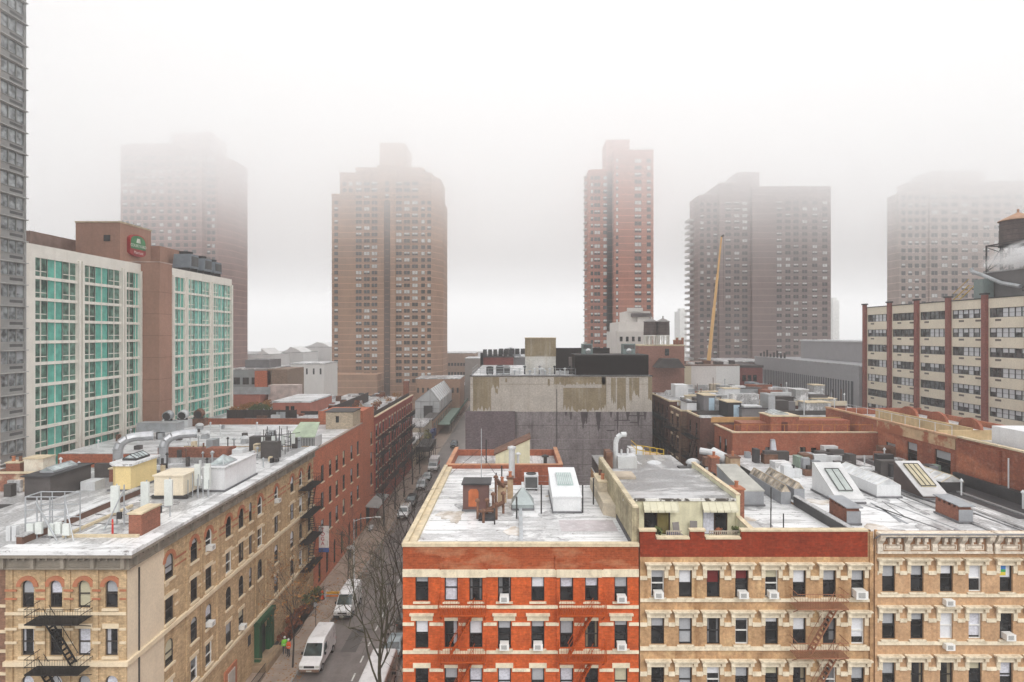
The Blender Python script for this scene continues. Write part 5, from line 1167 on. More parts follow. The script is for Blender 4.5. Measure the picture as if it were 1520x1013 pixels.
for i, (px, w_, h, m_, l) in enumerate(((727, 1.1, 1.3, DKMET, 'black rooftop box behind the railing of the blank walled building'), (742, 1.3, 1.3, GALV, 'first grey rooftop unit right of the black box on the blank walled building'), (752, 1.2, 1.2, GALV2, 'pale rooftop unit second right of the black box on the blank walled building'))): condenser(X(px, 97), 97.5, zt, w_, l, m=m_)
for i in range(12): pipe(BW, X(764 + i * 7.5, 97), 97 + (i % 3) * .7, zt, .5 + .3 * (i % 3), .12, (GALV, GALV2, DKMET)[i % 3], 1)
b_ = MB(); b_.tube((4.2, 97.8, zt), (4.2, 97.8, zt + .7), .3, n=10); b_.lathe(4.2, 97.8, [(.5, zt + .7), (.55, zt + .9), (.2, zt + 1.1)], 12); b_.build('steam_vent', GALV2, BW)

# ---------------------------------------------------------------- on the tan and peach tenement roofs
z0 = mroof
TILE = mat('tan_glazing_bar', (.50, .40, .28), var=.2); GCURB = mat('grey_sheet_curb', (.30, .31, .33), rough=.5, var=.2)
MB().box(mx1 - .05, mx1 + .3, 42, 51.4, z0 + .003, z0 + .75).build('party_wall', TARR, MT); MB().box(mx1 - .08, mx1 + .34, 42, 51.4, z0 + .753, z0 + .82).build('party_wall_coping', WHITER2, MT)
MB().box(mx1 - .05, mx1 + .3, 58.8, 66, z0 + .003, z0 + .75).build('party_wall', TARR, MT); MB().box(mx1 - .08, mx1 + .34, 58.8, 66, z0 + .753, z0 + .82).build('party_wall_coping', WHITER2, MT)
skylight(MT, 22.6, 23.45, 51.6, 58.6, z0, 1.05, .55, 'y', GCURB, 7, glass('dull_tan_glass', (.30, .26, .21), rough=.3), ribm=TILE); skylight(NT, 24.0, 24.9, 52.2, 58.4, z0 + .16, 1.0, .5, 'y', GCURB, 7, glass('dull_tan_glass'), ribm=TILE)
stair_bulkhead(MT, [(51, z0), (57.5, z0), (57.5, z0 + 2.1), (51, z0 + 1.25)], 19.1, 20.9, GCURB, mat('ribbed_grey_sheet', (.42, .41, .37), rough=.5, var=.2))
chimney(MT, 16.75, 17.6, 46.6, 47.6, z0, z0 + 2.5, BRK, 1, TERR)
for x, h in ((18.2, 2.1), (19.1, 1.7)): pipe(MT, x, 43.2, z0, h, .045, DKMET)
pipe(MT, 21.0, 49.8, z0, 1.9, .05, DKMET)
for i in range(5): MB().box(17, mx1 - .6, 42.3 + i * 2.1, 42.34 + i * 2.1, z0 + .002, z0 + .014).build('roof_seam', GREYR, MT)
chimney(MT, 21.8, 22.8, 61.5, 63, z0, z0 + 1.9, mat('tan_render_stack'), 1, RUST); chimney(MT, 19.4, 20.2, 60, 61, z0, z0 + 2.2, BRK, 1, TERR)
t = thing('exhaust_fan', 'large silver exhaust fan tilted on a platform behind the cream penthouse', 'exhaust fan', (21.8, 64, z0)); mb = MB(); mb.tube((20.9, 64.4, z0 + 1.9), (22.0, 63.2, z0 + 1.5), .62, .5, n=14); mb.tube((19.8, 65, z0 + 2.0), (20.9, 64.4, z0 + 1.9), .35, n=10); mb.build('drum', GALV2, t, smooth=False); mb = MB(); mb.box(19.5, 22.4, 63, 65.2, z0 + .7, z0 + .85)
for x in (19.7, 22.2): mb.box(x - .06, x + .06, 63.1, 65.1, z0, z0 + .698)
mb.build('stand', DKMET, t); MB().box(19.6, 20.6, 62.6, 63.6, z0 + .86, z0 + 1.7).build('motor', RUST, t)
mushroom(18.9, 64.5, z0, 1.2, 'pale mushroom vent left of the tilted silver fan behind the penthouse'); mushroom(14.2, 62, z0, 1.5, 'wide pale hooded vent behind the cream penthouse roof')
for i, (x0, x1, y0, y1, h, m_) in enumerate(((16.0, 17.4, 58.5, 60, 1.5, DKMET), (12, 13.4, 59.5, 61, .9, WHITER), (17.6, 19.2, 58, 59, 1.1, TARR), (13.6, 16.2, 63, 65.5, 1.1, WHITER2))): MB().box(x0, x1, y0, y1, z0, z0 + h).build('roof_block', m_, MT)
t = thing('kitchen_exhaust', 'pale grey kitchen exhaust box with curved silver flue behind the left wall of the penthouse', 'exhaust fan', (10.2, 57.5, z0)); mb = MB(); mb.box(9.7, 11.5, 57.4, 59, z0 + 1.5, z0 + 2.9); mb.build('case', GALV2, t); mb = MB(); mb.path([(9.6, 58, z0 + .4), (9.6, 58, z0 + 4.1), (9.75, 58, z0 + 4.6), (10.1, 58, z0 + 4.9), (10.6, 58, z0 + 4.9)], .24, 10); mb.build('flue', GALV2, t); mb = MB(); mb.box(8.6, 9.2, 57.2, 59.2, z0 - .5, z0 + 3.3); mb.box(9.7, 9.85, 57.5, 58.8, z0, z0 + 1.498); mb.box(11.3, 11.45, 57.5, 58.8, z0, z0 + 1.498); mb.build('frame', RUST, t)
for x, h in ((10.2, .5), (10.8, .6)): MB().tube((x, 58.3, z0 + 2.9), (x, 58.3, z0 + 2.9 + h), .1).build('outlet', GALV2, t)
MB().box(8.35, 16.8, 57.2, 65.9, z0 + .003, z0 + 1.2).build('rear_extension', DKB2, MT); MB().box(8.3, 16.9, 57.1, 66, z0 + 1.203, z0 + 1.35).build('rear_extension_roof', GREYR, MT)
bh = part('yellow_railed_landing', MT, (13.6, 66, z0)); MB().box(14.2, 16.2, 66.1, 69, 10, z0 + 1.1).build('wall', mat('tan_render_stack'), bh); mb = MB(); YR = mat('yellow_railing', (.62, .40, .03), rough=.5)
for h in (.5, 1.): mb.path([(13.2, 69, z0 + 1.4 + h), (13.2, 66.2, z0 + 1.4 + h), (16.2, 66.2, z0 + .9 + h)], .05, 5)
for f in range(5): mb.tube((13.2 + f * .75, 66.2, z0 + 1.4 - f * .12), (13.2 + f * .75, 66.2, z0 + 2.4 - f * .12), .05, n=5)
mb.build('railing', YR, bh); MB().box(12.6, 14.1, 66.2, 68.5, z0 + .3, z0 + 1.9).build('white_box', WHITER, bh)
rr = random.Random(6)
for (par_, zz_, xa_, xc_, ya_, yb2, n_) in ((OT, oroof, -5.8, 6, 41.5, 56, 13), (MT, mroof, 17, 22, 42, 60, 8), (NT, nroof, 25.5, 41, 42, 60, 16)):
    for i in range(n_):
        x, y = rr.uniform(xa_, xc_), rr.uniform(ya_, yb2); MB().prism(blob(x, y, rr.uniform(.3, 1.3), rr.uniform(.5, 1.8), rr), 'z', zz_ + .0145, zz_ + .016 + .0011 * i).build('wet_patch', WETP if i % 3 else mat('brown_rust_stain', (.50, .43, .36), var=.3, patch=(.66, .63, .6), patch_lo=.42, patch_hi=.62, patch_scale=1.3), par_)
for par_, x0, x1, y0, y1, zz_ in ((OT, -4.28, -2.07, 48.42, 50.38, oroof), (OT, 2.92, 5.28, 47.92, 54.58, oroof), (OT, -.33, 1.53, 48.72, 50.68, oroof), (MT, 19.0, 21.0, 50.9, 57.6, mroof), (NT, 27.1, 29.6, 51.1, 55.7, nroof), (NT, 31.5, 33.8, 52.9, 60.1, nroof), (NT, 35.2, 37.5, 52.3, 56.7, nroof), (NT, 24.8, 25.95, 45.35, 48.2, nroof), (NT, 33.5, 34.65, 45.75, 48.6, nroof)): MB().box(x0, x1, y0, y1, zz_ + .03, zz_ + .17).build('flashing', GCURB0, par_)
z0 = nroof
MB().box(27, 28.6, 62.8, 64.4, z0, z0 + 1.0).build('roof_block', WHITER, NT)
stair_bulkhead(NT, [(51.2, z0), (55.6, z0), (55.6, z0 + 2.6), (55.0, z0 + 2.6), (51.2, z0 + .35)][:3] + [(55.2, z0 + 2.6), (51.2, z0 + .35)], 27.2, 29.5, WHS, mat('grey_white_roof_sheet', (.6, .6, .6), rough=.45, var=.15))
sl = lambda y: z0 + .44 + (y - 51.2) * 2.25 / 4.0
def slope_light(par, x0, x1, ya, yb, f, m, bars=3):
    b = MB(); b.hexa([(x0, ya, f(ya) + .0), (x1, ya, f(ya) + .0), (x1, yb, f(yb)), (x0, yb, f(yb)), (x0, ya, f(ya) + .12), (x1, ya, f(ya) + .12), (x1, yb, f(yb) + .12), (x0, yb, f(yb) + .12)]); o = b.build('skylight', m, par)
    b = MB()
    for i in range(bars + 1): x = x0 + (x1 - x0) * i / bars; b.tube((x, ya, f(ya) + .14), (x, yb, f(yb) + .14), .035, n=4)
    for y in (ya, yb): b.tube((x0, y, f(y) + .14), (x1, y, f(y) + .14), .04, n=4)
    b.build('glazing_bar', DKMET, o)
slope_light(NT, 27.7, 28.9, 51.9, 54.3, sl, mat('grey_green_glass', (.42, .46, .44), rough=.2), 2)
skylight(NT, 31.6, 33.7, 53, 60, z0, 1.15, .55, 'y', WHS, 8, glass('white_skylight_glass', (.55, .56, .57), rough=.2, var=.15), ribm=WHT)
stair_bulkhead(NT, [(52.4, z0), (56.6, z0), (56.6, z0 + 2.5), (56.2, z0 + 2.5), (52.4, z0 + .3)][:3] + [(56.3, z0 + 2.5), (52.4, z0 + .3)], 35.3, 37.4, mat('brown_sheet', (.105, .075, .07), var=.25), mat('pale_roof_sheet', (.55, .54, .54), rough=.45, var=.2))
sl2 = lambda y: z0 + .39 + (y - 52.4) * 2.2 / 3.9
slope_light(NT, 35.7, 37.0, 53.3, 55.8, sl2, mat('tan_glass', (.50, .44, .30), rough=.25), 3)
skylight(NT, 38.6, 40.8, 55, 62, z0, .9, .6, 'y', TARR, 6, glass('pale_skylight_glass', (.5, .5, .5), rough=.25, var=.2), ribm=COPE)
for x, yy in ((24.9, 45.5), (33.6, 45.9)):
    s = MB().box(x, x + .95, yy, yy + 2.6, z0, z0 + 1.1).build('flue_stack', BRK, NT); MB().box(x - .05, x + 1.0, yy - .06, yy - .003, z0, z0 + 1.05).build('sheet_front', GCURB, s); mb = MB(); mb.hexa([(x - .15, yy - .2, z0 + 1.3), (x + 1.1, yy - .2, z0 + 1.3), (x + 1.1, yy + 2.7, z0 + 1.45), (x - .15, yy + 2.7, z0 + 1.45), (x - .15, yy - .2, z0 + 1.38), (x + 1.1, yy - .2, z0 + 1.38), (x + 1.1, yy + 2.7, z0 + 1.53), (x - .15, yy + 2.7, z0 + 1.53)]); mb.build('lid', GCURB, s)
    for i in range(5): MB().box(x - .003, x + .95, yy + .1 + i * .55, yy + .35 + i * .55, z0 + 1.103, z0 + 1.36).build('brick_leg', BRK, s)
for i in range(3): MB().box(34.4 + i * 2.8, 34.7 + i * 2.8, 42, 70, z0 + .003, z0 + .12).build('roof_kerb', GREYR, NT)
MB().box(34.3, 42.6, 42.5, 71, z0 + .0, z0 + .004).build('roof_patch', WHITER2, NT)
MB().box(39, 42.9, 47, 70, z0 + .005, z0 + .012).build('roof_patch', TARR, NT)
rr = random.Random(9)
for i in range(16):
    x, y = rr.uniform(29, 42), rr.uniform(42, 52); a = rr.uniform(-.25, .25); L_ = rr.uniform(3, 9); w_ = rr.uniform(.05, .22); MB().hexa([(x, y, z0 + .013), (x + w_, y, z0 + .013), (x + w_ + a * L_, y + L_, z0 + .013), (x + a * L_, y + L_, z0 + .013), (x, y, z0 + .03), (x + w_, y, z0 + .03), (x + w_ + a * L_, y + L_, z0 + .03), (x + a * L_, y + L_, z0 + .03)]).build('tar_line', TARR if i % 2 else GCURB, NT)
for i in range(48):
    x, y = rr.uniform(26.5, 42), rr.uniform(59.5, 71); w_, d_, h = rr.uniform(.5, 2.2), rr.uniform(.5, 1.5), rr.uniform(.5, 1.7); MB().box(x, x + w_, y, y + d_, z0 + .013, z0 + h).build('roof_block', rr.choice([DKB2, GCURB, WHITER2, BRK, RUST, GALV2, TARR, mat('dull_green_sheet', (.26, .33, .27))] + [DKB2] * 2), NT)
for i in range(8): pipe(NT, rr.uniform(30, 42), rr.uniform(46, 66), z0, rr.uniform(.7, 1.8), .07, GALV2, i % 2)
# chairs and planters on the penthouse terrace
CH = None; CHM = mat('grey_woven_seat', (.22, .20, .19), var=.2)
for i, (x, y, l) in enumerate(((11.45, 42.6, 'grey folding chair on the terrace, left one of two'), (12.65, 42.9, 'grey folding chair on the terrace, right one of two'))):
    if CH is None:
        t = CH = thing('terrace_chair', l, 'chair', (x, y, mroof), R(15), 'chairs on the penthouse terrace')
        MB().box(-.25, .25, -.25, .25, .42, .46).build('seat', CHM, t, local=True); MB().hexa([(-.25, .22, .5), (.25, .22, .5), (.25, .26, .5), (-.25, .26, .5), (-.25, .38, 1.15), (.25, .38, 1.15), (.25, .42, 1.15), (-.25, .42, 1.15)]).build('backrest', CHM, t, local=True)
        for a in (-.23, .23):
            for b in (-.22, .24): MB().tube((a, b, 0), (a, b, .46 if b < 0 else .52), .018).build('leg', GALV, t, local=True)
    else:
        t = CH.copy(); COL.objects.link(t); t.location = (x, y, mroof); t.rotation_euler = (0, 0, R(-10)); t['label'] = l
        for c in CH.children: d = c.copy(); COL.objects.link(d); d.parent = t
bx = thing('storage_box', 'dark blue covered box between the chairs of the terrace', 'box', (11, 42, mroof)); MB().box(10.5, 11.3, 41.6, 42.2, mroof, mroof + .62).build('case', mat('navy_plastic', (.02, .03, .10), rough=.5), bx); MB().box(10.47, 11.33, 41.57, 42.23, mroof + .623, mroof + .7).build('lid', mat('navy_plastic'), bx)
PKT = mat('worn_picket', (.42, .36, .29), var=.3)
for k, (x0, x1) in enumerate(((X(988, 41), X(1012, 41)), (X(1052, 41), X(1096, 41)))):
    t = thing('terrace_railing', ['white picket railing behind the left dip of the red parapet', 'white picket railing behind the right dip of the red parapet'][k], 'railing', (x0, 41, mroof)); mb = MB(); mb.box(x0, x1, 40.9, 40.95, zf(800.5) + .2, zf(800.5) + .26); mb.box(x0, x1, 40.9, 40.95, zf(800.5) - .1, zf(800.5) - .05)
    mb.build('rail', PKT, t); mb = MB(); n = int((x1 - x0) / .13)
    for i in range(n): mb.box(x0 + i * .13, x0 + i * .13 + .06, 40.86, 40.898, mroof, zf(800.5) + .2)
    mb.build('picket', PKT, t)
for i, x in enumerate((X(1062, 41.8), X(1092, 41.8), X(978, 41.8))): planter_shrub(x, 41.6, mroof, .35, LEAFG if i else LEAFR, ['small russet potted plant at the right door of the penthouse', 'small green potted plant at the right end of the terrace', 'small green potted plant at the left end of the terrace'][(0, 1, 2)[i]], 'terrace pots', n=60)
# ---------------------------------------------------------------- window air conditioners
for T_, px, y, l in ((T, 748.8, 893, 'white air conditioner in the orange tenement, top floor, left one'), (T, 921.8, 893, 'white air conditioner in the orange tenement, top floor, rightmost window'), (T, 748.8, 963, 'white air conditioner in the orange tenement, second row, fourth window from left'), (T, 798.4, 963, 'white air conditioner in the orange tenement, second row, middle window'), (T, 921.8, 963, 'white air conditioner in the orange tenement, second row, rightmost window'),
    (T, 976.2, 887, 'white air conditioner in the tan tenement, top row, leftmost window'), (T, 1101, 887, 'white air conditioner in the tan tenement under the dark red curtain, top row'), (T, 1145.4, 887, 'white air conditioner in the tan tenement, top row, fifth window'), (T, 1493.7, 949, 'white air conditioner in the peach tenement window below the flag'), (T, 1273.3, 887, 'big white air conditioner sagging from the rightmost top window of the tan tenement')):
    air_con(T_, xf(px), Z(y, YF) + .06, l, 1.25 if px == 1273.3 else 1.)
for u_, z_, l in ((50.6, 15.0, 'white air conditioner in a top arched window of the beige side facade'), (50.6, 8.65, 'white air conditioner in a lower arched window of the beige side facade'), (58.6, 5.5 + .0, 'white air conditioner low on the beige side facade left of the green doorway'), (64.9, 15.0, 'small white air conditioner far along the top of the beige side facade')): air_con(TE, u_ if u_ != 58.6 else 56.6, z_ + .03, l)
for x, y, l in ((1405, 893, 'dark wall air conditioner sleeve below the third top window of the peach tenement'), (1405, 958, 'white wall air conditioner sleeve below the third middle window of the peach tenement')):
    air_con(T, xf(x), Z(y + 4, YF), l, .95)
# ---------------------------------------------------------------- rear row: brick houses behind the tan and peach tenements
FEK = IRON
CB = thing('brick_house', 'red brick house with coped parapet closing off the white roofs of the peach tenement', 'building', (34, 72, 0))
RWB = mat('old_red_brick', (.36, .10, .05), brick=.24, mortar=(.34, .17, .11), var=.3, patch=(.28, .09, .05), patch_scale=.2, streak=.4, streak_col=(.14, .05, .03), dirt=(.48, .26, .17), dirt_amt=.4)
yb_ = 72.; T7 = FRONT(0, yb_); TW1 = WEST(25.8, 0); zt = Z(643, yb_)
mb = MB(); facade(mb, T7, 25.8, 42.97, 0, zt, [(X(1136, yb_), X(1152, yb_), 18, Z(664, yb_)), (X(1187, yb_), X(1196, yb_), 18, Z(664, yb_)), (X(1204, yb_), X(1212, yb_), 18.8, Z(665, yb_))])
facade(mb, TW1, -78.6, -72, 0, zt, [(-77, -76, 18.5, 20.2), (-75, -74, 18.5, 20.2), (-77, -76, 15, 17), (-75, -74, 15, 17)])
mb.poly([(25.8, 78.6, 0), (43, 78.6, 0), (43, 78.6, zt), (25.8, 78.6, zt)]); mb.box(26.1, 42.9, 72.3, 72.32, 20, zt); mb.build('wall', RWB, CB)
MB().box(25.85, 42.95, 72.33, 78.5, 20.3, 20.6).build('roof', WHITER2, CB); mb = MB(); T7.box(mb, 25.7, 42.97, -.33, .1, zt + .002, zt + .14); mb.box(25.7, 26.15, 72.331, 78.6, zt + .002, zt + .14); mb.build('coping', mat('worn_cream_coping', (.62, .48, .33), var=.3, dirt=(.3, .15, .09), dirt_amt=.6), CB)
for a, b, z1 in ((1136, 1152, 664), (1187, 1196, 664)): window(CB, T7, X((a + b) / 2, yb_), 18.0, X(b, yb_) - X(a, yb_), Z(z1, yb_) - 18.0, BLK, GL, style='double', sill=.1, sillm=CRS)
window(CB, T7, X(1208, yb_), 18.8, .64, Z(665, yb_) - 18.8, BLK, GL, sill=.1, sillm=CRS)
for a in (-77, -75):
    for z in (18.5, 15): window(CB, TW1, a + .5, z, 1, 1.7, BLK, GL, blind=BL1)
fire_escape(CB, TW1, -78, -73.5, [18.2, 15.0], 1.1, FEK, [(18.2, -74, -76.5, 15)], slat=.2)
for x0, x1, m_, l in ((X(1142, 72), X(1151, 72), mat('torn_white_plastic', (.55, .56, .6), var=.3), 0),): MB().hexa([(x0, 71.5, 18.9), (x1, 71.5, 18.9), (x1, 71.97, 18.9), (x0, 71.97, 18.9), (x0 + .1, 71.6, 20.6), (x1 - .2, 71.6, 20.6), (x1 - .2, 71.97, 20.6), (x0 + .1, 71.97, 20.6)]).build('vent_hood', m_, CB)
bh = part('brick_bulkhead', CB, (33, 76, 20.6)); xa_, xc_ = X(1144, 75), X(1186, 75)
MB().box(xa_, xc_, 75, 78.4, 20.6, Z(619, 75)).build('wall', RWB, bh); MB().box(xa_ - .1, xc_ + .1, 74.9, 78.5, Z(619, 75) + .003, Z(619, 75) + .14).build('coping', COPE, bh); skylight(bh, xa_ + .5, xc_ - 1.0, 75.6, 78, Z(619, 75) + .145, .15, .3, 'y', GALV2, 3); MB().box(X(1160, 75), X(1169, 75), 74.95, 74.998, 21, 22.2).build('door', mat('dark_red_door', (.12, .03, .02)), bh)
MB().box(X(1187, 76), X(1265, 76), 76.5, 78.3, 20.6, Z(625, 76)).build('brick_bulkhead', RWB, CB); MB().box(X(1100, 76), X(1140, 76), 76, 78.4, 20.6, Z(628, 76)).build('brick_bulkhead', RWB, CB)
mb = MB(); OR_ = mat('orange_rail', (.5, .2, .04)); mb.path([(26.2, 72.5, zt + .9), (42.8, 72.5, zt + .9)], .03, 4)
for i in range(12): mb.tube((26.2 + i * 1.5, 72.5, zt), (26.2 + i * 1.5, 72.5, zt + .9), .03, n=4)
mb.build('guard_rail', OR_, CB)
# right hand wall: two houses whose flanks run back along the roofs
for k, (ya_, yb2, zt, lab, shade) in enumerate(((47, 58.9, 23.0, 'tall red brick house flank with dark upper bricks, nearer one at the right edge', .85), (58.95, 84, 22.85, 'long red brick house flank with tan flaking parapet, farther one at the right', 1.))):
    h = thing('brick_house', lab, 'building', (46, ya_, 0)); Wb = mat('flank_brick_%s' % 'near far'.split()[k], (.34 * shade, .092 * shade, .045 * shade), brick=.24, mortar=(.3, .14, .09), var=.3, patch=(.44, .15, .075), patch_lo=.5, patch_hi=.62, patch_scale=.18, patch_stretch=(.5, .5, 2.5), streak=.45, streak_col=(.13, .05, .035), dirt=(.5, .35, .28), dirt_amt=.3)
    TW = WEST(43, 0); ops = [(-55.5, -54.2, 18.9, 21.0), (-57.7, -56.3, 18.9, 21.0)] if k == 0 else [(-62.2, -59.9, 18.9, 21.3), (-66.6, -64.9, 18.9, 21.3), (-70.4, -68.6, 18.8, 20.6)]
    mb = MB(); facade(mb, TW, -yb2, -ya_, 0, zt, ops); mb.box(43.3, 56, ya_, yb2, 0, zt - 1.0); mb.box(43.25, 43.3, ya_, yb2, zt - 1, zt)
    if k == 0: TW.box(mb, -58.8, -53.6, .004, .25, 0, zt - .3); mb.box(43.01, 56, ya_, ya_ + .3, 0, zt)
    else: mb.box(55.6, 56, 59, 84, 20, zt - .2); mb.box(43.3, 56, 83.6, 84, 20, zt)
    mb.build('wall', Wb, h); MB().box(43.31, 55.9, ya_ + .31, yb2 - .5, zt - .998, zt - .8).build('roof', WHITER2, h)
    mb = MB(); TW.box(mb, -yb2, -ya_, -.34, .12, zt + .002, zt + (.16 if k == 0 else .2)); mb.build('coping', mat('orange_tan_coping', (.56, .34, .20), var=.3, dirt=(.25, .1, .06), dirt_amt=.5) if k else COPE, h)
    if k: mb = MB(); TW.box(mb, -72, -59.2, .004, .08, zt - 1.1, zt - .05); mb.build('parapet_face', mat('flaking_tan_render', (.58, .40, .24), var=.25, patch=(.36, .12, .06), patch_lo=.48, patch_hi=.56, patch_scale=.5), h)
    for o_ in ops: window(h, TW, (o_[0] + o_[1]) / 2, o_[2], o_[1] - o_[0], o_[3] - o_[2], BROWNF, GL, blind=BL1 if k else None, bfrac=.35)
    if k == 0:
        for y in (52.5, 49.3): pipe(h, 42.7, y, nroof, 3.6, .06, GALV2)
        MB().box(42.4, 42.98, 47.2, 58.8, nroof + .005, nroof + 1.0).build('tar_upstand', TARR, h)
        MB().box(44, 47.5, 52, 56, zt - .8, zt + 1.6).build('white_bulkhead', WHB, h)
    else:
        mb = MB(); mb.box(44, 50, 63, 63.3, zt - .8, zt + .2); mb.box(47.5, 47.8, 63.31, 80, zt - .8, zt + .4); mb.build('tan_parapet', mat('tan_parapet_render', (.60, .44, .24), var=.2, streak=.3), h)
        mb = MB()
        for i in range(9): mb.tube((43.2, 60 + i * 2.4, zt), (43.2, 60 + i * 2.4, zt + 1.1), .03, n=4)
        mb.path([(43.2, 60, zt + 1.1), (43.2, 79, zt + 1.1)], .03, 4); mb.build('guard_rail', GALV2, h)
        for i in range(3):
            y = 64 + i * 5; MB().prism([(y + 1.6 * math.cos(PI * q / 8), zt + .3 + 1.1 * math.sin(PI * q / 8)) for q in range(9)], 'x', 47.9, 48.2).build('arched_parapet', RWB, h)
# staggered rear wings with fire escapes on the courtyard
specs = [(24.4, 80.0, 86, 22.0, (.17, .08, .06), 'dark brown brick rear wing with fire escape on the courtyard, nearest one'), (23.5, 86.1, 92, 22.1, (.22, .13, .09), 'grey brown rear wing on the courtyard, middle one'), (23.4, 92.1, 106, 22.8, (.15, .07, .055), 'long dark brown rear wing with black fire escapes beside the blank walled building')]
for k, (xw, ya_, yb2, zt, c_, lab) in enumerate(specs):
    h = thing('brick_house', lab, 'building', (xw + 4, ya_, 0)); m_ = mat('courtyard_brick_%s' % ('near', 'middle', 'far')[k], c_, brick=.24, var=.3, streak=.5, streak_col=(.05, .03, .025)); TW = WEST(xw, 0)
    n = int((yb2 - ya_) / 2.6); cols = [-(ya_ + (i + .6) * (yb2 - ya_) / n) for i in range(n)]; zr_ = [zt - 2.6 - 3.1 * i for i in range(4)]
    mb = MB(); facade(mb, TW, -yb2, -ya_, 0, zt, [(u - .5, u + .5, z, z + 1.7) for u in cols for z in zr_]); shell(mb, xw, xw + (1.4 if k < 2 else 1.2), ya_, yb2, 0, zt, front=True, left=False, right=False); mb.box(xw + 1.41, (50, 55, 50.4)[k], ya_ + .01, yb2, 0, zt - .6); mb.build('wall', m_, h)
    MB().box(xw + .02, (50, 55, 50.4)[k], ya_ + .02, yb2 - .02, zt - .58, zt - .4).build('roof', WHITER2, h)
    MB().box(xw - .1, xw + 1.5, ya_ - .12, ya_ + .2, zt + .003, zt + .2).build('coping', COPE if k else WHITER2, h); MB().box(xw - .1, xw + .2, ya_ + .21, yb2, zt + .003, zt + .2).build('coping', COPE, h)
    for u in cols:
        for z in zr_: window(h, TW, u, z, 1, 1.7, BLK, GL, blind=BL1 if (u * 7 + z) % 3 < 1 else None, bfrac=.4, hood='flat' if k == 1 else None, hoodm=CRS)
    fire_escape(h, TW, -yb2 + .6, -ya_ - .6, [z - .25 for z in zr_[:3]], 1.1, FEK, [(zr_[0] - .25, -ya_ - 1, -ya_ - 3.2, zr_[1] - .25), (zr_[1] - .25, -ya_ - 3.2, -ya_ - 1, zr_[2] - .25)], slat=.25)
    MB().box(xw + 1.42, (50, 55, 50.4)[k] - .02, ya_ + .012, ya_ + .3, zt - .578, zt + .1).build('parapet', (mat('orange_tan_parapet', (.60, .34, .14), var=.2), DKB2, mat('cream_parapet', (.6, .52, .4), var=.2))[k], h)
    if k == 0: hk = h
rr = random.Random(14)
GREYB = mat('grey_bulkhead', (.20, .19, .195), var=.15); BLACKB = mat('black_bulkhead', (.035, .033, .036), var=.2); LBLUE = mat('pale_blue_door', (.45, .58, .68), rough=.5)
for (xa_, xc_, y, zb, ztop, m_, door) in ((X(1045, 86.5), X(1062, 86.5), 86.6, 21.7, Z(588, 86.5), GREYB, 1), (X(1080, 83), X(1100, 83), 83, 21.4, Z(598, 83), BLACKB, 1), (X(1101, 82), X(1139, 82), 82, 21.4, Z(607, 82), GREYB, 0), (X(1062, 94), X(1070, 94), 94, 22.2, Z(590, 94), mat('cream_parapet'), 0), (X(1020, 88), X(1034, 88), 88, 21.6, Z(598, 88), WHB, 0)):
    b = part('bulkhead', hk, (xa_, y, zb)); MB().box(xa_, xc_, y, y + 3.5, zb, ztop).build('wall', m_, b); MB().box(xa_ - .1, xc_ + .1, y - .1, y + 3.6, ztop + .003, ztop + .12).build('roof', COPE if door else TARR, b)
    if door: MB().box((xa_ + xc_) / 2 - .1, (xa_ + xc_) / 2 + .7, y - .05, y - .003, zb, ztop - .3).build('door', LBLUE, b)
    else: MB().box(xa_ + .5, xc_ - .5, y + .6, y + 2.6, ztop + .123, ztop + .3).build('skylight', GALV2, b)
# roofs further back, up to the grey ribbed hall
FR = thing('flat_roofed_block', 'wide low block with cluttered white roofs below the grey ribbed hall', 'building', (50, 105, 0))
mb = MB(); mb.box(43.1, 55, 84.2, 91.9, 0, 21.2); mb.box(50.5, 54.5, 92, 106, 0, 21.0); mb.box(25, 55.5, 106.1, 139, 0, 20.4); mb.build('wall', mat('courtyard_brick_middle'), FR)
mb = MB(); mb.box(43.2, 54.9, 84.3, 91.8, 21.203, 21.4); mb.box(50.6, 54.4, 92.1, 105.9, 21.003, 21.2); mb.box(25.1, 55.4, 106.2, 138.9, 20.403, 20.6); mb.build('roof', WHITER2, FR)
cols_ = [WHITER2, WHB, GALV, GREYB, DKB2, mat('cream_parapet'), GALV2, BRK, WHITER2, WHITER2]
for i in range(95):
    y = rr.uniform(86, 137); x = X(rr.uniform(985, 1215), y)
    if x < 27 or x > 51 or (x < 50 and y < 107 and x > 62): continue
    zb = 20.6 if y > 106 else (22.2 if x < 50 else 21.3)
    w_, d_, h = rr.uniform(.8, 4.5), rr.uniform(.8, 3), rr.choice([.5, .9, 1.3, 1.9, 2.3]) * (.7 if y > 120 else 1)
    b = MB().box(x, x + w_, y, y + d_, zb - .8, zb + h).build('roof_block', rr.choice(cols_), FR)
    if i % 3 == 0: MB().box(x - .1, x + w_ + .1, y - .1, y + d_ + .1, zb + h + .003, zb + h + .12).build('cap', rr.choice([WHITER, DKB2, COPE]), b)
for i in range(26):
    y = rr.uniform(84, 125); x = X(rr.uniform(990, 1270), y)
    if 27 < x < 53: pipe(FR, x, y, 21.2, rr.uniform(1.6, 3.2), .07, rr.choice([GALV, DKMET, GALV2, RUST]), i % 2)
for i in range(5): MB().box(52.3, 54.3, 135 - i * 6, 138.5 - i * 6, 20.3, 22.3).build('dark_unit', mat('blue_grey_metal'), FR)
WW = thing('white_walled_building', 'building with a plain cream and white end wall below the orange crane', 'building', (42, 140, 0)); a, b, zt = X(975, 140), X(1098, 140), Z(543.5, 140)
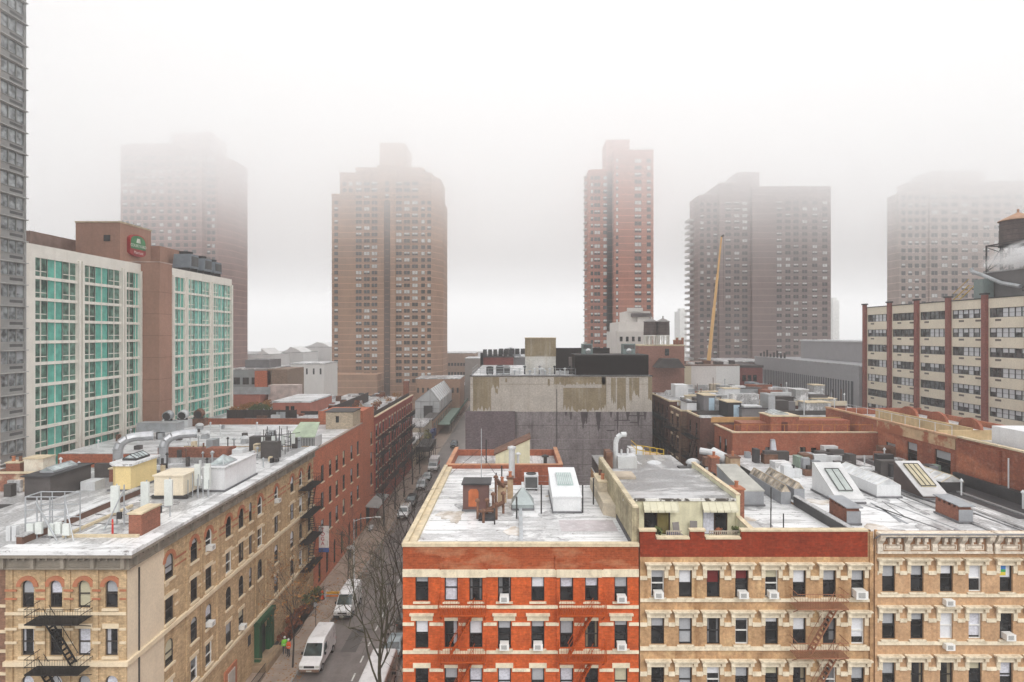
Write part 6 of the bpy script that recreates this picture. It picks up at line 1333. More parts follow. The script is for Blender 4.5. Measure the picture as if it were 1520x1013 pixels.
mb = MB(); mb.box(a, X(1026, 140), 140, 160, 0, zt, 0); mb.box(X(1026, 140) + .002, X(1063, 140), 140, 160, 0, zt, 1); mb.box(X(1063, 140) + .002, b, 140, 160, 0, zt, 2); mb.build('wall', [mat('cream_end_wall', (.68, .61, .46), var=.06, scale=.2), mat('pinkish_white_end_wall', (.76, .72, .69), var=.05, scale=.2), mat('white_end_wall', (.82, .81, .79), var=.04, scale=.2)], WW)
MB().box(a - .1, b + .1, 139.9, 160, zt + .003, zt + .3).build('coping', mat('brown_coping', (.22, .15, .12)), WW); rr = random.Random(2)
for i in range(9): x = a + 2 + i * 2; MB().box(x, x + rr.uniform(.7, 1.8), 141 + i % 3, 143 + i % 3, zt + .303, zt + rr.uniform(.6, 1.2)).build('roof_block', rr.choice([WHITER, DKB2, RUST]), WW)
RBH = thing('brick_house', 'small dark red brick house between the white end wall and the grey ribbed hall', 'building', (62, 150, 0)); mb = MB(); mb.box(X(1099, 152), X(1132, 152), 152, 170, 0, Z(546, 152)); mb.build('wall', mat('maroon_brick', (.26, .08, .07), brick=.3, var=.25), RBH); MB().box(X(1098, 152), X(1133, 152), 151.8, 170, Z(546, 152) + .003, Z(546, 152) + .6).build('roof', DKB2, RBH)
for i in range(3): MB().box(X(1102 + i * 8, 152), X(1107 + i * 8, 152), 151.9, 151.99, Z(566, 152), Z(557, 152)).build('window', GL, RBH)
# grey ribbed hall
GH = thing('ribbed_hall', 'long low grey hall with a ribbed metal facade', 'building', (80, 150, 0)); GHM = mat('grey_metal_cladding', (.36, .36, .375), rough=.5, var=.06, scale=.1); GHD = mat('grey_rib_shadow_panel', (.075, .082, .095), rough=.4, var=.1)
gx = 70.; zt = 26.5; y0, y1 = 123.6, gx * 900 / (1120 - 765); TGH = WEST(gx, 0)
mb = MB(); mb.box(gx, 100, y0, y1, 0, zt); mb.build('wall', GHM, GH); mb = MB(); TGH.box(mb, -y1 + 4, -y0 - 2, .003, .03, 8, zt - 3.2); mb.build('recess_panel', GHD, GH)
mb = MB(); n = 46
for i in range(n): u = -y1 + 4.2 + i * (y1 - y0 - 6.4) / n; TGH.box(mb, u, u + .42, .032, .14, 8, zt - 3.2)
mb.build('rib', GHM, GH); TGH_c = MB(); TGH.box(TGH_c, -y1, -y0, -.3, .1, zt + .003, zt + .25); TGH_c.build('coping', mat('pale_grey_coping', (.45, .45, .46)), GH)
pz_ = Z(509, 165); mb = MB(); mb.box(80, 104, 126, 170, zt - 1, zt + 4.7); mb.build('roof_storey', mat('grey_roof_storey', (.33, .32, .33), var=.06), GH); MB().box(79.8, 104.2, 125.8, 170.2, zt + 4.703, zt + 5.1).build('roof_edge', GALV2, GH); MB().box(79.4, 79.99, 131, 134, zt, zt + 2.5).build('doorway_hood', GHD, GH)
for i in range(8): MB().box(gx + .5, gx + .9, y1 - 3 - i * 2.2, y1 - 2.7 - i * 2.2, zt + .26, zt + 1.2 + .5 * (i % 3)).build('vent_pipe', DKMET, GH)
# ---------------------------------------------------------------- office block with red piers
OB = thing('office_block', 'wide cream office block with red brick piers and ribbon windows', 'building', (85, 100, 0)); ox = 71.; TO = WEST(ox, 0); OBC = mat('cream_panel', (.82, .74, .60), var=.06, scale=.3, streak=.1, streak_col=(.45, .38, .3)); OBR = mat('red_brown_pier_brick', (.30, .105, .085), brick=.3, var=.2)
piers = [122.8, 114.7, 106.9, 99.1, 91.4, 83.6, 75.8, 68]; zt = 38.4; rowz = [36.95 - 2.95 * i for i in range(9)]
ops = [(-piers[i] + .5, -piers[i + 1] - .5, z - 1.4, z) for i in range(7) for z in rowz]
mb = MB(); facade(mb, TO, -123.3, -67.5, 0, zt, ops, depth=.3); mb.poly([(ox, 123.3, 0), (100, 123.3, 0), (100, 123.3, zt), (ox, 123.3, zt)]); mb.poly([(ox, 67.5, 0), (100, 67.5, 0), (100, 67.5, zt), (ox, 67.5, zt)]); mb.build('wall', OBC, OB)
MB().box(ox + .02, 100, 67.6, 123.2, zt - .4, zt - .1).build('roof', GREYR, OB); mb = MB(); TO.box(mb, -123.4, -67.4, -.2, .1, zt + .003, zt + .15); mb.build('coping', DKMET, OB)
for p in piers: mb = MB(); TO.box(mb, -p - .42, -p + .42, .004, .5, 0, zt + .6); mb.build('pier', OBR, OB); mb = MB(); TO.box(mb, -p - .6, -p + .6, -.1, .62, zt + .603, zt + .85); mb.build('pier_cap', DKMET, OB)
GLO = glass('office_glass', (.085, .09, .095), rough=.06, var=.7, ior=1.8); OBF = mat('dark_office_frame', (.10, .10, .10)); rr = random.Random(17); OFFM = {}
for i in range(7):
    for z in rowz:
        W_ = 6.8 if i else 7.1; W_ = piers[i] - piers[i + 1] - 1.0; kind = rr.choice(['a', 'b', 'b', 'c', 'd', 'e']); key = (round(W_, 2), kind)
        if key not in OFFM:
            f = MB(); n = 6; f.box(0, W_, .15, .3, 0, .06); f.box(0, W_, .15, .3, 1.34, 1.4)
            for k in range(n + 1): f.box(W_ * k / n - .04, W_ * k / n + .04, .15, .3, .06, 1.34)
            f.box(0, W_, .16, .3, .66, .7)
            bl = []
            for k in range(n):
                g = {'a': 0, 'b': rr.choice([.66, 1.34]), 'c': rr.choice([0, 1.34, .66]), 'd': 1.34 if k > 1 else 0, 'e': rr.choice([0, 0, .66])}[kind]
                if g: b_ = MB(); b_.poly([(W_ * k / n + .05, .26, 1.33 - g + .06), (W_ * (k + 1) / n - .05, .26, 1.33 - g + .06), (W_ * (k + 1) / n - .05, .26, 1.33), (W_ * k / n + .05, .26, 1.33)]); bl.append(b_.mesh('blind', BL2))
            p_ = MB(); p_.poly([(0, .27, 0), (W_, .27, 0), (W_, .27, 1.4), (0, .27, 1.4)]); OFFM[key] = (f.mesh('window', OBF), p_.mesh('pane', GLO), bl)
        mf, mp, bl = OFFM[key]; o = link('window', mf, OB, Vector(TO(-piers[i] + .5, 0, z - 1.4)) - wloc(OB), TO.rz); link('pane', mp, o)
        for b_ in bl: link('blind', b_, o)
grm = MB().box(-.55, .55, -.03, -.003, 0, .3).mesh('vent_grille', mat('brown_vent_grille', (.18, .15, .13)))
for i in range(7):
    for z in rowz:
        for f in ((.3, .8) if i % 2 else (.25, )): link('vent_grille', grm, OB, Vector(TO(-piers[i] + .5 + f * 7, 0, z - 1.95)) - wloc(OB), TO.rz)
# rooftop plant, water tank and steam of the office block
MP = thing('plant_room', 'dark grey plant room on the roof of the cream office block', 'building', (78, 88, zt)); MPM = mat('dark_grey_cladding', (.16, .15, .15), rough=.6, var=.1)
MB().box(74., 99, 74, 95.6, zt - .09, zt + 4.2).build('wall', MPM, MP); MB().box(73.8, 99.2, 73.8, 95.8, zt + 4.203, zt + 4.4).build('roof', GREYR, MP); MB().box(73.92, 73.998, 84, 87, zt + 1.6, zt + 3.6).build('window', GL, MP); MB().box(72.2, 73.79, 93.5, 95.5, zt, zt + 3.2).build('side_box', mat('grey_green_unit'), MP)
mb = MB(); mb.path([(73.3, 88, zt + 1.6), (73.3, 91.5, zt + 2.4), (73, 95, zt + 4.0), (72.8, 96.6, zt + 4.6), (72.8, 96.8, zt + 5.2)], .3, 8); mb.build('exhaust_pipe', GALV, MP)
mb = MB(); mb.path([(71.8, 96, zt + 2.4), (71.8, 99.4, zt + .3)], .08, 5); mb.path([(72.8, 96, zt + 2.4), (72.8, 99.4, zt + .3)], .08, 5)
for i in range(7): f = i / 6; mb.box(71.8, 72.8, 96.1 + 3.2 * f, 96.3 + 3.2 * f, zt + 2.3 - 2 * f, zt + 2.35 - 2 * f)
mb.path([(71.8, 96, zt + 3.4), (71.8, 99.4, zt + 1.3)], .05, 5); mb.build('stair', mat('yellow_railing'), MP)
def water_tank(x, y, z, r, h, leg, label, tankm, roofm, legm, group=None, n=8):
    t = thing('water_tank', label, 'water tank', (x, y, z), 0, group); z1 = z + leg
    MB().lathe(x, y, [(r, z1), (r * .99, z1 + h * .5), (r * .96, z1 + h)], 20).build('tank', tankm, t)
    MB().lathe(x, y, [(r * 1.08, z1 + h), (r * 1.06, z1 + h + .12), (.15, z1 + h + r * .55), (.15, z1 + h + r * .55 + .5)], 20).build('roof', roofm, t)
    mb = MB()
    for i in range(4): mb.lathe(x, y, [(r * 1.012, z1 + h * (.15 + .22 * i)), (r * 1.012, z1 + h * (.15 + .22 * i) + .07)], 20)
    mb.build('hoop', DKMET, t)
    for i in range(n):
        a = 2 * PI * (i + .5) / n; MB().tube((x + r * .92 * math.cos(a), y + r * .92 * math.sin(a), z), (x + r * .92 * math.cos(a), y + r * .92 * math.sin(a), z1), .14, n=5).build('leg', legm, t)
    mb = MB()
    for i in range(n):
        a, b = 2 * PI * (i + .5) / n, 2 * PI * (i + 1.5) / n; mb.tube((x + r * .9 * math.cos(a), y + r * .9 * math.sin(a), z + .2), (x + r * .9 * math.cos(b), y + r * .9 * math.sin(b), z1 - .2), .05, n=4)
    mb.build('brace', legm, t); MB().lathe(x, y, [(r * 1.05, z1 - .25), (r * 1.05, z1 - .02)], 20).build('deck', legm, t)
    return t
TNK = mat('dark_tank_wood', (.13, .10, .095), var=.3, streak=.5); water_tank(76.95, 92.8, zt + 4.4, 2.35, 3.6, 4.0, 'big dark wooden water tank with tan conical roof on the office block', TNK, mat('tan_tank_roof', (.50, .30, .20), var=.2), DKMET, n=8)
fr_ = part('steel_frame', MP, (76, 92, zt + 4.4)); mb = MB()
for x in (74.1, 76.5, 79.5, 82): 
    for y in (86, 95.4): mb.tube((x, y, zt + 4.4), (x, y, zt + 8.6), .13, n=5)
for a, b in (((74.1, 95.4, 4.5), (76.5, 95.4, 8.3)), ((76.5, 95.4, 4.5), (79.5, 95.4, 8.3)), ((74.1, 86, 4.5), (74.1, 95.4, 8.3)), ((74.1, 95.4, 4.5), (74.1, 86, 8.3))): mb.tube((a[0], a[1], zt + a[2]), (b[0], b[1], zt + b[2]), .07, n=4)
for y in (86, 95.4): mb.tube((74.1, y, zt + 8.5), (82, y, zt + 8.5), .12, n=4)
mb.tube((74.1, 86, zt + 8.5), (74.1, 95.4, zt + 8.5), .12, n=4); mb.build('truss', DKMET, fr_)
# ---------------------------------------------------------------- stepped white block, brick block and its two tanks
SW = thing('stepped_building', 'stepped white building with set-back terraces behind the blank walled building', 'building', (30, 150, 0)); y = 150.; WHS2 = mat('white_brick', (.72, .68, .64), var=.06, scale=.3)
mb = MB(); mb.box(X(915, y), X(958, y), y, y + 16, 0, Z(492, y)); mb.box(X(920, y), X(962, y), y + 2, y + 16, Z(492, y) - .5, Z(478, y)); mb.box(X(936, y), X(972, y), y + 5, y + 16, Z(478, y) - .5, Z(461, y)); mb.box(X(951, y), X(974, y), y + 4, y + 16, 20, Z(470, y)); mb.build('wall', WHS2, SW)
MB().box(X(942, y), X(972, y), y + 3.5, y + 4.9, Z(470, y), Z(464.5, y)).build('terrace_band', mat('dark_terrace', (.14, .12, .12)), SW); mb = MB(); mb.box(X(936, y), X(960, y), y + 4.6, y + 4.9, Z(462, y), Z(456, y)); mb.build('parapet', WHS2, SW)
for i in range(4): MB().box(X(920 + i * 9, y), X(924 + i * 9, y), y - .06, y - .003, Z(507, y), Z(500, y)).build('window', GL, SW)
PB = thing('brick_block', 'pink brown brick block carrying two dark water tanks', 'building', (31, 130, 0)); y = 130.; a, b, zt = X(948, y), X(1016, y), Z(514, y)
mb = MB(); mb.box(a, b, y, y + 10, 0, zt); mb.build('wall', mat('pink_brick', (.34, .17, .13), brick=.3, var=.15), PB); MB().box(a - .1, b + .1, y - .1, y + 10.1, zt + .003, zt + .25).build('coping', COPE, PB); MB().box(X(987, y), X(993, y), y - .08, y - .003, Z(528, y), Z(518, y)).build('window', GL, PB)
MB().prism([(X(968, y), Z(545, y)), (X(1010, y), Z(545, y)), (X(1000, y), Z(532, y)), (X(978, y), Z(532, y))], 'y', 126, 129.9).build('dark_roof', DKB2, PB)
for i, px in enumerate((967.5, 986.5)): water_tank(X(px, 132), 133.5, zt + .25, 1.45, 2.9, 2.1, ['dark water tank on white legs, left of the pair on the brick block', 'dark water tank on white legs, right of the pair on the brick block'][i], mat('dark_tank_wood'), mat('grey_tank_roof', (.28, .26, .25)), WHT, 'pair of water tanks')
for i in range(4): chimney(PB, X(1000 + i * 4, 134), X(1003 + i * 4, 134), 134, 134.5, zt + .25, zt + 1.2 + .5 * (i % 2), BRK, 0)
# orange crane
CR = thing('mobile_crane', 'tall orange telescopic crane boom rising in front of the dark grey tower', 'crane', (47, 172, 0)); CRO = mat('crane_orange', (.78, .47, .18), rough=.45, var=.1)
p0, p1 = Vector((X(1046, 172) - .7, 172, 8)), Vector((X(1071, 172), 172, Z(352, 172))); f = [0, .42, .62, .8, 1.0]; rad = [.58, .48, .38, .28]
for i in range(4):
    o = MB().tube(p0.lerp(p1, f[i] - (.01 if i else 0)), p0.lerp(p1, f[i + 1]), rad[i], rad[i] * .94, n=6).build('boom_section', CRO, CR)
mb = MB(); mb.tube(p1, p1 + Vector((.6, 0, .5)), .3); mb.build('boom_head', DKMET, CR); mb = MB(); mb.tube(p1 + Vector((.6, 0, .4)), p1 + Vector((.6, 0, -20)), .04, n=4); mb.build('cable', DKMET, CR)
mb = MB(); mb.box(p0.x - 6, p0.x + 6, 170.6, 173.4, 1, 2.4); mb.box(p0.x - 1.5, p0.x + 2.5, 170.8, 173.2, 2.403, 4.4); mb.build('chassis', CRO, CR); MB().box(p0.x + 3.5, p0.x + 5.8, 170.8, 173.2, 2.403, 4.2).build('cab', WHT, CR); MB().tube(p0 + Vector((-.2, 0, 0)), Vector((p0.x, 172, 4)), 1.0).build('boom_foot', CRO, CR)
for q in (-4.5, -2.5, 2.5, 4.5): MB().tube((p0.x + q, 170.4, .6), (p0.x + q, 173.6, .6), .6, n=14).build('wheel', DKMET, CR)
# ---------------------------------------------------------------- apartment towers in the low cloud
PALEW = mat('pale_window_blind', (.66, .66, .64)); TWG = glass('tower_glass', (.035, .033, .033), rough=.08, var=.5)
def tower(label, Y, wallc, blocks, cols, ytop, pitch, ybot=575, bright=.25, seed=1, depth=26., trim=None, brick=.5):
    """blocks: (x0,x1,ytop,front offset,depth) in photo columns at the tower's distance; cols: (x, width px, height m, front offset)"""
    t = thing('apartment_tower', label, 'tower block', (X((blocks[0][0] + blocks[0][1]) / 2, Y), Y, 0)); m = mat('tower_brick_%s' % 'abcdefgh'[seed], wallc, var=.16, scale=.12, streak=.2, course=(pitch, .1, [min(1, v * 1.45 + .02) for v in wallc]))
    for k, bl in enumerate(blocks):
        x0, x1, yt, off, dep = bl[:5]; a, b = X(x0, Y), X(x1, Y); z = Z(yt, Y)
        mb = MB()
        if len(bl) > 5:                       # splayed right corner
            c = X(bl[5], Y); mb.prism([(a, Y + off), (b, Y + off), (c, Y + off + bl[6]), (c, Y + off + dep), (a, Y + off + dep)], 'z', 0, z)
        else: mb.box(a, b, Y + off, Y + off + dep, 0, z)
        mb.build(bl[7] if len(bl) > 7 else ('wall' if k < len(blocks) - 1 else 'penthouse'), m, t); 
        mb = MB(); mb.box(a - .15, b + .15, Y + off - .2, Y + off + dep, z + .003, z + .9); mb.build('parapet', m, t)
    rr = random.Random(seed); cand = []; ME = {}
    n = int((Z(ytop, Y) - Z(ybot, Y)) / pitch) + 1
    for x, w, h, off, *top in cols:
        for i in range(n):
            z = Z(ytop, Y) - i * pitch
            if top and z > Z(top[0], Y): continue
            kind = 2 if rr.random() < bright * .5 else (1 if rr.random() < bright else 0); cand.append((i, x, w, h, off, z, kind))
    def mesh(w, h, kind):
        key = (w, h, kind)
        if key not in ME:
            W_ = w * Y / 900; mb = MB(); mb.box(-W_ / 2, W_ / 2, -.06, .2, -h, 0, 0)
            if kind: mb.poly([(-W_ / 2 + .1, -.07, -h * (.5 if kind == 1 else .95)), (W_ / 2 - .1, -.07, -h * (.5 if kind == 1 else .95)), (W_ / 2 - .1, -.07, -.08), (-W_ / 2 + .1, -.07, -.08)], 1)
            nb = max(1, round(W_ / 1.3))
            for q in range(1, nb): mb.box(-W_ / 2 + W_ * q / nb - .06, -W_ / 2 + W_ * q / nb + .06, -.11, -.061, -h, 0, 2)
            mb.box(-W_ / 2 - .1, W_ / 2 + .1, -.16, 0, -h - .18, -h - .003, 2)
            ME[key] = mb
        return ME[key]
    cand.sort(key=lambda c: -c[0]); MM = {}
    mats = [TWG, PALEW, m]; org = wloc(t)
    for c in cand[:100]:
        i, x, w, h, off, z, kind = c; key = (w, h, kind)
        if key not in MM: MM[key] = mesh(*key).mesh('window', mats)
        link('window', MM[key], t, Vector((X(x, Y), Y + off, z)) - org)
    if len(cand) > 100:
        big = MB()
        for i, x, w, h, off, z, kind in cand[100:]:
            s = mesh(w, h, kind); k = len(big.v); L = (X(x, Y), Y + off, z)
            big.v += [(v[0] + L[0], v[1] + L[1], v[2] + L[2]) for v in s.v]; big.f += [tuple(k + q for q in f) for f in s.f]; big.m += s.m
        o = big.build('window', mats, t); o['kind'] = 'stuff'
    return t, m
c1 = [(499, 5.5, 1.6, 0, 296)] + [(x, 5.5, 1.6, .5) for x in (511, 520)] + [(x, 8.5, 1.6, 0) for x in (532.5, 544.5, 556)] + [(575.5, 5.5, 1.9, -1.2)] + [(x, 8.5, 1.6, 0) for x in (592, 604, 616)] + [(x, 5.5, 1.6, 0, 296) for x in (628, 637)]
t, m = tower('broad brown brick tower with stepped top and dark window spine, left of the centre', 262, (.40, .24, .155), [(492.5, 640, 291, 0, 26, 654, 9), (504, 640, 259, .5, 24, 651, 8), (527, 628, 251, 1, 26), (561, 588, 250, -1.2, 3), (561, 599, 212, 3, 18)], c1, 270, 2.75, 572, .35, 0)
mb = MB(); mb.box(X(571, 262), X(580, 262), 260.7, 260.79, 6, Z(300, 262)); mb.build('spine_recess', mat('dark_spine', (.12, .08, .065)), t)
MB().box(X(488, 250), X(560, 250), 250, 258, 0, Z(556, 250)).build('base_wing', m, t); MB().box(X(626, 250), X(666, 250), 251, 258, 0, Z(566, 250)).build('base_wing', m, t)
c2 = [(x, 6, 1.7, 0) for x in (186, 196, 206, 216, 228, 240, 252, 264, 276, 288)] + [(x, 5, 1.7, 3) for x in (305, 312)]
tower('wide hazy pinkish brown tower behind the hotel', 272, (.32, .19, .165), [(179, 300, 218, 0, 26), (300, 318, 226, 3, 24, 328, 10), (190, 296, 214, 2, 20), (243, 302, 194, 6, 16), (291, 299, 190, 7, 6)], c2, 232, 3.0, 560, .2, 1)
c3 = [(881, 4, 1.5, 5, 256), (889, 9, 1.5, 5, 256), (901, 6, 1.5, 5, 256), (916, 3.5, 1.5, 0), (947, 10, 1.6, 0), (963, 6, 1.6, 0)]
t, m = tower('slim red brick tower with one tall blank stripe right of the centre', 240, (.46, .20, .14), [(912, 970, 226, 0, 18), (876, 912.5, 251, 5, 15), (880, 905, 249, 6, 10), (903, 938, 205, 5, 12)], c3, 236, 2.76, 520, .5, 2)
mb = MB()
for i in range(28): z = Z(250, 240) - i * 2.76; mb.box(X(866.5, 252), X(870.5, 252), 250, 254, z - .5, z)
mb.build('balcony', PALEW, t)
mb = MB()
for i in range(18): mb.box(X(939, 240) + i * .5, X(939, 240) + i * .5 + .08, 240.3, 240.4, Z(226, 240) + .9, Z(222, 240) + .9)
mb.build('roof_railing', DKMET, t)
c4 = [(x, 5.5, 1.5, 4) for x in (1046, 1056, 1066)] + [(x, 8, 1.5, 2) for x in (1083, 1096, 1108)] + [(x, 7.5, 1.5, 1) for x in (1158, 1171, 1183, 1196, 1211, 1226)]
t, m = tower('dark grey brown slab tower with balconies behind the orange crane', 270, (.27, .20, .185), [(1041, 1072, 290, 4, 14), (1070, 1118, 273, 2, 26), (1117, 1151, 280, 0, 28), (1150, 1235, 279, 1, 26), (1104, 1138, 252, 8, 14)], c4, 298, 2.8, 540, .3, 3)
mb = MB()
for i in range(26): z = Z(318, 270) - i * 2.8; mb.box(X(1018, 285), X(1031, 285), 281, 287, z - 1.1, z)
mb.build('balcony', PALEW, t)
c5 = [(x, 9, 1.9, 0) for x in (1387, 1402, 1417, 1432, 1447, 1464, 1480, 1496, 1512, 1528)] + [(x, 6, 1.9, 1) for x in (1343, 1353, 1363, 1373)]
tower('pale pinkish concrete tower fading in cloud behind the office block', 288, (.42, .33, .29), [(1380, 1560, 272, 0, 30), (1336, 1381, 290, 1, 9), (1355, 1385, 271, 3, 9), (1398, 1480, 250, 8, 14)], c5, 290, 3.6, 470, .2, 4)
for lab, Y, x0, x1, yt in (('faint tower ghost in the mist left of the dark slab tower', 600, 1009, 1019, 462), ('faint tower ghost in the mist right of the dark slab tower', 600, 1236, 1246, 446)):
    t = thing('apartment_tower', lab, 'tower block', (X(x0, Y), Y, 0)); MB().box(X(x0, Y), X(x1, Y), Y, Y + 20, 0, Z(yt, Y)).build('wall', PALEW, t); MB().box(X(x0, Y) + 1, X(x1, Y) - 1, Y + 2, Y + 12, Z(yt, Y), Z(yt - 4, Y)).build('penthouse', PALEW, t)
# ---------------------------------------------------------------- mid distance, left of the street
def block(name, label, Y, x0, x1, yt, dep, m, rows=(), rm=None, cat='building', ww_=1.4, hh=1.6, n=5, z0=0, roof_over=.15):
    a, b, zt = X(x0, Y), X(x1, Y), Z(yt, Y); t = thing(name, label, cat, ((a + b) / 2, Y, 0)); MB().box(a, b, Y, Y + dep, z0, zt).build('wall', m, t); MB().box(a - roof_over, b + roof_over, Y - roof_over, Y + dep, zt + .003, zt + .3).build('roof', rm or WHITER2, t)
    wm = MB().box(-ww_ / 2, ww_ / 2, -.06, .05, 0, hh).mesh('window', TWG)
    for z in rows:
        for i in range(n): link('window', wm, t, Vector((a + (b - a) * (i + .5) / n, Y, z)) - wloc(t))
    return t, zt
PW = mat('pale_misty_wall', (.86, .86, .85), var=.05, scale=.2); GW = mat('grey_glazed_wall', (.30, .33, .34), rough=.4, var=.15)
G1, zt = block('penthouse_house', 'grey glazed penthouse house with red brick side beyond the salmon house', 140, 345, 398, 549, 14, GW, (18.5, 21.5), n=4)
MB().box(X(345, 134), X(386, 134), 134, 139.9, 0, Z(582, 134)).build('salmon_wing', mat('salmon_render', (.46, .17, .12), var=.15), G1); MB().box(X(378, 139), X(402, 139), 139, 150, 0, Z(551, 139)).build('brick_side', RB, G1); MB().box(X(402, 141), X(431, 141), 139, 150, 0, Z(548, 141)).build('brown_side', mat('grey_brown_block', (.26, .18, .13), brick=.4, var=.15), G1); mb = MB(); mb.box(X(345, 133), X(400, 133), 133.4, 133.5, Z(586, 133), Z(575, 133)); mb.build('balcony_screen', GALV, G1)
MB().box(X(364, 142), X(400, 142), 142, 149, zt, zt + 2.2).build('grey_roof_room', GREYB, G1); MB().box(X(398, 136), X(442, 136), 136, 138.9, 0, Z(572, 136)).build('pale_pink_wing', mat('pale_pink_wall', (.62, .5, .46)), G1)
block('white_house', 'plain white house with five small slots beyond the grey penthouse house', 185, 430, 481, 541, 14, mat('clean_white_wall', (.80, .79, .76), var=.04), (Z(556, 185),), n=5, ww_=.5, hh=1.8)
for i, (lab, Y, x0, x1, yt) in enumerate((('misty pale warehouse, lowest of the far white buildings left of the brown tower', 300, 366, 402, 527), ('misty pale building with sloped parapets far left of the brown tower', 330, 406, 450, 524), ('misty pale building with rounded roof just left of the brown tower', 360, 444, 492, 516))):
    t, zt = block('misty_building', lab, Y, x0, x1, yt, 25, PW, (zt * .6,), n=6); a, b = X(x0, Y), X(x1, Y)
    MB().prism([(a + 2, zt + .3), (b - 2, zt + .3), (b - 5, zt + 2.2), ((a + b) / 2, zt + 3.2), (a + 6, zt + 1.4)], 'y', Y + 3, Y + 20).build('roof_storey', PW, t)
SP, zt = block('salmon_penthouse', 'salmon pink roof house with white flat roof behind a dark fence', 117, 405, 460, 598, 14, mat('salmon_render'), (), WHITER, z0=17)
for i in range(2): MB().box(X(424 + i * 8, 117), X(429 + i * 8, 117), 116.93, 116.997, 17.5, 19.2).build('door', GL, SP)
MB().box(X(446, 116.5), X(484, 116.5), 116.6, 116.9, 17, Z(611, 116.5)).build('dark_rail', FENC, SP)
WF = thing('roof_fence', 'long dark brown board fence across the roofs behind the salmon house', 'fence', (-52, 112, 17.5)); MB().box(X(337, 112), X(440, 112), 112, 112.15, 17., Z(609, 112)).build('board_panel', FENC, WF)
mb = MB()
for i in range(9): mb.box(X(337, 112) + i * 1.6, X(337, 112) + i * 1.6 + .12, 111.85, 111.99, 17., Z(608, 112))
mb.build('post', FENC, WF)
for lab, x0, x1, y0_, y1_, zt in (('rear brick house with flat white roof right behind the dark board fence by the hotel', -76, -50.1, 110.0, 133, 17.0), ('rear brick house with cluttered white roof in front of the plain white house', -50, -45.2, 151, 182, 15.2), ('rear brick house with cluttered white roof just past the deep red row', -45, -34.1, 150.8, 168, 15.8)):
    RH = thing('rear_house', lab, 'building', ((x0 + x1) / 2, y0_, 0)); MB().box(x0, x1, y0_, y1_, 0, zt).build('wall', RB, RH); MB().box(x0, x1 - .05, y0_ + .05, y1_, zt + .003, zt + .1).build('roof', WHITER2, RH)
rr = random.Random(31); 
for i in range(30):
    y = rr.uniform(152, 166); x = rr.uniform(-44.5, -36.5); MB().box(x, x + rr.uniform(.6, 1.8), y, y + rr.uniform(.6, 1.6), 15, 15.9 + rr.uniform(.3, 1.7)).build('roof_block', rr.choice([WHITER2, DKB2, GALV2, RUST, GREYB]), RH)
def shrub(x, y, z, r, h, m, label, group, n=260, seed=0):
    t = thing('shrub', label, 'shrub', (x, y, z), 0, group); rr = random.Random(seed + int(x * 13)); mb = MB()
    for i in range(6): mb.tube((x, y, z), (x + rr.uniform(-r, r) * .7, y + rr.uniform(-r, r) * .7, z + h * rr.uniform(.5, .9)), .03, n=3)
    mb.build('stem', WOOD, t); mb = MB()
    for i in range(8): leaf_cloud(mb, (x + rr.uniform(-.7, .7) * r, y + rr.uniform(-.7, .7) * r, z + h * rr.uniform(.35, .9)), r * .55, n // 8, .15, rr)
    mb.build('foliage', m, t); return t
for i in range(11): shrub(X(350 + i * 8.5, 121), 121 + (i % 3), 17.05, 1.1, 1.7 + .5 * (i % 3), (LEAFG, LEAFG, LEAFO)[i % 3] if i > 2 else LEAFO, 'leafy shrub in the roof hedge between the dark fence and the grey penthouse house', 'hedge shrubs on the roof')
# along the street beyond the deep red row
LS = thing('low_shop', 'low one storey shop with white roof just past the deep red row', 'building', (-28, 158, 0)); 
mb = MB(); mb.box(-45, XL, 168.2, 186, 0, 7.2); mb.build('wall', mat('cream_shop_wall', (.58, .52, .40), var=.1), LS); mb = MB(); mb.box(-44.9, XL + .2, 168.1, 186, 7.203, 7.4); mb.build('roof', WHITER2, LS)
CW = thing('corner_house', 'low white roofed house with pale pilasters on the street past the deep red row', 'building', (-28, 152, 0)); MB().box(-34, XL + .02, 150.7, 168, 0, 5.6).build('wall', mat('grey_shop_wall', (.3, .28, .26)), CW); MB().box(-34, XL + .3, 150.65, 168.05, 5.603, 5.9).build('roof', WHITER2, CW)
for i in range(9): MB().box(XL + .023, XL + .2, 151.2 + i * 1.9, 151.8 + i * 1.9, 0, 5.5).build('pilaster', CRS, CW)
GHH = thing('glasshouse', 'pale gabled glasshouse standing above the low shops on the left side of the street', 'greenhouse', (-31, 215, 2)); GHG = mat('milky_glazing', (.66, .69, .70), rough=.3, var=.1); xg0, xg1 = X(616, 205), X(652, 205)
zb_, ze, zr2 = 3, Z(596, 205), Z(578, 205); xm = (xg0 + xg1) / 2 + 1
mb = MB(); mb.prism([(xg0, 0), (xg1, 0), (xg1, ze), (xm, zr2), (xg0, ze)], 'y', 205, 245); mb.build('glass_hall', GHG, GHH); mb = MB()
for a, b in (((xg0, ze), (xm, zr2)), ((xm, zr2), (xg1, ze)), ((xg0, ze), (xg1, ze)), ((xg0, 8), (xg1, 8)), ((xm, zr2), (xm, 0)), ((xg0 + 2, ze), (xg0 + 2, 0)), ((xg1 - 2, ze), (xg1 - 2, 0))): mb.tube((a[0], 204.9, a[1]), (b[0], 204.9, b[1]), .12, n=4)
for i in range(9): y = 206 + i * 4.6; mb.tube((xg1, y, ze + .05), (xm, y, zr2 + .05), .1, n=4); mb.tube((xg1 + .05, y, 0), (xg1 + .05, y, ze), .1, n=4)
mb.build('frame_bar', GALV, GHH); MB().box(xg0 + 3, xg0 + 6, 204.6, 204.8, 0, 9).build('end_door', DKMET, GHH)
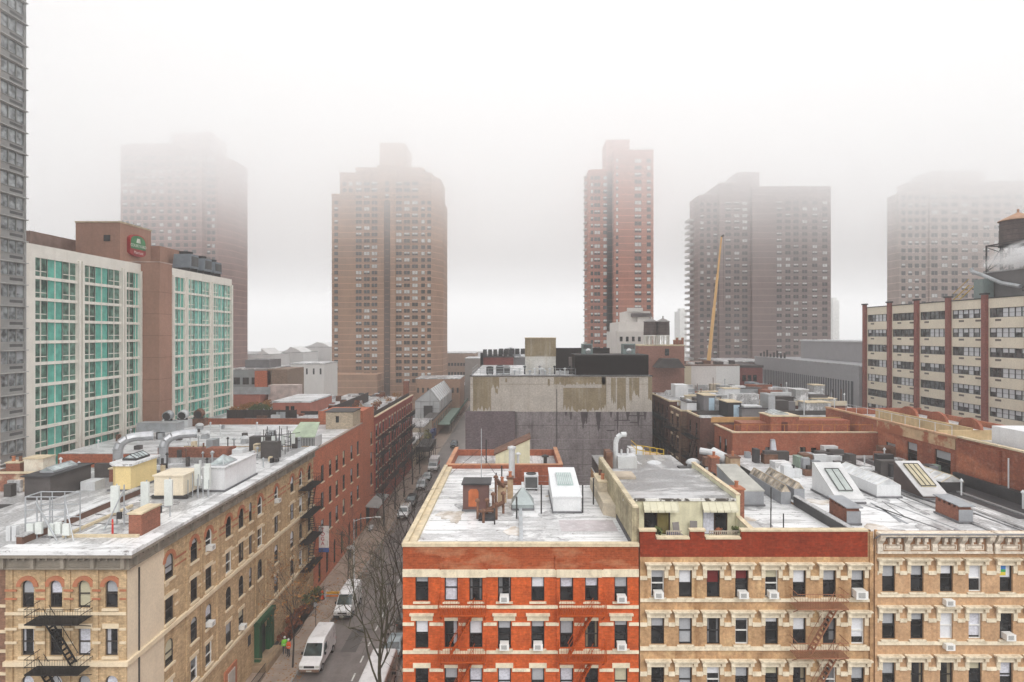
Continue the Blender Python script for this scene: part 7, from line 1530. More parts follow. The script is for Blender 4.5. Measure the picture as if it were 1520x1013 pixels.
block('tan_warehouse', 'long low tan brick warehouse at the foot of the brown tower', 245, 617, 683, 563, 20, mat('tan_orange_brick', (.42, .24, .15), brick=.4, var=.12), (9.5,), n=9, ww_=.8, hh=2)
block('tan_office', 'hazy tan office building with ribbon windows past the brown tower', 330, 660, 705, 525, 26, mat('pinkish_tan', (.46, .32, .24), var=.1), (6, 11, 16), n=10, ww_=1.2, hh=1.6); 
block('street_house', 'narrow brown house on the far left side of the street, before the hazy tan office', 255, 664, 676.5, 585, 60, mat('far_brown', (.25, .16, .11), brick=.4), (3, 7), n=3)
ORH = thing('street_house', 'long low orange brick building beside the street below the glasshouse', 'building', (-27, 200, 0)); MB().box(-29, XL, 187, 252, 0, 6.4).build('wall', mat('tan_orange_brick'), ORH); MB().box(-29.1, XL + .15, 186.9, 252, 6.403, 6.7).build('parapet', DKB2, ORH)
for i in range(12): MB().box(XL + .003, XL + .06, 190 + i * 5, 192 + i * 5, 3.2, 5.2).build('window', GL, ORH)
BS = thing('shop_front', 'blue painted shop front with white lamps and green vines by the street', 'shop', (XL, 178, 0)); MB().box(XL + .01, XL + .8, 172, 186, .14, 4.2).build('fascia', mat('blue_shop_paint', (.10, .10, .24), var=.2), BS)
for i in range(3): MB().box(XL + .803, XL + 1.6, 173 + i * 4.5, 175.5 + i * 4.5, 2.6, 4.6).build('awning', mat('navy_awning', (.05, .06, .16)), BS)
mb = MB(); leaf_cloud(mb, (XL + .6, 170.8, 4.2), 1.6, 300, .16, random.Random(2), 1.3); mb.build('vine', mat('yellow_green_leaves', (.30, .30, .05), var=.4), BS)
SD = thing('sidewalk_shed', 'long green roofed pavement shed further along the left side of the street', 'scaffold', (-24, 220, 0)); MB().box(XL + .1, KL - .4, 200, 275, 3.2, 3.4).build('roof', mat('pale_green_boards', (.22, .30, .25), var=.2), SD); MB().box(KL - .45, KL - .3, 200, 275, 3.403, 4.4).build('parapet', mat('green_boards', (.08, .16, .11), var=.2), SD)
for i in range(15): MB().tube((KL - .5, 201 + i * 5.2, .14), (KL - .5, 201 + i * 5.2, 3.2), .08).build('post', DKMET, SD)
DS = thing('pavement_shed', 'dark scaffold shed on the left pavement by the bare street trees', 'scaffold', (-23, 160, 0)); MB().box(XL + .3, KL - .5, 154, 166, 3.2, 4.5).build('roof', DKB2, DS)
for i in range(4):
    for x in (XL + .5, KL - .7): MB().tube((x, 154.3 + i * 3.8, .14), (x, 154.3 + i * 3.8, 3.2), .08).build('post', DKMET, DS)
# right side of the street beyond the blank building, and things seen over its roof
for i, (lab, Y, dep, zt, c_) in enumerate((('tan brick house on the right side of the street past the blank walled building', 129, 30, 21, (.36, .25, .17)), ('pale house on the right side of the street, second past the blank walled building', 160, 40, 17, (.5, .45, .38)), ('red brown house far along the right side of the street', 201, 90, 20, (.3, .14, .1)))):
    t = thing('street_house', lab, 'building', (-5, Y, 0)); MB().box(XR, 12, Y, Y + dep, 0, zt).build('wall', mat('far_wall_%s' % 'one two three'.split()[i], c_, brick=.4, var=.12), t); MB().box(XR - .3, 12, Y - .1, Y + dep, zt + .003, zt + .3).build('roof', WHITER2, t)
    for k in range(int(dep / 4)):
        for z in (5, 9, 13): MB().box(XR - .06, XR - .003, Y + 1.5 + k * 4, Y + 2.7 + k * 4, z, z + 2).build('window', GL, t)
t, zt = block('brick_roof_house', 'dark red brick building peeping over the railing of the blank walled building', 140, 716, 762, 531, 14, mat('maroon_brick'), (28,), DKB2, n=6, ww_=.9); MB().box(X(713, 139), X(717, 139), 139, 141, 20, Z(524, 139)).build('dark_post', DKMET, t)
t, zt = block('domed_house', 'grey building with a low rounded roof behind the brick one over the railing', 170, 740, 780, 531, 16, GREYB, (27.5,), n=5, ww_=1.2); MB().prism([(X(742, 170), zt + .3), (X(774, 170), zt + .3), (X(768, 170), zt + 2.0), (X(758, 170), zt + 2.7), (X(748, 170), zt + 2.0)], 'y', 171, 184).build('rounded_roof', GALV, t)
# filler streets between the towers and the near blocks: plain low houses seen only as roof edges
for i, (lab, Y, x0, x1, yt, c_) in enumerate((('low brown building behind the white end wall', 178, 1075, 1150, 538, (.22, .15, .13)), ('low tan building in the mist between the red tower and the white stepped building', 230, 905, 950, 520, (.4, .3, .24)), ('low grey building in the mist left of the blank walled building', 300, 690, 720, 533, (.4, .38, .36)))): block('low_building', lab, Y, x0, x1, yt, 25, mat('low_wall_%s' % 'one two three'.split()[i], c_, var=.12), (), n=4)
# ---------------------------------------------------------------- vehicles
TYRE = mat('tyre_rubber', (.02, .02, .02), rough=.8); VG = glass('vehicle_glass', (.03, .045, .045), rough=.04, var=.5, ior=1.8); LAMP = mat('headlamp', (.6, .6, .56), rough=.15); TLAMP = mat('tail_lamp', (.4, .02, .02), rough=.2); BUMP = mat('dark_bumper', (.03, .03, .03), rough=.6); RIM = mat('wheel_rim', (.4, .4, .42), rough=.35, metal=.6)
def paint(name, c): return mat(name, c, rough=.28, var=.05, coat=.6, fine=.04, scale=1.)
def vehicle(name, label, cat, x, y, kind, body, flip=False, group=None, bumper=None):
    """loft along y through side profile; the front faces -Y unless flipped"""
    t = thing(name, label, cat, (x, y, 0), PI if flip else 0, group)
    P = {'van': dict(L=5.6, W=1.02, prof=[(0, .45), (0, 1.0), (.15, 1.18), (.95, 1.38), (1.75, 2.35), (2.3, 2.62), (5.45, 2.66), (5.6, 2.4), (5.6, .45)], ws=(3, 4), tum=.16, z1=1.25, top=2.6),
         'car': dict(L=4.6, W=.9, prof=[(0, .35), (0, .72), (.2, .85), (1.1, .98), (1.85, 1.42), (2.3, 1.5), (3.3, 1.46), (4.0, 1.05), (4.5, 1.0), (4.6, .8), (4.6, .35)], ws=(3, 4), tum=.26, z1=.95, top=1.5, rw=(6, 7)),
         'suv': dict(L=4.8, W=.96, prof=[(0, .42), (0, .95), (.2, 1.08), (1.15, 1.18), (1.85, 1.72), (2.2, 1.82), (4.2, 1.78), (4.7, 1.2), (4.8, .95), (4.8, .42)], ws=(3, 4), tum=.2, z1=1.15, top=1.8, rw=(6, 7)),
         'small_van': dict(L=4.7, W=.93, prof=[(0, .42), (0, .9), (.2, 1.05), (.95, 1.2), (1.65, 1.8), (2.1, 1.95), (4.5, 1.95), (4.7, 1.75), (4.7, .42)], ws=(3, 4), tum=.16, z1=1.15, top=1.93),
         'ambulance': dict(L=6.6, W=1.1, prof=[(0, .5), (0, 1.0), (.15, 1.2), (.9, 1.35), (1.5, 2.1), (1.9, 2.2), (1.95, 2.95), (6.5, 2.95), (6.6, 2.8), (6.6, .5)], ws=(3, 4), tum=.05, z1=1.25, top=2.9),
         'bus': dict(L=9.0, W=1.2, prof=[(0, .4), (0, 1.2), (.15, 2.6), (.5, 2.82), (8.6, 2.82), (8.95, 2.6), (9.0, 1.2), (9.0, .4)], ws=(1, 2), tum=.06, z1=1.2, top=2.8)}[kind]
    L, W, prof = P['L'], P['W'], P['prof']
    hw = lambda z: W * (1 - P['tum'] * max(0, min(1, (z - P['z1']) / (P['top'] - P['z1'])))) if z > P['z1'] else W * (.96 + .04 * min(1, max(0, z - .3) / .5))
    # finely split outline so that the sides curve in
    n = len(prof); me = MB(); rings = []
    for k in (-1, -.86, .86, 1):
        row = []
        for (yy, z) in prof:
            inset = 0 if abs(k) < .9 else .05
            cy, cz = L / 2, .9; row.append((k * hw(z), yy + (inset if yy < L / 2 else -inset), z - (inset if z > 1.1 else 0)))
        rings.append(me.pts(row))
    for a, b in zip(rings, rings[1:]):
        for i in range(n):
            j = (i + 1) % n; me.f.append((a + i, b + i, b + j, a + j)); me.m.append(0)
    me.f.append(tuple(rings[0] + i for i in range(n))); me.m.append(0); me.f.append(tuple(rings[-1] + i for i in reversed(range(n)))); me.m.append(0)
    o = me.build('body', body, t, local=True)
    bv = o.modifiers.new('soft', 'BEVEL'); bv.width = .05; bv.segments = 2; bv.limit_method = 'ANGLE'; bv.angle_limit = R(25)
    def slab(name, i, j, m, inset=.12, k0=.04, k1=.96):
        (y0, z0), (y1, z1) = prof[i], prof[j]; d = Vector((0, y1 - y0, z1 - z0)); nn = Vector((0, -d.z, d.y)).normalized()
        if nn.z < 0: nn = -nn
        a = Vector((0, y0, z0)) + d * k0 + nn * .012; b = Vector((0, y0, z0)) + d * k1 + nn * .012; wa, wb = hw(a.z) - inset, hw(b.z) - inset
        m_ = MB(); m_.hexa([(-wa, a.y, a.z), (wa, a.y, a.z), (wb, b.y, b.z), (-wb, b.y, b.z)] + [(s * w_, q.y + nn.y * .015, q.z + nn.z * .015) for s, w_, q in ((-1, wa, a), (1, wa, a), (1, wb, b), (-1, wb, b))]); return m_.build(name, m, t, local=True)
    slab('windscreen', *P['ws'], VG)
    if 'rw' in P: slab('rear_window', *P['rw'], VG)
    def side(name, poly, m):
        for s in (-1, 1):
            m_ = MB(); ps = [(s * (hw(z) + .004), yy, z) for yy, z in poly]; qs = [(s * (hw(z) + .016), yy, z) for yy, z in poly]; k = m_.pts(ps + qs); nn = len(ps)
            for i in range(nn): m_.f.append((k + i, k + (i + 1) % nn, k + nn + (i + 1) % nn, k + nn + i)); m_.m.append(0)
            m_.f.append(tuple(k + nn + i for i in range(nn))); m_.m.append(0); m_.build(name, m, t, local=True)
    if kind == 'van': side('side_window', [(1.35, 1.5), (2.5, 1.5), (2.5, 2.15), (1.85, 2.15)], VG)
    if kind == 'car': side('side_window', [(1.45, 1.02), (3.7, 1.05), (3.25, 1.36), (1.95, 1.36)], VG)
    if kind == 'suv': side('side_window', [(1.5, 1.25), (4.4, 1.28), (4.05, 1.66), (1.95, 1.66)], VG)
    if kind == 'small_van': side('side_window', [(1.3, 1.3), (2.6, 1.3), (2.6, 1.75), (1.75, 1.75)], VG)
    if kind == 'ambulance': side('side_window', [(1.1, 1.45), (1.85, 1.45), (1.85, 2.0), (1.45, 2.0)], VG); side('red_stripe', [(2.1, 1.2), (6.4, 1.2), (6.4, 1.75), (2.1, 1.75)], mat('red_stripe', (.55, .04, .04), rough=.4))
    if kind == 'bus': side('side_window', [(.6, 1.4), (8.4, 1.4), (8.4, 2.3), (.6, 2.3)], VG)
    rw = .37 if kind in ('van', 'ambulance', 'bus', 'suv') else .33
    for yy in (L * .17, L * .78):
        for s in (-1, 1):
            w_ = MB(); w_.tube((s * (W - .2), yy, rw), (s * (W + .01), yy, rw), rw, n=16); wo = w_.build('wheel', TYRE, t, local=True); r_ = MB(); r_.tube((s * (W + .011), yy, rw), (s * (W + .02), yy, rw), rw * .6, n=12); r_.build('rim', RIM, wo, local=True)
    zl = prof[1][1]
    for s in (-1, 1):
        MB().box(min(s * W * .6, s * W * .93), max(s * W * .6, s * W * .93), -.03, .03, zl - .2, zl - .02).build('headlight', LAMP, t, local=True)
        MB().box(min(s * W * .7, s * W * .94), max(s * W * .7, s * W * .94), L - .03, L + .03, zl - .15, zl + .05).build('tail_light', TLAMP, t, local=True)
        MB().box(min(s * (W + .02), s * (W + .2)), max(s * (W + .02), s * (W + .2)), L * .24, L * .24 + .12, P['z1'] + .1, P['z1'] + .34).build('mirror', BUMP, t, local=True)
    MB().box(-W * .95, W * .95, -.06, .1, .38, .62).build('bumper', bumper or BUMP, t, local=True); MB().box(-W * .5, W * .5, -.04, .0, zl - .24, zl - .04).build('grille', BUMP, t, local=True); MB().box(-.26, .26, -.085, -.062, .44, .56).build('number_plate', mat('pale_plate', (.6, .58, .5)), t, local=True)
    return t
WV = paint('white_vehicle_paint', (.82, .82, .82)); xv = KL + 1.25
vehicle('parked_van', 'white van parked at the left kerb, nearest the camera', 'van', xv, 58.6, 'van', WV, bumper=mat('brown_bumper', (.2, .12, .08)))
vehicle('parked_van', 'white van with dark bumper parked beyond the yellow barrier, second from the camera', 'van', xv - .05, 69.9, 'van', WV)
vehicle('parked_van', 'small white van parked by the salmon house with a ladder rack on its roof', 'van', KL + 1.05, 107.8, 'small_van', WV)
vehicle('parked_car', 'dark grey estate car parked directly behind the small white van', 'car', KL + 1.05, 115.2, 'suv', paint('charcoal_paint', (.03, .03, .035)))
vehicle('parked_van', 'silver minivan parked behind the dark grey estate car', 'van', KL + 1.1, 128, 'small_van', paint('silver_paint', (.5, .52, .54)))
vehicle('parked_car', 'pale grey saloon between the silver minivan and the ambulance', 'car', KL + 1.05, 136, 'car', paint('pale_grey_paint', (.45, .48, .5)))
vehicle('ambulance', 'white and red ambulance parked at the left kerb far down the street', 'ambulance', KL + 1.3, 145, 'ambulance', WV)
vehicle('moving_car', 'dark blue grey car driving in the middle of the street', 'car', -18.0, 176, 'suv', paint('blue_grey_paint', (.06, .08, .11)))
for i, (x, y, k, c, l) in enumerate(((-13.1, 186, 'car', (.75, .75, .75), 'white car at the right kerb beside the purple grey wall, nearest of the far row'), (-13.1, 193, 'small_van', (.8, .8, .8), 'white van in the far row at the right kerb'), (-13.1, 200, 'car', (.05, .12, .08), 'dark green car in the far row at the right kerb'), (-13.1, 207, 'car', (.78, .77, .72), 'white car at the end of the far row at the right kerb'))): vehicle('parked_car', l, 'car', x, y, k, paint('far_paint_%s' % 'abcd'[i], c), flip=True)
vehicle('minibus', 'long white minibus in the right lane beside the orange tenement', 'bus', -12.55, 58.8, 'bus', WV, flip=True)
vehicle('parked_car', 'pale blue silver saloon ahead of the white minibus', 'car', -12.5, 65.6, 'car', paint('blue_silver_paint', (.34, .42, .45)), flip=True)
vehicle('parked_car', 'dark car ahead of the pale blue silver saloon, half behind the orange tenement', 'car', -12.4, 72, 'car', paint('black_paint', (.02, .02, .022)), flip=True)
lr = thing('ladder_rack', 'tan ladder rack lying on the small white van', 'rack', (KL + 1.05, 111, 1.95)); mb = MB()
for q in (-.5, 0, .5): mb.tube((KL + 1.05 + q, 110, 2.05), (KL + 1.05 + q, 112.2, 2.05), .04, n=4)
mb.build('rail', mat('tan_collar', (.5, .35, .2)), lr); mb = MB()
for y in (110.2, 111.1, 112): mb.box(KL + .5, KL + 1.6, y - .03, y + .03, 1.955, 2.02)
mb.build('crossbar', DKMET, lr)
# ---------------------------------------------------------------- street furniture
b_ = thing('barrier', 'yellow and orange work barrier across the left pavement behind the second white van', 'barrier', (-22.6, 75.4, .14)); MB().box(-23.6, -21.4, 75.38, 75.44, .75, 1.05).build('board', mat('barrier_yellow', (.75, .38, .02)), b_); MB().box(-23.6, -21.4, 75.38, 75.44, .4, .6).build('board', mat('barrier_orange', (.7, .2, .03)), b_)
for x in (-23.5, -21.6):
    mb = MB(); mb.tube((x, 75.1, .14), (x, 75.36, 1.1), .03, n=4); mb.tube((x, 75.7, .14), (x, 75.46, 1.1), .03, n=4); mb.build('leg', GALV2, b_)
c_ = thing('traffic_barrel', 'red orange traffic drum beside the yellow work barrier', 'traffic drum', (-24.1, 75.3, .14)); MB().lathe(-24.1, 75.3, [(.3, .22), (.27, .7), (.24, 1.15), (.2, 1.2)], 14).build('drum', mat('drum_red', (.65, .08, .03)), c_); MB().lathe(-24.1, 75.3, [(.285, .72), (.272, .86)], 14).build('band', WHT, c_); MB().lathe(-24.1, 75.3, [(.42, .141), (.4, .215)], 14).build('foot', DKMET, c_)
lp = thing('street_lamp', 'pale street lamp with a long arm over the street before the salmon house', 'street lamp', (KL - .5, 81.5, .14)); mb = MB(); mb.tube((KL - .5, 81.5, .14), (KL - .5, 81.5, 8.2), .1, .06, n=8); mb.build('pole', GALV2, lp); mb = MB(); mb.path([(KL - .5, 81.5, 7.9), (KL + .6, 81.5, 8.3), (KL + 2.6, 81.5, 8.5)], .05, 6); mb.build('arm', GALV2, lp); MB().box(KL + 2.3, KL + 3.1, 81.35, 81.65, 8.4, 8.55).build('lamp_head', WHT, lp); MB().lathe(KL - .5, 81.5, [(.2, .14), (.18, .7), (.1, .75)], 10).build('base', GALV2, lp)
sp = thing('sign_pole', 'thin dark sign pole on the pavement by the second white van', 'sign', (-22.0, 66.8, .14)); MB().tube((-22, 66.8, .14), (-22, 66.8, 3.6), .04).build('pole', DKMET, sp); MB().box(-22.2, -21.8, 66.74, 66.76, 3.0, 3.5).build('plate', GALV, sp)
af = thing('areaway_fence', 'black iron fence along the sunken yard below the beige side facade', 'fence', (-24.3, 66, .14)); mb = MB()
for y0_, y1_ in ((64.2, 76.5), (52, 58.5)):
    for h in (.35, 1.15): mb.tube((-24.1, y0_, .14 + h), (-24.1, y1_, .14 + h), .03, n=4)
    n = int((y1_ - y0_) / .16)
    for i in range(n + 1): mb.tube((-24.1, y0_ + i * .16, .14), (-24.1, y0_ + i * .16, 1.35), .014, n=3, cap=False)
mb.build('panel', IRON, af); setting(MB().box(XL + .02, -24.15, 64.2, 76.4, .141, .16).build('pavement_pit', TARR))
for i in range(6): shrub(-24.8 + .25 * (i % 2), 65.2 + i * 1.9, .16, .75, 1.1 + .3 * (i % 3), LEAFR if i < 4 else LEAFG, 'russet or dull green shrub behind the black fence below the beige side facade', 'shrubs in the sunken yard', n=300, seed=i)
rb = thing('rubbish_bag', 'pale rubbish bag standing by the black fence under the beige fire escape', 'bag', (-23.6, 75.9, .14)); MB().lathe(-23.6, 75.9, [(.3, .141), (.42, .4), (.36, .75), (.1, .95), (.14, 1.02)], 10).build('sack', mat('pale_bag', (.62, .62, .66), rough=.4), rb, smooth=True); MB().lathe(-23.6, 75.9, [(.12, .93), (.12, .97)], 8).build('tie', DKMET, rb)
mc = thing('scooter', 'parked scooter under a pale cover in front of the grey canopy', 'scooter', (-24.2, 101.5, .14)); mb = MB(); mb.prism([(100.7, .5), (101.2, 1.2), (101.5, .9), (102.3, .95), (102.6, .6), (102.2, .45)], 'x', -24.45, -23.95); mb.build('cover', GALV2, mc)
for y in (100.9, 102.2): MB().tube((-24.26, y, .42), (-24.14, y, .42), .28, n=14).build('wheel', TYRE, mc)
mb = MB(); mb.tube((-24.6, 101.1, 1.25), (-23.8, 101.1, 1.25), .03); mb.build('handlebar', DKMET, mc)
rr = random.Random(77); mb = MB()
for i in range(1500):
    y = 52 + 60 * rr.random() ** 1.4; x = rr.choice([rr.uniform(XL + 1.6, KL), rr.gauss(KL, .5), rr.gauss(KL + .3, .25), rr.uniform(KR, XR)]); s_ = rr.uniform(.05, .12); a = rr.uniform(0, PI); z_ = .146 if x < KL - .2 or x > KR + .2 else .15 if x < KL or x > KR else .006
    mb.poly([(x + s_ * math.cos(a + q * PI / 2), y + s_ * math.sin(a + q * PI / 2), z_ + .01 * (q % 2)) for q in range(4)])
o = mb.build('fallen_leaves', LEAFO); o['kind'] = 'stuff'
# ---------------------------------------------------------------- people
SKIN = mat('skin', (.42, .25, .17), rough=.6, var=.1)
def person(label, x, y, z, rz, top, legs, head, pose='stand', hair=None, name='person'):
    J = {'pel': (0, 0, .95), 'bel': (0, -.01, 1.1), 'chest': (0, .0, 1.33), 'neck': (0, -.01, 1.5), 'head0': (0, -.03, 1.6), 'head1': (0, -.035, 1.73)}
    st = .1 if pose == 'stand' else .22
    for s, k in ((-1, 'l'), (1, 'r')):
        f = st * s if pose == 'walk' else 0
        J['hip' + k] = (s * .1, 0, .9); J['knee' + k] = (s * .12, -.04 + f * .7, .5); J['ank' + k] = (s * .12, .02 + f * 1.2, .09); J['toe' + k] = (s * .14, -.17 + f * 1.2, .045)
        J['sho' + k] = (s * .19, 0, 1.42); J['elb' + k] = (s * .27, .03 - f * .4, 1.14); J['wri' + k] = (s * .26, -.12 - f * .5, .93)
        for q in range(4): J['fin%s%d' % (k, q)] = (s * (.235 + .015 * q), -.17 - f * .5, .83 + .008 * (q % 3)); 
        J['thu' + k] = (s * .215, -.185 - f * .5, .90)
    E = [('pel', 'bel'), ('bel', 'chest'), ('chest', 'neck'), ('neck', 'head0'), ('head0', 'head1')]
    for k in 'lr':
        E += [('pel', 'hip' + k), ('hip' + k, 'knee' + k), ('knee' + k, 'ank' + k), ('ank' + k, 'toe' + k), ('chest', 'sho' + k), ('sho' + k, 'elb' + k), ('elb' + k, 'wri' + k), ('wri' + k, 'thu' + k)] + [('wri' + k, 'fin%s%d' % (k, q)) for q in range(4)]
    rad = dict(pel=.15, bel=.145, chest=.165, neck=.06, head0=.09, head1=.085, hip=.1, knee=.07, ank=.05, toe=.045, sho=.075, elb=.058, wri=.036, thu=.011, fin=.009)
    names = list(J); me = bpy.data.meshes.new('person_skeleton'); me.from_pydata([J[n] for n in names], [(names.index(a), names.index(b)) for a, b in E], [])
    o = bpy.data.objects.new('person', me); COL.objects.link(o); md = o.modifiers.new('skin', 'SKIN'); sv = me.skin_vertices[0].data
    for i, n in enumerate(names):
        r_ = rad.get(n) or rad.get(n[:-1]) or rad['fin']; sv[i].radius = (r_, r_); sv[i].use_root = (n == 'pel')
    sb = o.modifiers.new('sub', 'SUBSURF'); sb.levels = 1; sb.render_levels = 1
    dg = bpy.context.evaluated_depsgraph_get(); m2 = bpy.data.meshes.new_from_object(o.evaluated_get(dg)); bpy.data.objects.remove(o)
    for mm in (top, legs, SKIN, DKMET): m2.materials.append(mm)
    for p in m2.polygons:
        c = p.center
        p.material_index = 3 if c.z < .1 else 2 if (c.z > 1.5 or (abs(c.x) > .2 and c.z < .96 and c.z > .75)) else 1 if c.z < .93 and abs(c.x) < .24 else 0
        p.use_smooth = True
    b = bpy.data.objects.new(name, m2); COL.objects.link(b); b.location = (x, y, z); b.rotation_euler = (0, 0, rz); tag(b, label, 'person')
    if head:
        hm = MB(); hm.lathe(0, -.03, [(.118, 1.68), (.125, 1.74), (.1, 1.81), (.05, 1.845)], 14); h = hm.build('helmet' if hair is None else 'hair', head, b, local=True, smooth=True)
    f = MB(); f.box(-.045, -.025, -.125, -.118, 1.665, 1.68); f.box(.025, .045, -.125, -.118, 1.665, 1.68); f.box(-.03, .03, -.122, -.116, 1.585, 1.593); f.hexa([(-.015, -.12, 1.61), (.015, -.12, 1.61), (.015, -.11, 1.61), (-.015, -.11, 1.61), (-.006, -.15, 1.615), (.006, -.15, 1.615), (.006, -.11, 1.66), (-.006, -.11, 1.66)]); f.build('face', mat('face_marks', (.2, .1, .08)), b, local=True)
    return b
HV1, HV2, NAVY, DKT = mat('lime_vest', (.25, .75, .05), rough=.6), mat('orange_vest', (.90, .13, .03), rough=.6), mat('navy_cloth', (.03, .035, .09)), mat('dark_trousers', (.035, .035, .05))
p1_ = person('person in a lime green safety vest standing by the green doorway steps', -23.75, 62.4, .14, .4, HV1, DKT, mat('helmet_white', (.7, .7, .68)))
p2_ = person('person in an orange safety vest beside the one in lime green', -23.15, 61.9, .14, -.5, HV2, DKT, mat('helmet_white'))
for p_ in (p1_, p2_):
    v = MB(); v.lathe(0, -.005, [(.205, .9), (.21, 1.1), (.225, 1.3), (.19, 1.44)], 14); v.build('vest', HV1 if p_ is p1_ else HV2, p_, local=True); v = MB(); v.lathe(0, -.005, [(.213, 1.06), (.214, 1.11)], 14); v.build('vest_band', mat('silver_band', (.7, .7, .65)), p_, local=True)
p3_ = person('person in a navy coat walking under a pale umbrella by the salmon house', -24.2, 88.5, .14, .2, NAVY, NAVY, DKMET, 'walk', 1)
um = thing('umbrella', 'pale open umbrella held above the person in the navy coat', 'umbrella', (-24.2, 88.4, 1)); mb = MB(); mb.lathe(-24.0, 88.3, [(.62, 1.98), (.5, 2.14), (.26, 2.26), (.02, 2.32)], 10); mb.build('canopy', mat('pale_umbrella', (.66, .63, .6)), um); MB().tube((-24.0, 88.3, 1.05), (-24.0, 88.3, 2.36), .012).build('shaft', DKMET, um)
# ---------------------------------------------------------------- bare trees
def tree(label, x, y, h, seed, spread=.55, lean=(0, 0), leaf=None, r0=.16, first=.3, levels=5, twig=1., group=None, barkm=None, nmain=7):
    t = thing('bare_tree', label, 'tree', (x, y, .14), 0, group); rr = random.Random(seed); bm = barkm or WOOD
    tr = MB(); pts = [Vector((x, y, .14))]; n = 7
    for i in range(1, n + 1):
        f = i / n; pts.append(Vector((x + lean[0] * f * h + rr.uniform(-.12, .12), y + lean[1] * f * h + rr.uniform(-.12, .12), .14 + h * f * .72)))
    for i in range(n): tr.tube(pts[i], pts[i + 1], r0 * (1 - .75 * i / n), r0 * (1 - .75 * (i + 1) / n), n=8, cap=False)
    cr = MB(); tips = []
    def grow(p, d, L, r, lv):
        k = 3; q = p
        for s in range(k):
            d2 = (d + Vector((rr.gauss(0, .14), rr.gauss(0, .14), rr.gauss(.03, .1)))).normalized(); e = q + d2 * (L / k)
            cr.tube(q, e, max(.008, r * (1 - .25 * s / k)), max(.007, r * (1 - .25 * (s + 1) / k)), n=5 if r > .03 else 3, cap=False); q = e; d = d2
            if lv > 0 and s < k - 1 and rr.random() < .85 * twig: side(q, d, L, r, lv)
        if lv > 0:
            for _ in range(2): side(q, d, L, r, lv)
        else: tips.append(q)
    def side(q, d, L, r, lv):
        ax = Vector((rr.gauss(0, 1), rr.gauss(0, 1), rr.gauss(0, 1))).normalized(); nd = (d + ax * rr.uniform(.5, .95)).normalized(); nd.z += .08
        grow(q, nd.normalized(), L * rr.uniform(.55, .78), r * .62, lv - 1)
    for i in range(nmain):
        f = first + (1 - first) * (i + rr.random() * .6) / nmain; k = min(n - 1, int(f * n)); p = pts[k].lerp(pts[k + 1], f * n - k) if k < n else pts[-1]
        a = i * 2.4 + rr.uniform(-.4, .4); up = .5 + .9 * f; d = Vector((math.cos(a), math.sin(a), up)).normalized(); grow(p, d, h * spread * (.62 - .3 * f) * rr.uniform(.8, 1.1), r0 * .42 * (1.1 - .6 * f), levels - 2)
    grow(pts[-1], Vector((lean[0], lean[1], 1)).normalized(), h * .2, r0 * .26, levels - 2)
    tr.build('trunk', bm, t); cr.build('crown', bm, t)
    if leaf:
        lf = MB(); 
        for q in tips:
            for _ in range(leaf[1]):
                if rr.random() < .75: leaf_cloud(lf, q, .22, 1, .07, rr)
        lf.build('leaves', leaf[0], t)
    return t
GB = mat('mossy_bark', (.075, .07, .04), var=.4, scale=1.5)
tree('big bare tree with mossy grey trunk in front of the white minibus', -10.4, 47, 15.5, 3, .62, (-.01, .02), r0=.24, first=.38, levels=6, twig=.6, barkm=GB, nmain=8)
tree('dark bare tree close to the corner of the orange tenement', -9.0, 53, 17.5, 8, .55, (-.03, .02), r0=.26, first=.42, levels=6, twig=.6, nmain=7)
tree('slender young tree with a few orange leaves by the green doorway', -22.0, 59.9, 10.8, 5, .5, (0, 0), (LEAFO, 2), r0=.1, first=.35, levels=5, nmain=9)
for i, (x, y, h) in enumerate(((-22.6, 104, 12), (-22.6, 114, 13), (-22.6, 123, 13), (-22.6, 133, 12.5), (-22.6, 143, 12), (-21.8, 153, 11))): tree('bare street tree in the row on the left pavement past the salmon house', x, y, h, 20 + i, .29, (.01 * (i % 3 - 1), 0), r0=.17, first=.3, levels=5, group='bare trees in the left row', nmain=8)
tree('bare tree at the left pavement beside the second white van', -21.75, 79, 9, 41, .5, (0, 0), r0=.08, first=.3, levels=5, nmain=9)
# steam drifting from the office block's roof
def steam(name, c, rx, ry, rz_, dens, label):
    m, nt, out = nodes(name + '_air'); v = nt.nodes.new('ShaderNodeVolumePrincipled'); v.inputs['Color'].default_value = (1, 1, 1, 1)
    P_ = nt.nodes.new('ShaderNodeTexCoord').outputs['Object']; n_ = noise(nt, P_, .7, 7, .72, (.55, 1, 1.6)); ln = nt.nodes.new('ShaderNodeVectorMath'); ln.operation = 'LENGTH'
    dv = nt.nodes.new('ShaderNodeVectorMath'); dv.operation = 'DIVIDE'; dv.inputs[1].default_value = (rx, ry, rz_); nt.links.new(P_, dv.inputs[0]); nt.links.new(dv.outputs[0], ln.inputs[0])
    fall = math_(nt, 'SUBTRACT', 1.0, ln.outputs['Value'], True); d = math_(nt, 'MULTIPLY', math_(nt, 'MULTIPLY', ramp(nt, n_, .42, .72), fall), dens); nt.links.new(d, v.inputs['Density']); nt.links.new(v.outputs[0], out.inputs['Volume'])
    mb = MB(); mb.lathe(0, 0, [(math.sin(PI * i / 12) + 1e-3, -math.cos(PI * i / 12)) for i in range(13)], 20)
    mb.v = [(v_[0] * rx, v_[1] * ry, v_[2] * rz_) for v_ in mb.v]; o = mb.build(name, m, None, local=True); o.location = c; o['kind'] = 'stuff'; return o
o = steam('steam', (72.4, 85.5, 44.6), 6.5, 2.2, 2.0, 6., ''); o.rotation_euler = (0, R(-18), R(-10))
o = steam('steam', (4.2, 97.6, 28.6), 1.6, 1.0, 1.9, 1.2, '')
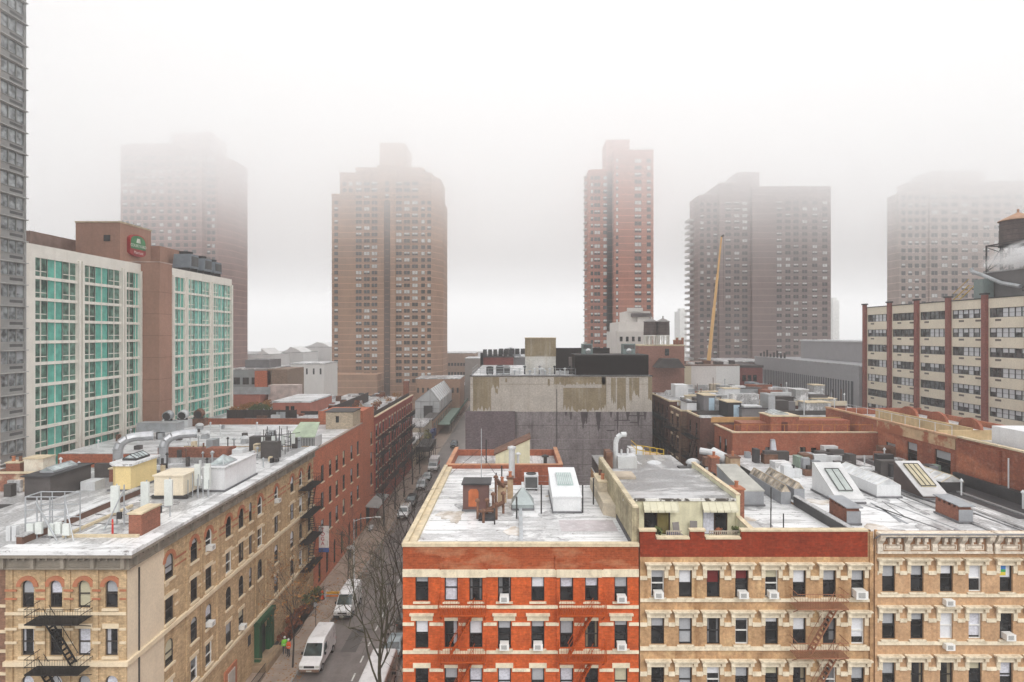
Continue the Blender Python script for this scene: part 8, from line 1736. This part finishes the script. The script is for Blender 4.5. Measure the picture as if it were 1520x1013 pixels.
# ---------------------------------------------------------------- air, sky, light, camera
def volume_box(name, x0, x1, y0, y1, z0, z1, col, dens, aniso=0.):
    m, nt, out = nodes(name + '_air')
    v = nt.nodes.new('ShaderNodeVolumePrincipled'); v.inputs['Color'].default_value = (*col, 1)
    v.inputs['Density'].default_value = dens; v.inputs['Anisotropy'].default_value = aniso
    nt.links.new(v.outputs[0], out.inputs['Volume'])
    o = MB().box(x0, x1, y0, y1, z0, z1).build(name, m); o['kind'] = 'stuff'; return o
volume_box('haze', -420, 420, -30, 700, -1.5, 130, (1, 1, 1), .0007)
for zb_, dn in ((55, .0012), (64, .0019), (73, .0029), (82, .0042), (91, .0054)): volume_box('low_cloud', -400 + zb_ * .01, 400 - zb_ * .01, 2 + zb_ * .01, 480 - zb_ * .01, zb_, 129 - zb_ * .01, (1, 1, 1), dn)
w = bpy.data.worlds.new('World'); S.world = w; w.use_nodes = True; nt = w.node_tree
for n in list(nt.nodes): nt.nodes.remove(n)
out = nt.nodes.new('ShaderNodeOutputWorld'); bg = nt.nodes.new('ShaderNodeBackground'); nt.links.new(bg.outputs[0], out.inputs[0])
tc = nt.nodes.new('ShaderNodeTexCoord'); sp = nt.nodes.new('ShaderNodeSeparateXYZ'); nt.links.new(tc.outputs['Generated'], sp.inputs[0])
sky = nt.nodes.new('ShaderNodeTexSky'); sky.sky_type = 'NISHITA'; sky.sun_disc = False; sky.sun_elevation = R(52); sky.sun_rotation = R(200); sky.dust_density = 6; sky.air_density = 1
hs = nt.nodes.new('ShaderNodeHueSaturation'); hs.inputs['Saturation'].default_value = .0; nt.links.new(sky.outputs[0], hs.inputs['Color'])
# overcast: an even white layer, brighter toward the zenith, over a little of the clear sky's own light
cr = nt.nodes.new('ShaderNodeValToRGB'); nt.links.new(sp.outputs[2], cr.inputs[0])
e = cr.color_ramp.elements; e[0].position = .0; e[0].color = (*[SKY_LOW * .84 * v for v in (1, 1, 1.003)], 1); e[1].position = .97; e[1].color = (*[SKY_TOP * v for v in (1, 1, 1.01)], 1)
q = cr.color_ramp.elements.new(.1); q.color = (*[SKY_LOW * v for v in (1, 1, 1.004)], 1); q = cr.color_ramp.elements.new(.5); q.color = (*[SKY_LOW * v for v in (1, 1, 1.004)], 1)
mul = nt.nodes.new('ShaderNodeMix'); mul.data_type = 'RGBA'; mul.blend_type = 'ADD'; mul.inputs[0].default_value = 1.
sc_ = nt.nodes.new('ShaderNodeMix'); sc_.data_type = 'RGBA'; sc_.inputs[0].default_value = .004
nt.links.new(cr.outputs[0], bg.inputs[0]); bg.inputs[1].default_value = 1.
for n in (sky, hs, mul, sc_): nt.nodes.remove(n)
sl = bpy.data.lights.new('sun', 'SUN'); sl.energy = SUN; sl.angle = R(40); sl.color = (1, .975, .94)
so = bpy.data.objects.new('sun', sl); COL.objects.link(so); so.rotation_euler = (R(40), R(26), 0)
cd = bpy.data.cameras.new('camera'); cd.sensor_width = 36; cd.lens = 900 / 1520 * 36; cd.shift_x = -5 / 1520; cd.shift_y = -9.5 / 1520; cd.clip_end = 3000; cd.clip_start = .1
co = bpy.data.objects.new('camera', cd); COL.objects.link(co); co.location = (0, 0, CAM_Z); co.rotation_euler = (R(90), 0, 0); S.camera = co
S.view_settings.view_transform = 'Standard'; S.view_settings.look = 'None'; S.view_settings.exposure = EXPO; S.view_settings.gamma = 1
S.cycles.volume_bounces = 7; S.cycles.max_bounces = 10; S.cycles.diffuse_bounces = 3; S.cycles.glossy_bounces = 2; S.cycles.use_denoising = True
